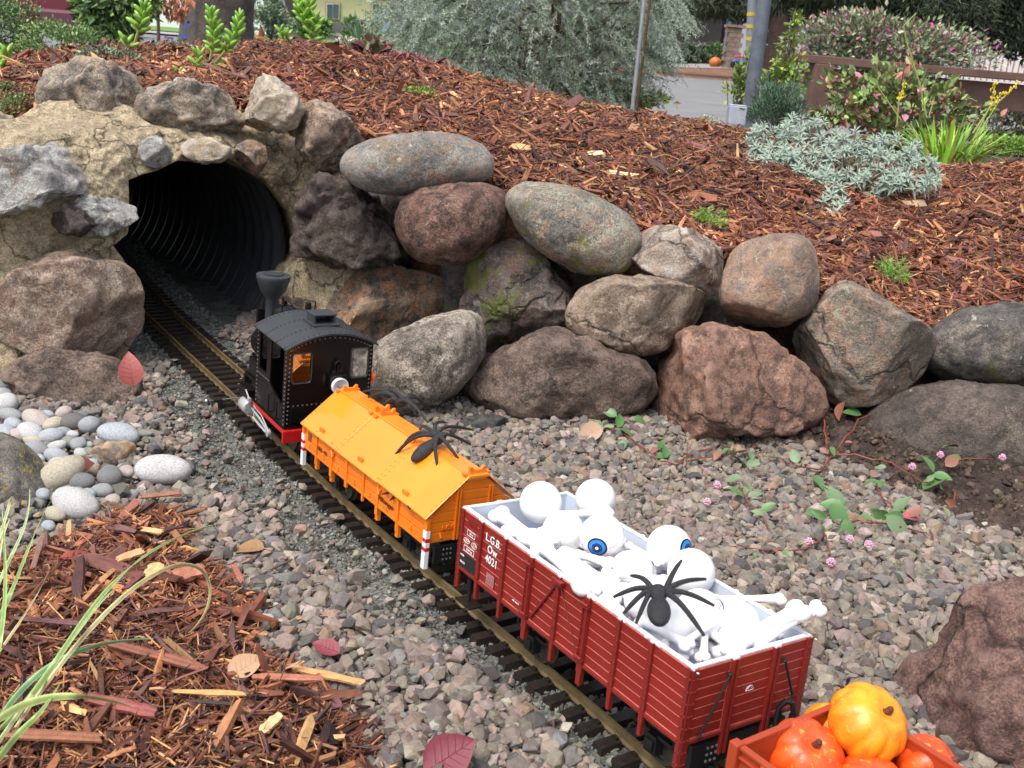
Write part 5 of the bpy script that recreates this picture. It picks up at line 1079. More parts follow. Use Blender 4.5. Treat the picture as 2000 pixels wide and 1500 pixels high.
tag(boulder('broken_stone', [(175, 893), (185, 873), (245, 862), (262, 872), (255, 895), (222, 910), (190, 902)], 1.115, .022, rock('stone_ochre', (.36, .23, .11), (.20, .16, .14), (.42, .31, .19), None, 0, .2, 55, bd=.001), 27, facets=5, k=.55, it=1, sub=4), 'angular ochre broken stone below the large bluish pebble', 'stone')
# ================================================================== PLANTS AND LEAVES
def leaf_grid(n=4, w=.5, cup=.12, droop=.15, point=1.0, wavy=0):
    V = []; Fs = []
    for i in range(n + 1):
        t = i / n; hw_ = w * .5 * math.sin(math.pi * min(.995, t ** .8 + .001)) ** .8 * (1 if point == 1 else 1)
        for s in (-1, 0, 1): V.append((t, s * hw_, abs(s) * cup * hw_ * 2 - droop * t * t + (wavy * math.sin(t * 9) * abs(s))))
    for i in range(n):
        for s in (0, 1): a = i * 3 + s; Fs.append((a, a + 1, a + 4, a + 3))
    return np.array(V), np.array(Fs)
LEAF = leaf_grid()
def foliage(name, P, D, U, L, Wd, col, m, parent=None, proto=None, thick=1.0):
    n = len(P); D = D / np.linalg.norm(D, axis=1)[:, None]; Y = np.cross(U, D); Y /= np.linalg.norm(Y, axis=1)[:, None] + 1e-9; Z = np.cross(D, Y); Rm = np.stack([D, Y, Z], 2)
    pr = proto or (np.array([(0, 0, 0), (.45, -.5, .1), (1, 0, 0), (.45, .5, .1)], float), np.array([(0, 1, 2), (0, 2, 3)]))
    return scatter_mesh(name, [pr], P, Rm, np.c_[L, Wd, L * thick], col, m, kind=None, parent=parent)
def leafmat(name, rough=.45, trans=.0, var=.15):
    m = plain(name, (.1, .2, .05), rough, var=var, vs=150, attr=True); p = [n for n in m.node_tree.nodes if n.type == 'BSDF_PRINCIPLED'][0]
    p.inputs['Subsurface Weight'].default_value = 0; p.inputs['Sheen Weight'].default_value = .1; return m
m_leaf = leafmat('leaf'); m_leafd = leafmat('leaf_matt', .7); m_twig = plain('twig', (.10, .06, .035), .8, var=.3); m_bark = rock('bark', (.10, .08, .065), (.16, .13, .11), (.05, .04, .035), None, 0, .35, 70, bd=.02, sc=.3)
def bush(name, label, cat, c, rad, n, L, Wd, pal, wts, seed, group=None, stems=9, shell=.5, clump=0, up=.4, m=None, proto=None, base=None):
    g = rs(seed); c = np.array(c); e = empty(name, label, cat, group, loc=c - np.array([0, 0, rad[2]]))
    if clump:
        cc = g.normal(size=(clump, 3)); cc /= np.linalg.norm(cc, axis=1)[:, None]; cc *= g.uniform(shell, .95, (clump, 1)); q = cc[g.randint(clump, size=n)] + g.normal(0, .13, (n, 3))
    else:
        q = g.normal(size=(n, 3)); q /= np.linalg.norm(q, axis=1)[:, None]; q *= (g.uniform(shell ** 3, 1, (n, 1))) ** (1 / 3)
        q *= (1 + .16 * fbm(q * 2.2 + seed, seed, 2))[:, None]
    D = q + g.normal(0, .7, (n, 3)) + np.array([0, 0, up]); P = q * np.array(rad) + np.array([0, 0, rad[2]])
    s = g.uniform(.6, 1.2, n); foliage('foliage', P, D, g.normal(size=(n, 3)) + [0, 0, 1.2], L * s, Wd * s, pick(g, n, pal, wts, .2), m or m_leaf, e, proto)
    if n > 300: e.children[0]['kind'] = 'stuff'
    for k in range(stems):
        d = g.normal(size=3); d[2] = abs(d[2]) + .5; d /= np.linalg.norm(d); b = MB(); r0 = min(rad) * .02 + .0008
        b.tube([(0, 0, 0), d * np.array(rad) * .5 + g.normal(0, .05, 3) * np.array(rad), d * np.array(rad) + [0, 0, rad[2]]], [r0 * 1.6, r0 * .5], 5); b.build('stem', m_twig, e)
    return e
def onmound(px, py):
    vs = np.linspace(0, 1, 60); q = loft(np.full(60, px), vs); k = np.abs(PX(q)[:, 1] - py).argmin(); return q[k]

# --- creeping sprawl of finger leaved succulents on the mound
m_suc = plain('succulent_leaf', (.22, .42, .06), .35, var=.12, vs=60, attr=False, sss=.15); m_sstem = plain('succulent_stem', (.26, .28, .08), .5)
b = MB(); b.ball((.5, 0, 0), (.5, .17, .17), 12); o = b.build('leaf', m_suc, smooth=True); suc_me = o.data; bpy.data.objects.remove(o)
def succulent(stems, base, label, seed, ls=.022):
    g = rs(seed); e = empty('succulent', label, 'succulent', 'finger leaved succulents on the mulch mound', loc=base)
    for pts in stems:
        pts = np.array(pts) - base; b = MB(); b.tube(pts, [.0032, .0022], 6); b.build('stem', m_sstem, e, smooth=True)
        seg = np.r_[0, np.cumsum(np.linalg.norm(np.diff(pts, axis=0), axis=1))]; n = max(5, int(seg[-1] / .0042)); s0 = .35 if seg[-1] > .07 else 0
        for k in range(n):
            t = s0 + (1 - s0) * (k / n); p = np.array([np.interp(t * seg[-1], seg, pts[:, i]) for i in range(3)]); a = k * 2.4; up = np.array([0, 0, 1.]); tl = .9 - .9 * (k / n)
            d = np.array([math.cos(a) * math.cos(.5 - tl * .2 + k / n * .6), math.sin(a) * math.cos(.5 + k / n * .6), math.sin(.35 + k / n * .9)]); R3 = basis(np.cross(d, up), d); s = ls * g.uniform(.8, 1.1) * (1 - .35 * max(0, k / n - .7) / .3)
            o = link('leaf', suc_me, None, e); o.matrix_local = frame_matrix(p, R3[:, 0], R3[:, 1], R3[:, 2]) @ Matrix.Diagonal((s, s, s, 1))
def S_(pl, Y): return [AT(a, b_, Y) for a, b_ in pl]
bs = onmound(398, 140); Yb = bs[1]
succulent([S_([(405, 145), (412, 110), (420, 70), (410, 20)], Yb), S_([(410, 135), (440, 100), (462, 70), (470, 28)], Yb), S_([(395, 146), (385, 125), (392, 100)], Yb), S_([(420, 146), (426, 132)], Yb)], bs, 'tallest bright green succulent, three stems above the arch', 1, .0245)
bs = onmound(345, 150); succulent([S_([(345, 152), (347, 138)], bs[1])], bs, 'tiny bright green succulent rosette left of the tallest one', 2, .018)
bs = onmound(262, 108); succulent([S_([(262, 90), (270, 60), (282, 35), (284, 10)], bs[1]), S_([(250, 92), (245, 80)], bs[1])], bs, 'bright green succulent leaning in front of the leafy young tree', 3, .030)
bs = onmound(608, 92); succulent([S_([(612, 88), (605, 60), (596, 35), (612, 0)], bs[1]), S_([(606, 62), (585, 25), (588, 5)], bs[1]), S_([(606, 80), (615, 60), (618, 30)], bs[1])], bs, 'bright green succulent before the pale yellow house', 4, .031)
bs = onmound(551, 92); succulent([S_([(556, 80), (550, 68), (545, 58)], bs[1]), S_([(556, 80), (566, 64)], bs[1])], bs, 'low green succulent between the trunk and the house', 5, .026)
bs = onmound(5, 150); succulent([S_([(-12, 150), (5, 120), (20, 100)], bs[1]), S_([(-20, 160), (-5, 140), (0, 125)], bs[1])], bs, 'bright green succulent cut by the left picture edge', 6, .032)

# --- low herb clumps on the mulch
GRN = [(.10, .19, .05), (.16, .27, .07), (.06, .12, .035)]; GYG = [(.16, .24, .14), (.10, .16, .10), (.24, .32, .20)]; LIM = [(.22, .40, .06), (.15, .30, .05), (.32, .48, .10)]
def herb(px, py, w, h, pal, label, seed, n=420, L=.006):
    q = onmound(px, py + h * .8); k = np.linalg.norm(q - Cc) / FPX; return bush('herb_clump', label, 'herb', q + np.array([0, 0, h * k * .55]), (w * k, w * k * .8, h * k), n, L, L * .6, pal, [2, 2, 1], seed, stems=5, shell=.3, m=m_leaf)
herb(35, 205, 40, 22, GRN, 'green thyme clump above the flat left portal stone', 11, 700, .006); herb(12, 178, 30, 16, GRN, 'thyme clump touching the left picture edge', 12, 400)
herb(215, 108, 60, 16, GYG, 'grey green thyme mat right of the clipped shrub', 13, 900, .007); herb(350, 95, 50, 13, GYG, 'grey green thyme mat below the big trunk', 14, 700, .007)
herb(820, 182, 38, 14, LIM, 'bright thyme clump in the middle of the mulch slope', 15, 700, .006); herb(935, 135, 32, 9, GYG, 'pale thyme on the crest under the weeping conifer', 16, 350)
herb(1140, 208, 26, 8, LIM, 'thin sprig clump on the crest below the metal stake', 17, 260); herb(1230, 222, 30, 7, GYG, 'pale sprigs at the foot of the metal stake', 18, 260)
herb(450, 95, 30, 10, GYG, 'pale sprigs in front of the big trunk', 19, 260); herb(1385, 238, 26, 12, [(.35, .38, .26), (.28, .32, .2), (.42, .44, .34)], 'silvery low plant left of the white box', 20, 350)
m_fern = leafmat('feathery_leaf', .5)
def feathery(px, py, w, h, label, seed):
    q = onmound(px, py); k = np.linalg.norm(q - Cc) / FPX; g = rs(seed); e = empty('feathery_herb', label, 'herb', 'feathery green herbs on the right slope', loc=q); P = []; D = []
    for i in range(46):
        a = g.uniform(0, 6.28); el_ = g.uniform(.25, 1.3); d = np.array([math.cos(a) * math.cos(el_), math.sin(a) * math.cos(el_), math.sin(el_)]); Lf = k * g.uniform(.6, 1) * (w if el_ < .8 else h * 1.1)
        for t in np.linspace(.1, 1, 16):
            c = d * Lf * t + np.array([0, 0, -.1 * Lf * t * t])
            for s in range(3): P.append(c); D.append(d + g.normal(0, .9, 3))
    P = np.array(P); n = len(P); foliage('frond', P, np.array(D), g.normal(size=(n, 3)) + [0, 0, 1], g.uniform(.004, .008, n), np.full(n, .0014), pick(g, n, LIM, [2, 2, 1.4], .15), m_fern, e)['kind'] = 'stuff'
feathery(1380, 452, 42, 50, 'feathery light green herb above the pale angular boulder', 1); feathery(1733, 545, 48, 52, 'feathery light green herb above the pointed boulder', 2)

# --- silver leaved shrub
m_silv = leafmat('silver_leaf', .6, var=.08)
def rosette(seed, n=15):
    g = rs(seed); P = np.zeros((n, 3)); a = np.arange(n) * 2.4; el_ = np.linspace(-.35, 1.25, n); D = np.stack([np.cos(a) * np.cos(el_), np.sin(a) * np.cos(el_), np.sin(el_)], 1); P[:, 2] = np.linspace(-.35, .12, n)
    L = np.linspace(1, .42, n) * g.uniform(.85, 1.1, n); v, f = leaf_grid(4, .24, .15, .28); VV = []; FF = []
    for i in range(n):
        B = basis(np.array([0, 0, 1.]) + .001 * D[i], D[i]); x = D[i]; y = np.cross([0, 0, 1.], x); y /= np.linalg.norm(y); z = np.cross(x, y); VV.append((v * L[i]) @ np.stack([x, y, z], 0) + P[i]); FF.append(f + len(v) * i)
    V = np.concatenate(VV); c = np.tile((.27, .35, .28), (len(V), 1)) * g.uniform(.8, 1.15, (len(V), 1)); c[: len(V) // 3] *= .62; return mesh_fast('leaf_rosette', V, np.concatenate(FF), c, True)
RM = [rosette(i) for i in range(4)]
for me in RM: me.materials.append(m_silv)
g = rs(41); q0 = onmound(1640, 395); sil = empty('silver_shrub', 'low silver grey leaved shrub spreading over the mulch', 'shrub', loc=q0)
outl = [(1452, 262), (1500, 235), (1545, 225), (1600, 232), (1660, 252), (1740, 262), (1790, 268), (1815, 300), (1835, 335), (1830, 360), (1790, 372), (1760, 365), (1700, 385), (1640, 345), (1650, 400), (1625, 425), (1600, 400), (1610, 350), (1570, 352), (1500, 335), (1460, 310)]
k_ = 0
for it_ in range(3000):
    p = (g.uniform(1445, 1840), g.uniform(220, 430))
    if not inpoly(np.array([p]), outl)[0]: continue
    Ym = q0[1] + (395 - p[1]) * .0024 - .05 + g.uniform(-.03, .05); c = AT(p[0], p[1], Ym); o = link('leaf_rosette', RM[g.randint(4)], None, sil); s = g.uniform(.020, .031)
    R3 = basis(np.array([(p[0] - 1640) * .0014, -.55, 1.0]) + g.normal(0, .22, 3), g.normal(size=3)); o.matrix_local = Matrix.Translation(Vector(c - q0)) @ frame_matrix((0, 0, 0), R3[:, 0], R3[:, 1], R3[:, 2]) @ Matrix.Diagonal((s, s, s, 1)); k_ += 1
    if k_ % 6 == 0: b = MB(); b.tube([(c - q0) * .35, (c - q0) * .8 + [0, 0, -.008], c - q0], [.0016, .0010], 5); b.build('stem', m_twig, sil)
    if k_ >= 250: break

# --- strappy bright green clump with yellow flower spikes
def blades(e, base, n, L, Wd, spread, pal, seed, m, droop=.5, name='blade'):
    g = rs(seed)
    for k in range(n):
        a = g.uniform(0, 6.28); r = g.uniform(0, 1) ** .6; d = np.array([math.cos(a) * spread[0] * r, math.sin(a) * spread[1] * r, 0]); root = d * .45; l = L * g.uniform(.6, 1.1); V = []; N_ = 7; w0 = Wd * g.uniform(.7, 1.2)
        ou = np.array([math.cos(a), math.sin(a), 0]) * g.uniform(.1, .75) * (.35 + r); side = np.array([-math.sin(a + g.normal(0, .5)), math.cos(a), 0])
        for i in range(N_): t = i / (N_ - 1); c = root + ou * l * t * (1 + droop * t * .6) + np.array([0, 0, l * (t - droop * t * t * np.linalg.norm(ou) * 1.1)]); w = w0 * (1 - t ** 2.2) + .0002; V += [c - side * w, c + np.array([0, 0, -w * .6]), c + side * w]
        Fs = [(i * 3 + s, i * 3 + s + 1, i * 3 + s + 4, i * 3 + s + 3) for i in range(N_ - 1) for s in (0, 1)]; cc = np.tile(pick(g, 1, pal, [1] * len(pal), .15), (len(V), 1)); link(name, mesh_fast(name, V, Fs, cc, True), m, e)
q = AT(1850, 318, 2.75); e = empty('strappy_plant', 'bright lime green strappy plant with yellow flower spikes', 'plant', loc=q)
blades(e, q, 190, .135, .0038, (.20, .13), [(.25, .50, .04), (.16, .38, .04), (.34, .55, .06), (.40, .42, .10)], 51, m_leaf, .75)
m_stalk = plain('flower_stalk', (.30, .36, .10), .6); m_yel = plain('yellow_petal', (.80, .58, .03), .5)
def spike(pts, Y, e, q, flower=True):
    P = np.array([AT(a, b_, Y) for a, b_ in pts]) - q; b = MB(); b.tube(P, [.0022, .0012], 5); b.build('flower_stalk', m_stalk, e)
    if flower:
        b = MB(); g = rs(int(pts[0][0])); d = P[-1] - P[-2]; d /= np.linalg.norm(d)
        for k in range(26): b.ball(P[-1] - d * g.uniform(0, .05) + g.normal(0, .0032, 3), (.0020, .0020, .003), 6)
        o = b.build('flower_head', m_yel if pts[-1][1] < 170 or pts[-1][0] > 1900 else m_stalk, e)
for pts in ([(1900, 275), (1935, 205), (1945, 160)], [(1905, 270), (1950, 200), (1990, 160)], [(1900, 260), (1930, 215), (1960, 180)], [(1752, 245), (1755, 200), (1768, 155)]): spike(pts, 2.7, e, q)
for pts in ([(1810, 230), (1795, 160), (1770, 80), (1765, 50), (1790, 25)], [(1760, 235), (1735, 200), (1715, 170)], [(1815, 225), (1825, 190)]): spike(pts, 2.72, e, q, False)

# --- shrubs beyond the mound
PNK = [(.16, .25, .07), (.24, .34, .10), (.45, .16, .15), (.30, .22, .09), (.10, .16, .05), (.50, .20, .28)]
OV = leaf_grid(3, .95, .1, .1)
def shrub_px(name, label, cat, px, py, w, h, Y, n, L, pal, wts, seed, **kw):
    c = AT(px, py, Y); k = np.linalg.norm(c - Cc) / FPX; dep = kw.pop('dep', .8); return bush(name, label, cat, c, (w * k, min(w, h * 1.5) * k * dep, h * k), n, L, L * kw.pop('asp', .5), pal, wts, seed, **kw)
shrub_px('fringe_flower_shrub', 'pink and green leaved shrub in front of the brown rail fence', 'shrub', 1760, 215, 130, 78, 3.7, 2300, .034, PNK, [4, 3, 1.6, 1.5, 3, .7], 52, proto=OV, asp=.62, clump=60, shell=.35, stems=14)
shrub_px('fringe_flower_shrub', 'small pink and green side shoot left of the larger pink shrub', 'shrub', 1635, 215, 48, 26, 3.6, 260, .032, PNK, [4, 3, 2.6, 1.5, 2, .7], 53, proto=OV, asp=.62, clump=14)
shrub_px('flowering_hedge', 'pink flowered hedge behind the brown fence rail', 'hedge', 1730, 92, 175, 52, 8.5, 9000, .05, [(.17, .22, .11), (.27, .32, .18), (.42, .25, .20), (.62, .12, .36), (.08, .12, .06), (.42, .42, .32)], [4, 3.4, 1.8, .8, 2.4, 1.8], 54, clump=170, shell=.5)
shrub_px('flowering_hedge', 'pink tinged hedge seen under the brown board at the right edge', 'hedge', 1950, 245, 80, 40, 5.5, 2200, .035, [(.14, .19, .10), (.22, .26, .16), (.40, .20, .22), (.08, .10, .06)], [4, 3, 1.0, 3], 55, clump=60)
shrub_px('low_shrub', 'yellow green ground cover at the right edge behind the fence', 'shrub', 1990, 285, 60, 12, 4.6, 700, .03, LIM, [1, 1, 1], 56)
shrub_px('low_shrub', 'dark leafy shrub glimpsed below the upper fence board', 'shrub', 1650, 180, 60, 22, 6.5, 900, .04, [(.10, .14, .05), (.25, .30, .05), (.05, .07, .04)], [2, 1, 2], 57)
shrub_px('needle_shrub', 'fine needled blue green shrub beside the leaning pole', 'shrub', 1520, 212, 62, 48, 3.3, 5200, .020, [(.09, .17, .10), (.14, .24, .14), (.05, .10, .06)], [3, 2, 2], 58, asp=.12, up=1.3, clump=60, shell=.2)
for k, (px, py, w, h, Y, n, lab) in enumerate([(1450, 170, 32, 62, 4.6, 420, 'loose climbing shrub left of the leaning pole'), (1535, 140, 40, 75, 4.7, 800, 'loose yellow green shrub right of the leaning pole'), (1548, 60, 14, 45, 4.7, 150, 'single upright leafy shoot above the loose shrub')]):
    shrub_px('climbing_shrub', lab, 'shrub', px, py, w, h, Y, n, .030, [(.18, .30, .06), (.28, .38, .08), (.12, .20, .05), (.40, .38, .08)], [4, 3, 2, 1], 60 + k, proto=OV, asp=.5, clump=22, shell=.25, stems=8)
shrub_px('yellow_leaf_shrub', 'yellow green leafed shrub under the right side of the weeping conifer', 'shrub', 1190, 195, 95, 36, 3.9, 900, .035, [(.22, .32, .06), (.32, .36, .08), (.12, .2, .05), (.36, .25, .08)], [4, 2, 3, .7], 64, proto=OV, asp=.6, clump=40)
shrub_px('clipped_shrub', 'dense small leaved green shrub in the upper left corner', 'shrub', 5, 68, 75, 66, 3.1, 5500, .013, [(.13, .23, .07), (.22, .33, .11), (.07, .13, .045), (.34, .42, .24)], [4, 3, 3, 1], 65, clump=150, shell=.4, stems=16)
shrub_px('clipped_shrub', 'lower light green clipped shrub in front of the maroon car', 'shrub', 125, 92, 90, 38, 3.0, 5200, .012, [(.18, .30, .09), (.28, .38, .14), (.10, .18, .06)], [3, 2, 2], 66, clump=50)
shrub_px('red_leaf_plant', 'low dark red leaved plant on the crest of the mulch', 'plant', 725, 105, 26, 15, 2.5, 150, .032, [(.12, .13, .06), (.16, .09, .06), (.17, .04, .05), (.26, .20, .13)], [3, 2, 1.6, 1], 67, proto=OV, asp=.8, up=.8)
shrub_px('red_leaf_plant', 'mat of small pinkish red leaves right of the dark red plant', 'plant', 785, 128, 52, 16, 2.45, 900, .015, [(.26, .06, .08), (.36, .14, .16), (.14, .05, .05), (.42, .26, .28)], [3, 2, 3, 1], 68, proto=OV, asp=.7)
shrub_px('white_flower_tuft', 'tiny white flowered tuft behind the mulch crest', 'plant', 680, 84, 18, 9, 2.9, 260, .012, [(.6, .6, .5), (.2, .26, .12)], [1, 1], 69)
# weeping conifer
g = rs(71); cb = AT(1070, 215, 3.7); con = empty('weeping_conifer', 'grey green weeping conifer with drooping needle sprays', 'conifer', loc=cb); P = []; D = []; N_ = []; col = []
def tw(c, d, L, k, tone):
    t = np.linspace(0, 1, k); d = d / np.linalg.norm(d); pts = c + d * L * t[:, None] + np.array([0, 0, -1]) * (L * g.uniform(.05, .6) * t ** 2)[:, None]
    P.append(np.repeat(pts, 3, 0)); dd = np.repeat(np.gradient(pts, axis=0), 3, 0); dd /= np.linalg.norm(dd, axis=1)[:, None]; D.append(dd * .7 + g.normal(0, .62, dd.shape)); col.append(np.tile(tone, (len(dd), 1)) * g.uniform(.75, 1.25, (len(dd), 1))); return pts
cen = AT(1040, 40, 3.75); tones = [(.19, .25, .17), (.28, .34, .26), (.40, .46, .39), (.10, .17, .085)]
for k in range(3100):
    while True:
        q = g.uniform(-1, 1, 3)
        if q @ q < 1 and (q @ q) ** .5 > .25: break
    c = cen + q * np.array([.50, .40, .42]); pp = PX(c[None])[0]; edge_y = np.interp(pp[0], [760, 900, 1000, 1100, 1200, 1300, 1360], [120, 150, 195, 215, 215, 130, 60])
    if pp[1] > edge_y - 8: continue
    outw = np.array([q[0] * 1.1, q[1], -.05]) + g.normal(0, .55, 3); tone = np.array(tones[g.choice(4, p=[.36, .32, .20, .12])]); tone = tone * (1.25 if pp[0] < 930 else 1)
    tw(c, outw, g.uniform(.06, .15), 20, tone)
for a, b_ in [((1300, -20), (1350, 60)), ((1280, 0), (1325, 128)), ((1250, -10), (1290, 70)), ((1310, -30), (1362, 50)), ((1265, 60), (1318, 115)), ((1230, 100), (1285, 160)), ((800, -20), (770, 60)), ((820, 40), (790, 130)), ((860, 100), (850, 190)), ((890, 130), (880, 205)), ((920, 150), (930, 222)), ((840, 0), (800, 100)), ((1180, 170), (1200, 225)), ((780, -10), (745, 40))]:
    A_, B_ = AT(*a, 3.5), AT(*b_, 3.4)
    for s in range(3): o_ = g.normal(0, .012, 3); c = A_ + o_; d = B_ - A_; L = np.linalg.norm(d); t = np.linspace(0, 1, 46); pts = c + d * t[:, None]; P.append(np.repeat(pts, 4, 0)); dd = np.tile(d / L, (len(t) * 4, 1)); D.append(dd * .6 + g.normal(0, .6, dd.shape)); col.append(np.tile((.33, .40, .33), (len(dd), 1)) * g.uniform(.8, 1.2, (len(dd), 1)))
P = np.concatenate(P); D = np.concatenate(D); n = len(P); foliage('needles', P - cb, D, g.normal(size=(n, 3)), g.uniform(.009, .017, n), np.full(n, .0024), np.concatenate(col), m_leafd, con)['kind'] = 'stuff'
for k in range(34):
    px, py = g.uniform(830, 1300), g.uniform(-10, 150); c0 = AT(1080 + g.normal(0, 30), g.uniform(60, 200), 3.75); c1 = AT(px, py, g.uniform(3.5, 4.0)); mid = (c0 + c1) / 2 + [0, 0, .06]; b = MB(); b.tube(np.array([c0, mid, c1, c1 + (c1 - c0) * .12 + [0, 0, -.06]]) - cb, [.006, .0045, .002], 6); b.build('branch', m_twig, con)
b = MB(); b.tube([(0, 0, -.3), (0.01, 0, .2), (-.02, 0, .6)], [.022, .014], 8); b.build('trunk', m_twig, con)

# --- creeping knotweed on the gravel
m_red_st = plain('creeper_stem', (.19, .05, .035), .5, var=.2); m_cleaf = plain('creeper_leaf', (.075, .17, .05), .42, var=.28, vs=90); m_cleafp = plain('creeper_leaf_pale', (.13, .20, .10), .5, var=.2, vs=90); m_cleafr = plain('creeper_leaf_red', (.22, .09, .06), .5, var=.3, vs=90); m_cflow = plain('creeper_flower', (.72, .40, .56), .6, var=.2, vs=900)
lv, lf = leaf_grid(7, .62, .16, .22); LM = []
for m in (m_cleaf, m_cleafp, m_cleafr):
    me = mesh_fast('leaf', lv, lf, smooth=True); me.materials.append(m); LM.append(me)
b = MB(); g = rs(5)
for k in range(60):
    d = g.normal(size=3); d /= np.linalg.norm(d); b.ball(d * .0042, .0009, 6)
o = b.build('flower_head', m_cflow); FM = o.data; bpy.data.objects.remove(o)
def gp(px, py, h=0):
    q = ATZ(px, py, 0)
    for _ in range(5): q = ATZ(px, py, soil_z(q[0], q[1]) + .006 + h)
    return q
STM = [[(1625, 890), (1610, 915), (1560, 912), (1480, 873)], [(1625, 890), (1680, 820), (1712, 798), (1705, 765)], [(1617, 880), (1612, 830), (1600, 800), (1570, 770)], [(1625, 888), (1670, 887), (1740, 905), (1790, 935), (1830, 950)], [(1480, 873), (1400, 890), (1320, 905), (1280, 895)], [(1545, 805), (1515, 822), (1508, 826)],
       [(1445, 950), (1465, 985), (1490, 1010), (1505, 1050)], [(1640, 995), (1625, 960), (1610, 935)], [(1640, 1020), (1680, 1015), (1760, 1030), (1825, 1042)], [(1710, 940), (1720, 970), (1755, 998)], [(1865, 965), (1855, 1000), (1845, 1020)], [(1280, 895), (1240, 860), (1200, 840), (1155, 835)], [(1855, 905), (1890, 895), (1955, 895)], [(1215, 770), (1200, 800), (1195, 780), (1195, 735)], [(1600, 1055), (1560, 1075), (1500, 1075), (1420, 1063)], [(1320, 905), (1360, 880), (1450, 872)], [(1607, 1035), (1615, 1060), (1622, 1090)]]
CL = [(1500, 850, 30, 90, 0), (1560, 765, 32, 30, 0), (1530, 762, 30, 160, 0), (1590, 745, 26, 30, 0), (1585, 815, 30, 250, 2), (1640, 800, 44, 300, 2), (1600, 790, 30, 150, 2), (1680, 760, 36, 140, 0), (1705, 775, 34, 60, 0), (1722, 788, 26, 10, 0), (1735, 782, 24, 350, 0), (1665, 805, 36, 170, 0), (1552, 890, 32, 110, 1), (1465, 885, 34, 60, 1), (1440, 895, 34, 170, 1), (1410, 885, 34, 150, 1), (1470, 905, 28, 350, 1), (1300, 880, 30, 70, 0), (1295, 890, 34, 150, 0),
      (1210, 820, 36, 60, 0), (1190, 805, 34, 150, 0), (1225, 845, 34, 320, 0), (1170, 830, 28, 120, 0), (1235, 800, 30, 30, 0), (1250, 820, 26, 340, 0), (1290, 870, 26, 200, 0), (1215, 870, 30, 260, 0), (1600, 940, 34, 270, 0), (1630, 970, 52, 120, 1), (1650, 990, 60, 40, 0), (1640, 1010, 58, 290, 0), (1655, 1035, 40, 280, 0), (1625, 985, 44, 160, 0), (1600, 1005, 30, 150, 0), (1610, 1040, 30, 240, 0), (1585, 1000, 26, 130, 0),
      (1760, 985, 46, 60, 1), (1750, 1010, 40, 170, 0), (1755, 1030, 58, 310, 1), (1720, 1005, 36, 160, 0), (1690, 1010, 28, 330, 0), (1785, 1000, 36, 20, 2), (1825, 940, 52, 50, 0), (1790, 945, 40, 250, 0), (1840, 930, 34, 320, 0), (1815, 905, 36, 110, 0), (1855, 870, 36, 115, 0), (1860, 900, 34, 40, 2), (1845, 960, 34, 20, 0), (1700, 940, 26, 150, 0), (1720, 945, 26, 10, 0), (1430, 935, 34, 170, 1), (1475, 965, 30, 20, 1), (1440, 960, 30, 330, 0), (1500, 990, 32, 30, 0), (1480, 1000, 24, 160, 1), (1760, 700, 10, 30, 0), (1720, 912, 20, 160, 1), (1820, 1050, 30, 280, 2), (1205, 775, 34, 35, 0)]
CFL = [(1576, 711), (1503, 815), (1513, 826), (1401, 947), (1381, 980), (1580, 1058), (1697, 1064), (1623, 1098), (1782, 911), (1837, 848 + 40), (1958, 893), (1931, 870), (1660, 1053)]
cp0 = gp(1625, 890); crp = empty('creeping_knotweed', 'creeping plant with red stems, oval leaves and pink flower balls on the gravel', 'creeping plant', loc=cp0); g = rs(9)
for pl in STM:
    pts = []
    for i in range(len(pl) - 1):
        for t in np.linspace(0, 1, 5)[:-1]: a = np.array(pl[i]) * (1 - t) + np.array(pl[i + 1]) * t; pts.append(gp(a[0] + g.normal(0, 1.5), a[1] + g.normal(0, 1.5), .004 + .006 * abs(math.sin(i + t * 3))) - cp0)
    b = MB(); b.tube(pts, [.0013, .0008], 6); b.build('stem', m_red_st, crp, smooth=True)
for (px, py, l, an, mt) in CL:
    c = gp(px, py, g.uniform(.006, .018)); k = np.linalg.norm(c - Cc) / FPX; a = R_(an); d = Rv * math.cos(a) + Uv * math.sin(a); d = d - np.array([0, 0, 1]) * 0; up = np.array([g.normal(0, .3), -.6, .9]) + g.normal(0, .38, 3)
    R3 = basis(up, d); s = l * k * 1.0; o = link('leaf', LM[mt], None, crp); c2 = c - R3[:, 0] * s * .5; o.matrix_local = Matrix.Translation(Vector(c2 - cp0)) @ frame_matrix((0, 0, 0), *[R3[:, i] for i in range(3)]) @ Matrix.Diagonal((s, s * g.uniform(.85, 1.1), s, 1))
for k_ in range(46):
    pl = STM[g.randint(len(STM))]; i = g.randint(len(pl) - 1); t = g.uniform(); px, py = np.array(pl[i]) * (1 - t) + np.array(pl[i + 1]) * t + g.normal(0, 7, 2); c = gp(px, py, g.uniform(.003, .02)); kk = np.linalg.norm(c - Cc) / FPX; s = kk * g.uniform(13, 27)
    R3 = basis(np.array([g.normal(0, .5), -.5, 1]) + g.normal(0, .4, 3), g.normal(size=3)); o = link('leaf', LM[g.randint(3)], None, crp); o.matrix_local = Matrix.Translation(Vector(c - cp0)) @ frame_matrix((0, 0, 0), *[R3[:, i2] for i2 in range(3)]) @ Matrix.Diagonal((s, s * g.uniform(.7, 1.1), s, 1))
for px, py in CFL: c = gp(px, py, .012); o = link('flower_head', FM, None, crp); o.location = c - cp0; b = MB(); b.tube([c - cp0, c - cp0 + [g.normal(0, .01), .01, -.016]], .0006, 5); b.build('flower_stalk', m_stalk, crp)

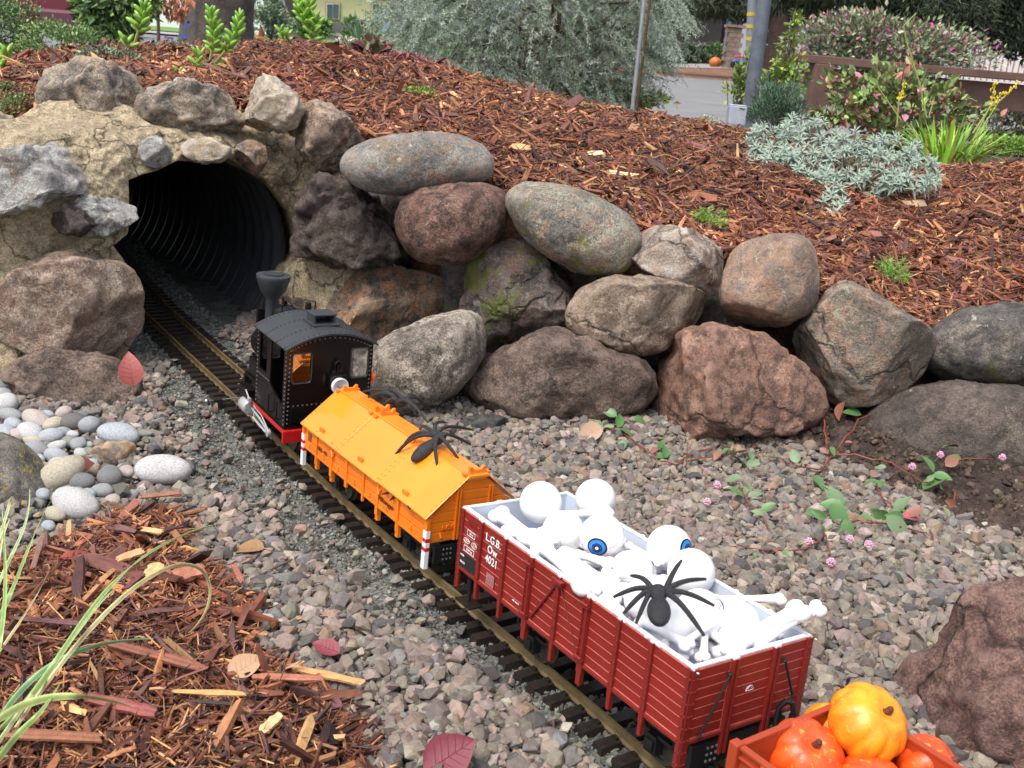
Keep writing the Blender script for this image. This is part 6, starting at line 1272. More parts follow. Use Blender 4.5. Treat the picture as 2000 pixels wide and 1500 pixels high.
# --- grass blades in the near left corner
m_grass = leafmat('grass_blade', .4)
gb = ATZ(-60, 1480, .01); ge = empty('grass_tuft', 'tuft of long striped green grass blades in the near left corner', 'grass tuft', loc=gb)
def long_blade(pl, hs, w, c, Yb=None):
    P = []; pl = np.array(pl, float); t_ = np.linspace(0, 1, len(pl)); tt = np.linspace(0, 1, 26); k = 2 if len(pl) > 2 else 1
    cx = np.polyfit(t_, pl[:, 0], min(3, len(pl) - 1)); cy = np.polyfit(t_, pl[:, 1], min(3, len(pl) - 1))
    for t in tt: P.append(ATZ(np.polyval(cx, t), np.polyval(cy, t), np.interp(t, np.linspace(0, 1, len(hs)), hs)))
    P = np.array(P); T = np.gradient(P, axis=0); T /= np.linalg.norm(T, axis=1)[:, None]; S = np.cross(T, Fv[None]); S /= np.linalg.norm(S, axis=1)[:, None]; V = []; C_ = []
    for i, t in enumerate(tt):
        ww = w * (1 - t ** 3) ** .8 * min(1, .5 + t * 3) + .0002
        for s in (-1, -.3, .3, 1): V.append(P[i] + S[i] * ww * s - Fv * (.0006 * (1 - s * s)) - gb); C_.append(np.array(c) * (1.6 if abs(s) > .5 else .75))
    Fs = [(i * 4 + s, i * 4 + s + 1, i * 4 + s + 5, i * 4 + s + 4) for i in range(25) for s in range(3)]; link('blade', mesh_fast('blade', V, Fs, np.array(C_), True), m_grass, ge)
G1, G2, G3 = (.20, .30, .09), (.30, .36, .16), (.38, .34, .16)
for pl, hs, w, c in [([(-20, 1440), (110, 1290), (230, 1130), (430, 1022)], (.04, .09, .10, .06), .0018, G1), ([(-30, 1500), (120, 1330), (250, 1150), (330, 1090), (385, 1100), (412, 1160), (400, 1205), (360, 1235)], (.03, .08, .10, .10, .09, .07, .05, .03), .0014, G3), ([(-10, 1420), (60, 1330), (160, 1270), (300, 1248)], (.04, .07, .08, .06), .0018, (.16, .30, .14)), ([(-20, 1420), (60, 1372), (150, 1360), (255, 1378)], (.05, .09, .09, .06), .0024, (.34, .42, .14)),
                      ([(-40, 1280), (20, 1160), (60, 1060), (100, 978)], (.04, .08, .09, .08), .0016, G1), ([(-20, 1180), (25, 1080), (50, 1020), (58, 955)], (.04, .07, .08, .09), .0013, G2), ([(-40, 1500), (60, 1360), (170, 1210), (232, 1150)], (.03, .07, .08, .07), .0012, G2), ([(-20, 1300), (30, 1220), (80, 1160), (92, 1110), (86, 1105)], (.04, .06, .06, .05, .04), .0009, G3), ([(-30, 1120), (5, 1030), (18, 985), (26, 970)], (.05, .07, .08, .09), .0014, G2),
                      ([(-10, 1200), (0, 1080), (15, 1020), (35, 1003), (52, 1020)], (.03, .07, .08, .07, .05), .0010, G3), ([(-40, 1540), (30, 1440), (70, 1400), (120, 1330)], (.04, .08, .09, .09), .0017, G1), ([(-60, 1400), (0, 1250), (10, 1100), (4, 990)], (.03, .08, .1, .1), .0017, G1)]: long_blade(pl, hs, w, c)

# --- fallen leaves and single chips
def fallen(px, py, L, an, c, label, h=.006, up=None, w=.6, Y=None, name='fallen_leaf', cat='leaf', curl=.12, shiny=.35, mound=False):
    q = onmound(px, py) if mound else (AT(px, py, Y) if Y else ATZ(px, py, h))
    if not mound and not Y:
        for _ in range(6): q = ATZ(px, py, float(mulchl_z(np.array([q[:2]]))[0] if inpoly(np.array([q[:2]]), MULCH_L)[0] else bed_z(q[:1], q[1:2])[0] + .006) + .012)
    k = np.linalg.norm(q - Cc) / FPX; v, f = leaf_grid(8, w, .18, curl); v = v - [.5, 0, 0]
    a = R_(an); d = Rv * math.cos(a) + Uv * math.sin(a); R3 = basis(np.array(up if up else (0.1, -.25, 1.)), d); m = plain(name + '_skin', c, shiny, var=.25, vs=120, bs=.3, bd=.001, bsc=300); s = L * k
    V = np.concatenate([v, v - [0, 0, .012]]); n = len(v); f2 = np.concatenate([f, f[:, ::-1] + n]); b = MB(); b.add(V, [tuple(x) for x in f2]); b.tube([(-.5, 0, .0), (-.72, 0.03, .02)], [.012, .018], 5); b.tube([(v[3 * i + 1][0], 0, v[3 * i + 1][2] + .004) for i in range(9)], [.014, .004], 5)
    for i in (2, 3, 4, 5, 6):
        for s_ in (0, 2): a_, b_2 = v[3 * i + 1], v[3 * min(8, i + 1) + s_] * .85 + v[3 * min(8, i + 1) + 1] * .15; b.tube([a_ + [0, 0, .004], b_2 + [0, 0, .006]], [.006, .002], 4)
    o = b.build(name, m, smooth=True); o.matrix_world = frame_matrix(q + np.array([0, 0, .004 if mound else 0]), *[R3[:, i] for i in range(3)]) @ Matrix.Diagonal((s, s, s, 1)); return tag(o, label, cat)
fallen(255, 722, 62, 98, (.30, .07, .06), 'coral red leaf standing against the footing stone', up=(.35, -1, .15), Y=1.27, w=.72, curl=.3)
fallen(181, 930, 80, 118, (.20, .06, .045), 'reddish brown leaf upright among the pebbles', up=(.3, -1, .3), Y=1.06, w=.5, curl=.1)
fallen(160, 1082, 75, 40, (.30, .05, .045), 'curled red leaf on the near mulch', h=.035, w=.35, curl=.35); fallen(637, 1264, 58, 150, (.20, .03, .045), 'flat oval maroon leaf on the gravel beside the mulch', h=.014, up=(.1, -.5, 1), w=.62)
fallen(875, 1480, 105, 35, (.16, .02, .035), 'large glossy maroon leaf cut by the lower picture edge', h=.022, up=(.2, -.7, .9), w=.8, curl=-.25); fallen(480, 1302, 72, 48, (.42, .26, .16), 'pale tan pitted leaf on the mulch edge', h=.030, w=.72, up=(.0, -.5, 1), shiny=.8, curl=.05)
fallen(485, 1066, 62, 170, (.26, .15, .07), 'curled tan leaf at the tip of the mulch', h=.016, w=.6, curl=.4, shiny=.7); fallen(1152, 845, 56, 200, (.40, .27, .19), 'tan curled leaf beside the creeping plant', h=.010, w=.7, shiny=.8, up=(-.2, -.8, .6)); fallen(590, 1000 + 310, 30, 100, (.11, .06, .07), 'small dark leaf beside the maroon one', h=.010, w=.4)
fallen(1234, 415, 56, 148, (.45, .08, .10), 'pink red leaf on the mulch above the tilted oval boulder', mound=True, w=.45, up=(0, -.8, .8)); fallen(655, 1350 + 25, 40, 80, (.18, .07, .09), 'dusky leaf on the near mulch edge', h=.018, w=.6); fallen(1780, 1010, 40, 10, (.42, .10, .12), 'pink leaf among the creeping stems', h=.016, w=.55)
fallen(1845, 325, 60, 170, (.35, .12, .12), 'reddish leaf right of the silver shrub', mound=True, w=.35); fallen(98, 158, 34, 70, (.60, .26, .10), 'orange leaf behind the big capstone', mound=True, w=.5); fallen(78, 222, 46, 118, (.55, .22, .12), 'orange leaf hanging over the flat left portal stone', Y=1.56, up=(.3, -1, .3), w=.35)
fallen(1710, 925, 34, 60, (.22, .14, .12), 'grey brown scrap of leaf on the soil', h=.022, w=.6, shiny=.8)
def chip(px, py, L, Wp, an, c, label, mound=True, h=.01, name='bark_chip', th=.35):
    q = onmound(px, py) if mound else ATZ(px, py, h)
    if not mound:
        for _ in range(6): q = ATZ(px, py, float(mulchl_z(np.array([q[:2]]))[0] if inpoly(np.array([q[:2]]), MULCH_L)[0] else bed_z(q[:1], q[1:2])[0] + .004) + .011)
    q = q + (np.array([0, 0, .004]) if mound else 0); k = np.linalg.norm(q - Cc) / FPX; a = R_(an); d = Rv * math.cos(a) + Uv * math.sin(a); up = np.array([0, -.45, 1.]) if mound else np.array([0, -.15, 1.]); R3 = basis(up, d); g = rs(int(px))
    V = []; ns = 7
    for i in range(ns):
        t = i / (ns - 1) * 2 - 1; w = Wp * k / 2 * (1 - .35 * abs(t) ** 3 * g.uniform(.2, 1)) * g.uniform(.8, 1.1); tk = w * th * g.uniform(.7, 1.2); x = t * L * k / 2
        for yy, zz in ((-1, -1), (-.4, -1), (.5, -1), (1, -1), (1, .6), (.45, 1.1), (0, .7), (-.5, 1.0), (-1, .5)): V.append((x + (g.uniform(-.12, .12) * L * k / 2 if i in (0, ns - 1) else 0), yy * w + g.normal(0, .04) * w, zz * tk + g.normal(0, .06) * tk))
    kk = 9; Fs = [(i * kk + j, i * kk + (j + 1) % kk, (i + 1) * kk + (j + 1) % kk, (i + 1) * kk + j) for i in range(ns - 1) for j in range(kk)] + [tuple(range(kk))[::-1], tuple(range((ns - 1) * kk, ns * kk))]
    b = MB(); b.add(V, Fs); m = plain('wood_chip', c, .65, var=.25, vs=200, bs=.6, bd=.0015, bsc=350); o = b.build(name, m); o.matrix_world = frame_matrix(q + R3[:, 2] * .006, *[R3[:, i] for i in range(3)]); return tag(o, label, 'wood chip')
chip(1000, 298, 62, 24, 5, (.55, .32, .13), 'broad orange wood chip above the long smooth boulder'); chip(1146, 308, 58, 17, 28, (.78, .62, .38), 'palest cream wood chip on the mulch slope'); chip(1212, 352, 80, 14, -14, (.72, .50, .28), 'long cream wood chip above the tilted oval boulder')
chip(1310, 345, 34, 12, -15, (.65, .42, .22), 'small cream wood chip right of the long cream one'); chip(1310, 265, 60, 14, 20, (.16, .07, .04), 'dark twig lying on the upper mulch slope'); chip(1345, 290, 80, 20, -40, (.20, .07, .06), 'long purplish bark strip on the upper slope'); chip(660, 115, 52, 10, -22, (.60, .36, .16), 'tan wood chip near the mulch crest before the house')
chip(388, 148, 60, 8, 3, (.60, .38, .20), 'tan wood chip under the tallest succulent'); chip(1390, 440, 90, 12, -12, (.40, .17, .08), 'long orange bark strip beside the feathery herb'); chip(1460, 470, 50, 14, 35, (.30, .11, .06), 'reddish bark chip above the tan boulder'); chip(1550, 395, 60, 22, -30, (.20, .06, .05), 'maroon bark chip below the silver shrub')
chip(1775, 410, 45, 22, 15, (.50, .34, .2), 'frayed pale chip right of the silver shrub'); chip(1800, 585, 52, 14, -10, (.48, .26, .12), 'tan chip above the pointed boulder'); chip(1690, 470, 50, 18, 10, (.26, .10, .09), 'purplish chip above the right feathery herb'); chip(1230, 30 + 230, 50, 16, 70, (.35, .18, .09), 'standing bark chip on the upper slope'); chip(1875, 520, 60, 16, -30, (.25, .09, .07), 'reddish bark chip at the right of the slope')
for px, py, L, w_, an, c, lab in [(300, 1125, 42, 26, 80, (.62, .36, .16), 'pale orange split chip under the arching grass blade'), (370, 1130, 58, 36, 50, (.34, .13, .08), 'chunky red brown bark piece near the mulch tip'), (255, 1095, 46, 20, 60, (.5, .28, .14), 'frayed tan chip left of the split chip'), (640, 1330, 130, 17, -28, (.52, .27, .11), 'long orange bark stick reaching onto the gravel'), (560, 1335, 120, 16, 4, (.33, .12, .07), 'long red brown strip behind the orange stick'),
                                     (300, 1290, 190, 20, -32, (.22, .075, .045), 'longest dark red bark strip across the near mulch'), (240, 1390, 130, 26, -28, (.24, .065, .055), 'broad maroon bark strip below the long one'), (110, 1450, 150, 24, 0, (.26, .10, .05), 'broad brown bark strip at the lower left'), (465, 1130, 60, 12, -80, (.30, .11, .07), 'upright reddish stick at the mulch edge'), (530, 1425, 50, 22, 72, (.62, .40, .20), 'pale split chip near the bottom edge'),
                                     (410, 1365, 120, 12, 4, (.50, .28, .10), 'tan twig lying level on the near mulch'), (425, 1385, 110, 8, -2, (.03, .02, .02), 'black twig below the tan one'), (75, 1090, 110, 10, -88, (.22, .12, .09), 'upright grey brown twig behind the grass'), (315, 975, 70, 14, 35, (.24, .11, .06), 'brown bark stick at the top of the near mulch'), (290, 1045, 55, 14, -15, (.60, .35, .16), 'light orange chip in the upper near mulch'), (100, 1225, 120, 12, -5, (.12, .05, .05), 'purplish strip under the grass blades'), (340, 975, 26, 9, 5, (.20, .03, .04), 'short dark red chip at the gravel edge')]:
    chip(px, py, L, w_, an, c, lab, mound=False, h=.034 if px < 500 else .02)
def twig(pl, label, c=(.10, .07, .05), r=.0012):
    P = np.array([ATZ(a, b_, .010) for a, b_ in pl]); b = MB(); b.tube(P - P[0], [r, r * .6], 6); o = b.build('twig', plain('twig_bark', c, .8, var=.3), smooth=True); o.location = P[0]; tag(o, label, 'twig')
twig([(490, 1132), (545, 1105), (600, 1078), (640, 1048)], 'thin dark twig pointing from the mulch to the track'); twig([(905, 1280), (925, 1310), (935, 1335)], 'short brown twig on the gravel by the red wagon', r=.0009); twig([(560, 1215), (600, 1205), (640, 1202), (660, 1225)], 'bent straw on the gravel', (.4, .28, .14), .0007)
twig([(1080, 1400), (1083, 1440), (1078, 1480)], 'straight brown twig near the bottom of the gravel', (.12, .05, .03), .0010)
# ================================================================== FENCES, POLES, HOUSES, CARS BEYOND THE MOUND
def px_box(px0, py0, px1, py1, Y, dep):
    a = AT(px0, py0, Y); b_ = AT(px1, py1, Y); c = (a + b_) / 2; return c, (abs(b_[0] - a[0]), dep, abs(b_[2] - a[2]))
m_fbrown = plain('fence_brown_paint', (.15, .085, .065), .7, var=.2, vs=10, bs=.2, bd=.002, bsc=60)
fa, fb = AT(1545, 104, 4.9), AT(2120, 150, 5.2)
fen = empty('rail_fence', 'brown painted board fence with a flat top rail', 'fence', loc=AT(1590, 240, 4.9))
fo_ = np.array(fen.location); dF = fb - fa; dF[2] = 0; LF = np.linalg.norm(dF); dF /= LF; nF = np.array([-dF[1], dF[0], 0]); RF = np.stack([dF, nF, [0, 0, 1]], 1)
def fboard(name, t0, t1, z0, z1, th, off=0):
    c = fa + dF * (t0 + t1) / 2 + nF * off; c[2] = (z0 + z1) / 2; b = MB(); b.box(c - fo_, (t1 - t0, th, z1 - z0), RF); b.build(name, m_fbrown, fen, bevel=.003)
zt = fa[2]; fboard('top_rail', -.01, LF, zt - .035, zt, .14, .02); fboard('board', .10, LF, zt - .175, zt - .050, .03, .03); fboard('board', .10, LF, zt - .47, zt - .34, .03, .03)
for t in (.10, 1.35): fboard('post', t, t + .085, zt - 1.0, zt - .036, .085, -.03)
m_pipe2 = plain('weathered_pipe', (.11, .13, .16), .6, var=.35, vs=14, bs=.3, bd=.001, bsc=80); m_galv = plain('galvanised_metal', (.34, .35, .37), .4, .4, var=.15)
def pole(a, b_, Y, r, m, label, name='pole', cat='pole'):
    A, B_ = AT(*a, Y), AT(*b_, Y); e = empty(name, label, cat, loc=B_); b = MB(); b.tube([A - B_ + (A - B_) * .4, A - B_, (0, 0, 0), (B_ - A) * .5], r, 16); b.build('shaft', m, e, smooth=True); return e
pole((1493, 0), (1461, 235), 4.1, .027, m_pipe2, 'thick grey weathered pipe leaning right of the street')
pole((1258, 0), (1236, 205), 3.35, .0065, m_galv, 'thin bright metal stake in front of the weeping conifer', 'stake', 'stake'); pole((1262, 60), (1244, 205), 3.42, .0045, m_twig, 'thin wooden stick just behind the metal stake', 'stick', 'stick')
bp = pole((1470, -20), (1462, 150), 8.5, .034, plain('grey_post', (.16, .18, .21), .6), 'grey post with yellow bands behind the leaning pipe', 'banded_post', 'post'); bo = np.array(bp.location)
m_band = plain('faded_yellow_band', (.42, .30, .03), .6)
for y in (28, 52, 76): b = MB(); c = AT(1469 - y * .05, y, 8.5) - bo; b.tube([c - [0, 0, .014], c + [0, 0, .014]], .036, 16); b.build('yellow_band', m_band, bp)
c, s = px_box(1424, 206, 1452, 244, 3.3, .05); e = empty('utility_box', 'small white utility box at the foot of the leaning pipe', 'utility box', loc=c - [0, 0, s[2] / 2]); b = MB(); b.box((0, 0, s[2] / 2), s).box((0, 0, s[2] + .002), (s[0] * .96, s[1] * .96, .004)); b.build('case', plain('box_white', (.36, .39, .46), .5), e, bevel=.002)
b = MB(); b.box((s[0] * .2, -s[1] / 2 - .001, s[2] * .9), (s[0] * .3, .002, .002)); b.build('slot', m_black, e)
# picket fence and tall wood fence
m_pick = plain('picket_white', (.72, .72, .74), .6, var=.06); pf = empty('picket_fence', 'white picket fence behind the pink flowered hedge', 'fence', loc=AT(1760, 130, 15)); p0 = np.array(pf.location)
for k, px in enumerate(np.arange(1566, 2120, 11.5)):
    t = (px - 1566) / 554; Y = 15; top_ = 72 + t * 35 if px > 1580 else 62; A = AT(px, top_, Y); w = .075 if px > 1572 else .12; h = .62; b = MB(); b.box(A - p0 - [0, 0, h / 2], (w * .72, .02, h)).prism([(-w * .36, 0), (w * .36, 0), (0, .05)], -.01, .01, (0, 2, 1)); n_ = len(b.v)
    for i in range(n_ - 6, n_): v = b.v[i]; b.v[i] = (v[0] + A[0] - p0[0], v[1] + A[1] - p0[1], v[2] + A[2] - p0[2])
    b.build('picket', m_pick, pf)
for z in (.12, .45): A, B_ = AT(1566, 72, 15), AT(2110, 107, 15); b = MB(); b.tube([A - p0 - [0, -.02, z], B_ - p0 - [0, -.02, z]], .03, 4); b.build('rail', m_pick, pf)
m_wood = plain('cedar_board', (.33, .17, .08), .7, var=.2, vs=5); wf = empty('wood_fence', 'orange brown board fence in the far right corner', 'fence', loc=AT(1960, 120, 19)); w0 = np.array(wf.location)
for k, px in enumerate(np.arange(1922, 2100, 13)): A = AT(px, 66 + (px - 1922) * .06, 19); b = MB(); b.box(A - w0 - [0, 0, .45], (.115, .02, .9)); b.build('board', m_wood, wf)
# dark garage with porch
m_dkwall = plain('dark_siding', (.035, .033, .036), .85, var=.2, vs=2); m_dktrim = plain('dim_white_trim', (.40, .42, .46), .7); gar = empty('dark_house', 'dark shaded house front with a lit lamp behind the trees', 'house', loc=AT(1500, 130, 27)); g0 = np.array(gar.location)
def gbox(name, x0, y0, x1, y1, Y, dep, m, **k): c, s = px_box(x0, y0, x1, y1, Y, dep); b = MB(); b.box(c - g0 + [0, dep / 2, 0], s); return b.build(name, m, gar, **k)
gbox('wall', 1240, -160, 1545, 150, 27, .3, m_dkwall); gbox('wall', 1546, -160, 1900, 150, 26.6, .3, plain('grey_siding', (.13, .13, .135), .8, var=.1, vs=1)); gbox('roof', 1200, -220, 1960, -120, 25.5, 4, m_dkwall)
gbox('garage_door', 1300, 10, 1400, 135, 26.9, .06, plain('garage_door', (.05, .045, .045), .8, var=.3, vs=2)); gbox('door_frame', 1424, 12, 1452, 135, 26.85, .06, plain('pale_blue_door', (.25, .30, .40), .7)); 
b = MB(); c = AT(1442, 38, 26.7) - g0; b.prism([(-.14, -.9), (.14, -.9), (.14, .0)] + [(.14 * math.cos(a), .13 * math.sin(a)) for a in np.linspace(0, math.pi, 9)][1:-1] + [(-.14, 0)], 0, .05, (0, 2, 1)); o = b.build('arched_door', m_dkwall, gar); o.location = c
gbox('porch_post', 1532, 20, 1540, 135, 26.3, .1, m_dktrim); gbox('porch_post', 1455, 20, 1459, 130, 26.3, .1, m_dktrim); gbox('porch_rail', 1500, 78, 1535, 81, 26.2, .06, m_dktrim)
ml, t_, p_ = NT('lamp_glow'); p_.inputs['Base Color'].default_value = (1, .5, .1, 1); p_.inputs['Emission Color'].default_value = (1, .42, .06, 1); p_.inputs['Emission Strength'].default_value = 6
c = AT(1606, 24, 26.3) - g0; b = MB(); b.box((0, 0, .075), (.12, .12, .03)).box((0, 0, -.075), (.1, .1, .03)).box((0, .08, 0), (.03, .1, .03)); o = b.build('porch_lamp', m_black, gar); o.location = c; b = MB(); b.box((0, 0, 0), (.07, .07, .115)); b.build('lamp_glass', ml, o)
def obj_at(px, py, Y): q = AT(px, py, Y); return q
m_brick = plain('brick_pillar_stone', (.20, .15, .125), .85, var=.35, vs=9, bs=.6, bd=.02, bsc=20); q = AT(1424, 138, 19.5); e = empty('brick_pillar', 'low brick pillar beside the driveway', 'pillar', loc=q); k = 19.5 / FPX
for j in range(9):
    for i in range(2): b = MB(); b.box(((i - .5) * .13 + (.02 if j % 2 else -.02), 0, .04 + j * .081), (.125, .27, .076)); b.build('brick', m_brick, e)
b = MB(); b.box((0, 0, .76), (.34, .34, .045)); b.build('cap', m_brick, e)
q = AT(1397, 122, 19.8); e = empty('pumpkin', 'round orange pumpkin on the driveway beside the brick pillar', 'pumpkin', loc=q); V = []; n2 = 40
for i in range(17):
    for k2 in range(n2): t = math.pi * i / 16; a = 2 * math.pi * k2 / n2; w = .115 * (1 - .08 * (1 - abs(math.cos(4.5 * a)))); V.append((w * math.sin(t) * math.cos(a), w * math.sin(t) * math.sin(a), .098 * math.cos(t)))
link('skin', mesh_fast('skin', V, [(i * n2 + k2, (i + 1) * n2 + k2, (i + 1) * n2 + (k2 + 1) % n2, i * n2 + (k2 + 1) % n2) for i in range(16) for k2 in range(n2)], smooth=True), plain('pumpkin_skin', (.42, .13, .02), .5), e); b = MB(); b.tube([(0, 0, .09), (.01, 0, .13)], .012, 6); b.build('stem', m_twig, e)
q = AT(1443, 134, 18.5); e = empty('toy_cart', 'small red and blue ride-on toy behind the brick pillar', 'toy', loc=q)
b = MB(); b.box((.02, 0, .13), (.26, .16, .07), tx=.8); b.build('body', plain('toy_blue', (.03, .18, .55), .4), e, bevel=.01); b = MB(); b.box((.0, 0, .19), (.2, .15, .04)); b.build('seat', plain('toy_red', (.6, .06, .07), .4), e, bevel=.01)
for x in (-.08, .09):
    for sy in (-1, 1): b = MB(); b.lathe([(.06, -.02), (.06, .02)], (x, sy * .09, .06), basis((0, 1, 0)), 20); b.build('wheel', m_black, e)
shrub_px('box_hedge', 'dark low hedge in front of the shaded house', 'hedge', 1345, 112, 62, 22, 22, 3000, .10, [(.03, .06, .025), (.05, .09, .035), (.02, .035, .015)], [2, 1, 2], 80, clump=60); shrub_px('box_hedge', 'green bush left of the brick pillar', 'hedge', 1396, 100, 16, 12, 21, 500, .08, [(.06, .12, .04), (.10, .18, .05)], [1, 1], 81)
# dark conifers on the right
m_dkleaf = leafmat('dark_needle', .7)
def tree(label, trunk, crowns, Y, pal, wts, n, L, Wd, seed, tr=.2, tm=None, branches=True, cat='tree', droop=.5):
    g = rs(seed); base = AT(trunk[0], trunk[1], Y); e = empty('tree', label, cat, loc=base)
    b = MB(); b.tube([(0, 0, -.3), (0, 0, .4), (g.normal(0, .03), 0, 2.2), (0, 0, 5)], [tr * 1.15, tr, tr * .85, tr * .7], 14); b.build('trunk', tm or m_bark, e, smooth=True); P = []; D = []
    for (px, py, w, h, dY, nn_) in crowns:
        c = AT(px, py, Y + dY) - base; k = (Y + dY) / FPX; q = g.normal(size=(nn_, 3)); q /= np.linalg.norm(q, axis=1)[:, None]; q *= g.uniform(.15, 1, (nn_, 1)) ** .5; q[:, :] *= (1 + .3 * fbm(q * 2.5 + seed, seed, 2))[:, None]; P.append(c + q * np.array([w * k, w * k * .6, h * k])); D.append(q * .6 + g.normal(0, .6, (nn_, 3)) + [0, 0, -droop])
        if branches: b = MB(); b.tube([(0, 0, max(.5, c[2] + .3)), c * np.array([.6, .6, 1]) + [0, 0, .2], c], [tr * .25, tr * .08], 6); b.build('branch', tm or m_bark, e)
    P = np.concatenate(P); D = np.concatenate(D); nn_ = len(P); s = g.uniform(.6, 1.3, nn_); f = foliage('crown', P, D, g.normal(size=(nn_, 3)), L * s, Wd * s, pick(g, nn_, pal, wts, .25), m_dkleaf, e); f['kind'] = 'stuff'; return e
m_redbark = rock('red_bark', (.055, .028, .022), (.09, .045, .035), (.03, .016, .013), None, 0, .3, 72, bd=.03, sc=.2)
DK = [(.030, .050, .020), (.05, .08, .03), (.018, .028, .014), (.09, .12, .045)]
tree('tall dark conifer with a thick red brown trunk behind the hedge', (1712, 130), [(1560, -20, 90, 40, -1, 3500), (1680, -35, 90, 45, -1, 3500), (1800, 0, 80, 60, -1, 4000), (1880, 20, 60, 50, -1.5, 3000), (1620, -40, 100, 40, -1.5, 2500)], 13, DK, [3, 2, 3, .6], 0, .10, .018, 82, .28, m_redbark)
tree('dark conifer drooping over the driveway', (1500, 135), [(1330, -10, 90, 45, 0, 3800), (1420, -5, 70, 35, -.5, 2500), (1480, 0, 60, 35, 0, 2500), (1290, 30, 35, 60, 1, 1500), (1560, 10, 50, 30, 0, 1500)], 15, DK, [3, 2, 3, .8], 0, .10, .018, 83, .2, m_redbark)
tree('dark leafy tree in the upper right corner', (2060, 140), [(1900, 30, 40, 45, 0, 1400), (1960, 40, 50, 45, 0, 2600), (2010, 60, 40, 50, .5, 2200), (1950, -20, 90, 40, 0, 2500)], 12, DK, [3, 2, 3, .6], 0, .08, .03, 84, .15)
# left side: maroon car, young tree, big trunk, yellow house
m_maroon = plain('maroon_car_paint', (.12, .010, .022), .22, var=.03, vs=3, coat=.8); m_tyre = plain('tyre_rubber', (.02, .02, .02), .8)
q = AT(95, 82, 10.5); car = empty('parked_car', 'maroon parked car, rear end behind the upper left shrub', 'car', loc=q)
prof = [(-1.6, .12), (.28, .12), (.36, .16), (.38, .34), (.34, .36), (.34, .62), (.26, .70), (.05, .72), (-.15, .98), (-.9, 1.05), (-1.6, 1.05)]
b = MB(); b.prism([(x, z) for x, z in prof], -.0, 1.5, (0, 2, 1)); b.build('body', m_maroon, car, bevel=.03)
b = MB(); b.box((.17, .7, .215), (.50, 1.56, .19)); b.build('bumper', plain('bumper_plum', (.085, .018, .040), .5), car, bevel=.03); b = MB(); b.box((.05, -.012, .52), (.30, .03, .09)); b.build('tail_lamp', plain('tail_lamp_red', (.45, .02, .03), .15, coat=.8), car, bevel=.01); b = MB(); b.box((-.62, -.01, .84), (.8, .02, .2)); b.build('side_window', plain('car_glass', (.02, .02, .025), .08), car)
for x in (-.55,):
    b = MB(); b.lathe([(.2, 0), (.30, .02), (.32, .05), (.32, .2)], (x, -.02, .10), basis((0, 1, 0)), 28); o = b.build('wheel', m_tyre, car, smooth=True); b = MB(); b.lathe([(0, -.03), (.19, -.02)], (x, -.02, .10), basis((0, 1, 0)), 20); b.build('rim', m_galv, o)
GL_ = [(.10, .20, .05), (.17, .30, .08), (.06, .11, .035), (.26, .38, .12)]
tree('young leafy green tree beside the maroon car', (228, 95), [(200, 10, 55, 40, 0, 700), (250, 0, 60, 35, 0, 600), (215, 55, 45, 25, 0, 420), (240, 60, 30, 20, 0, 200)], 4.6, GL_, [3, 2, 3, 1], 0, .05, .026, 85, .02, m_twig, droop=.3)
tree('sparse young tree with rust coloured hanging leaves', (310, 85), [(335, 0, 45, 22, 0, 90), (345, 20, 22, 18, 0, 55), (300, -10, 40, 10, 0, 60)], 5.5, [(.30, .10, .05), (.38, .16, .08)], [1, 1], 0, .045, .022, 86, .008, m_twig, droop=1.4)
q = AT(425, 100, 6.0); e = empty('tree', 'large grey brown tree trunk tied with blue ribbon', 'tree', loc=q)
b = MB(); b.tube([(.02, 0, -.4), (.0, 0, .0), (.0, 0, .18), (.03, 0, .5), (.06, 0, 1.2)], [.26, .215, .195, .19, .19], 20); o = b.build('trunk', m_bark, e, smooth=True)
m_blue = plain('blue_ribbon', (.03, .12, .5), .5)
for (x, y, a) in ((362, 40, 20), (364, 50, -60), (358, 70, 10), (330, 74, 5)): c = AT(x, y, 5.7) - q; b = MB(); b.box(c, (.05, .004, .012), Matrix.Rotation(R_(a), 3, 'Y')); b.build('ribbon', m_blue, e)
b = MB(); b.tube([AT(560, -20, 6.5) - q, AT(575, 20, 6.5) - q, AT(600, 50, 6.6) - q], [.04, .03], 8); b.build('branch', m_bark, e)
m_bldg = plain('pale_wall', (.78, .79, .80), .8, var=.02, vs=1); q = AT(300, 60, 42); e = empty('white_building', 'plain white building wall far behind the young trees', 'building', loc=q)
c, s = px_box(170, -160, 520, 72, 42, 3); b = MB(); b.box(c - q + [0, 1.5, 0], s); b.build('wall', m_bldg, e); c, s = px_box(150, -190, 540, -155, 41.6, 5); b = MB(); b.box(c - q + [0, 1.5, 0], s); b.build('roof', m_dkwall, e)
m_hy = plain('house_yellow_wall', (.74, .66, .42), .8, var=.04, vs=1); m_htrim = plain('house_pink_trim', (.48, .24, .18), .7); m_wgl = plain('window_dark_glass', (.10, .13, .14), .1); HY = 50
q = AT(700, 80, HY); hs_ = empty('yellow_house', 'pale yellow house with white framed windows', 'house', loc=q); h0 = np.array(hs_.location)
def hbox(name, x0, y0, x1, y1, Y, dep, m, par=None): c, s = px_box(x0, y0, x1, y1, Y, dep); b = MB(); b.box(c - h0 + [0, dep / 2, 0], s); return b.build(name, m, par or hs_)
hbox('wall', 560, -60, 900, 62, HY, 1, m_hy); hbox('wall_base', 560, 62, 900, 84, HY - .03, 1, plain('house_base', (.36, .31, .27), .9, var=.3, vs=3)); hbox('roof', 540, -90, 930, -52, HY - 1.2, 5, m_dkwall); hbox('gable', 775, -30, 800, 26, HY - .3, .2, m_htrim)
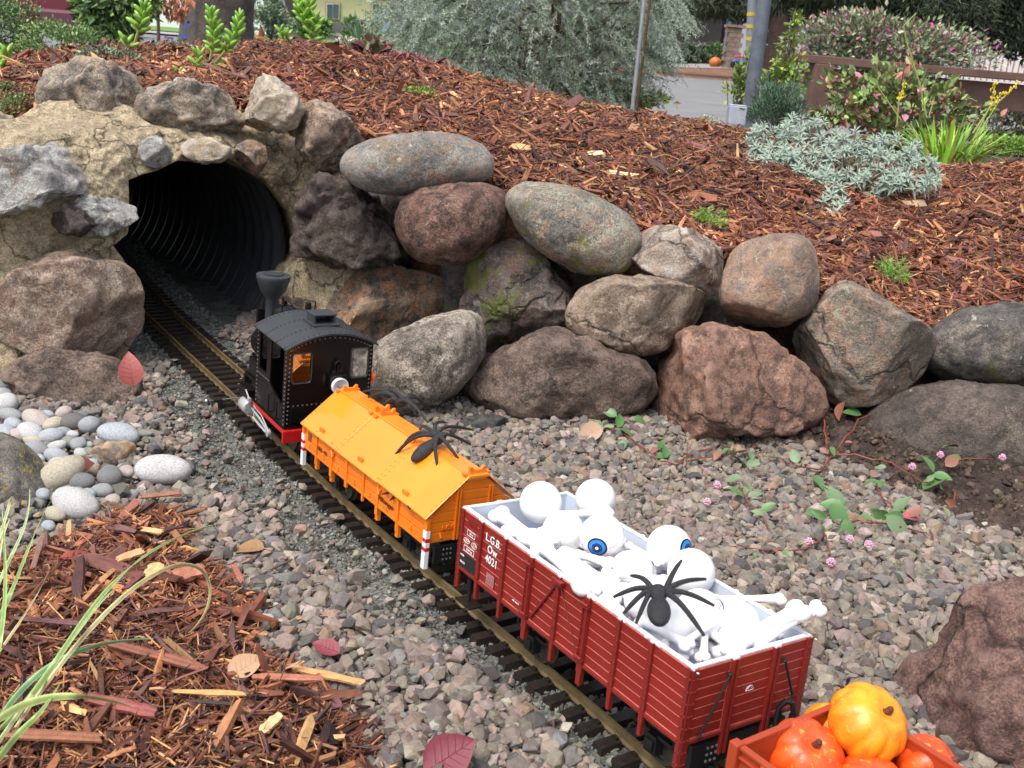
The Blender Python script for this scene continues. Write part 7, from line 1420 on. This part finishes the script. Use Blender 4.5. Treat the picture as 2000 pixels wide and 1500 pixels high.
for x0, x1 in ((636, 664), (725, 743), (765, 778)):
    f = hbox('window_frame', x0, 4, x1, 41, HY - .12, .1, m_htrim); hbox('window_frame', x0 + 1.5, 5.5, x1 - 1.5, 38, HY - .18, .1, m_white); xm = (x0 + x1) / 2; hbox('pane', x0 + 3, 8, xm - 1, 36, HY - .22, .05, m_wgl); hbox('pane', xm + 1, 8, x1 - 3, 36, HY - .22, .05, m_wgl)
shrub_px('garden_bush', 'green bush left of the house window', 'bush', 610, 58, 32, 22, 30, 1500, .16, GL_, [3, 2, 3, 1], 90, clump=40); shrub_px('garden_bush', 'loose green bush under the house window', 'bush', 690, 58, 18, 20, 30, 700, .14, GL_, [3, 2, 3, 1], 91, clump=20); shrub_px('garden_bush', 'olive tree like bush beside the big trunk', 'bush', 530, 25, 38, 45, 14, 1800, .06, GYG, [3, 2, 2], 92, clump=50, shell=.3)
c, s = px_box(692, 40, 735, 86, 12, .3); e = empty('planter', 'dark grey planter wall behind the spiky plant', 'planter', loc=c - [0, 0, s[2] / 2]); b = MB(); b.box((0, .15, s[2] / 2), s).box((0, .15, s[2]), (s[0] * 1.04, .36, .03)); b.build('panel', plain('planter_grey', (.10, .09, .085), .8), e); 
q = AT(712, 92, 8); e = empty('spiky_plant', 'spiky agave like plant in front of the grey planter', 'plant', loc=q); blades(e, q, 44, .26, .010, (.10, .08), [(.08, .17, .07), (.12, .24, .10), (.20, .32, .17)], 93, m_leaf, .15)
m_suv = plain('car_silver_blue', (.20, .26, .34), .25, var=.03, coat=.8); q = AT(800, 88, 24); e = empty('parked_car', 'silver blue car half hidden behind the weeping conifer', 'car', loc=q)
b = MB(); b.prism([(-.62, .18), (2.6, .18), (2.6, 1.35), (.5, 1.35), (-.05, .78), (-.60, .68), (-.66, .4)], 0, 1.4, (0, 2, 1)); b.build('body', m_suv, e, bevel=.05); b = MB(); b.prism([(.05, .82), (.55, 1.27), (1.6, 1.27), (1.6, .82)], -.02, .0, (0, 2, 1)); b.build('windscreen', m_wgl, e); b = MB(); b.box((-.38, -.03, .52), (.16, .05, .16)); b.build('headlamp', plain('lamp_orange', (.8, .12, .03), .3), e, bevel=.02)
b = MB(); b.lathe([(.31, -.02), (.31, .2)], (.15, 0, .2), basis((0, 1, 0)), 24); b.build('wheel', m_tyre, e)
e = empty('street_cone', 'small orange cone seen on the far pavement', 'cone', loc=AT(510, 72, 14)); b = MB(); b.lathe([(.045, 0), (.012, .13), (0, .135)], (0, 0, 0), None, 16); b.build('cone', m_olamp, e); b = MB(); b.box((0, 0, 0), (.12, .12, .01)); b.build('base', m_olamp, e)
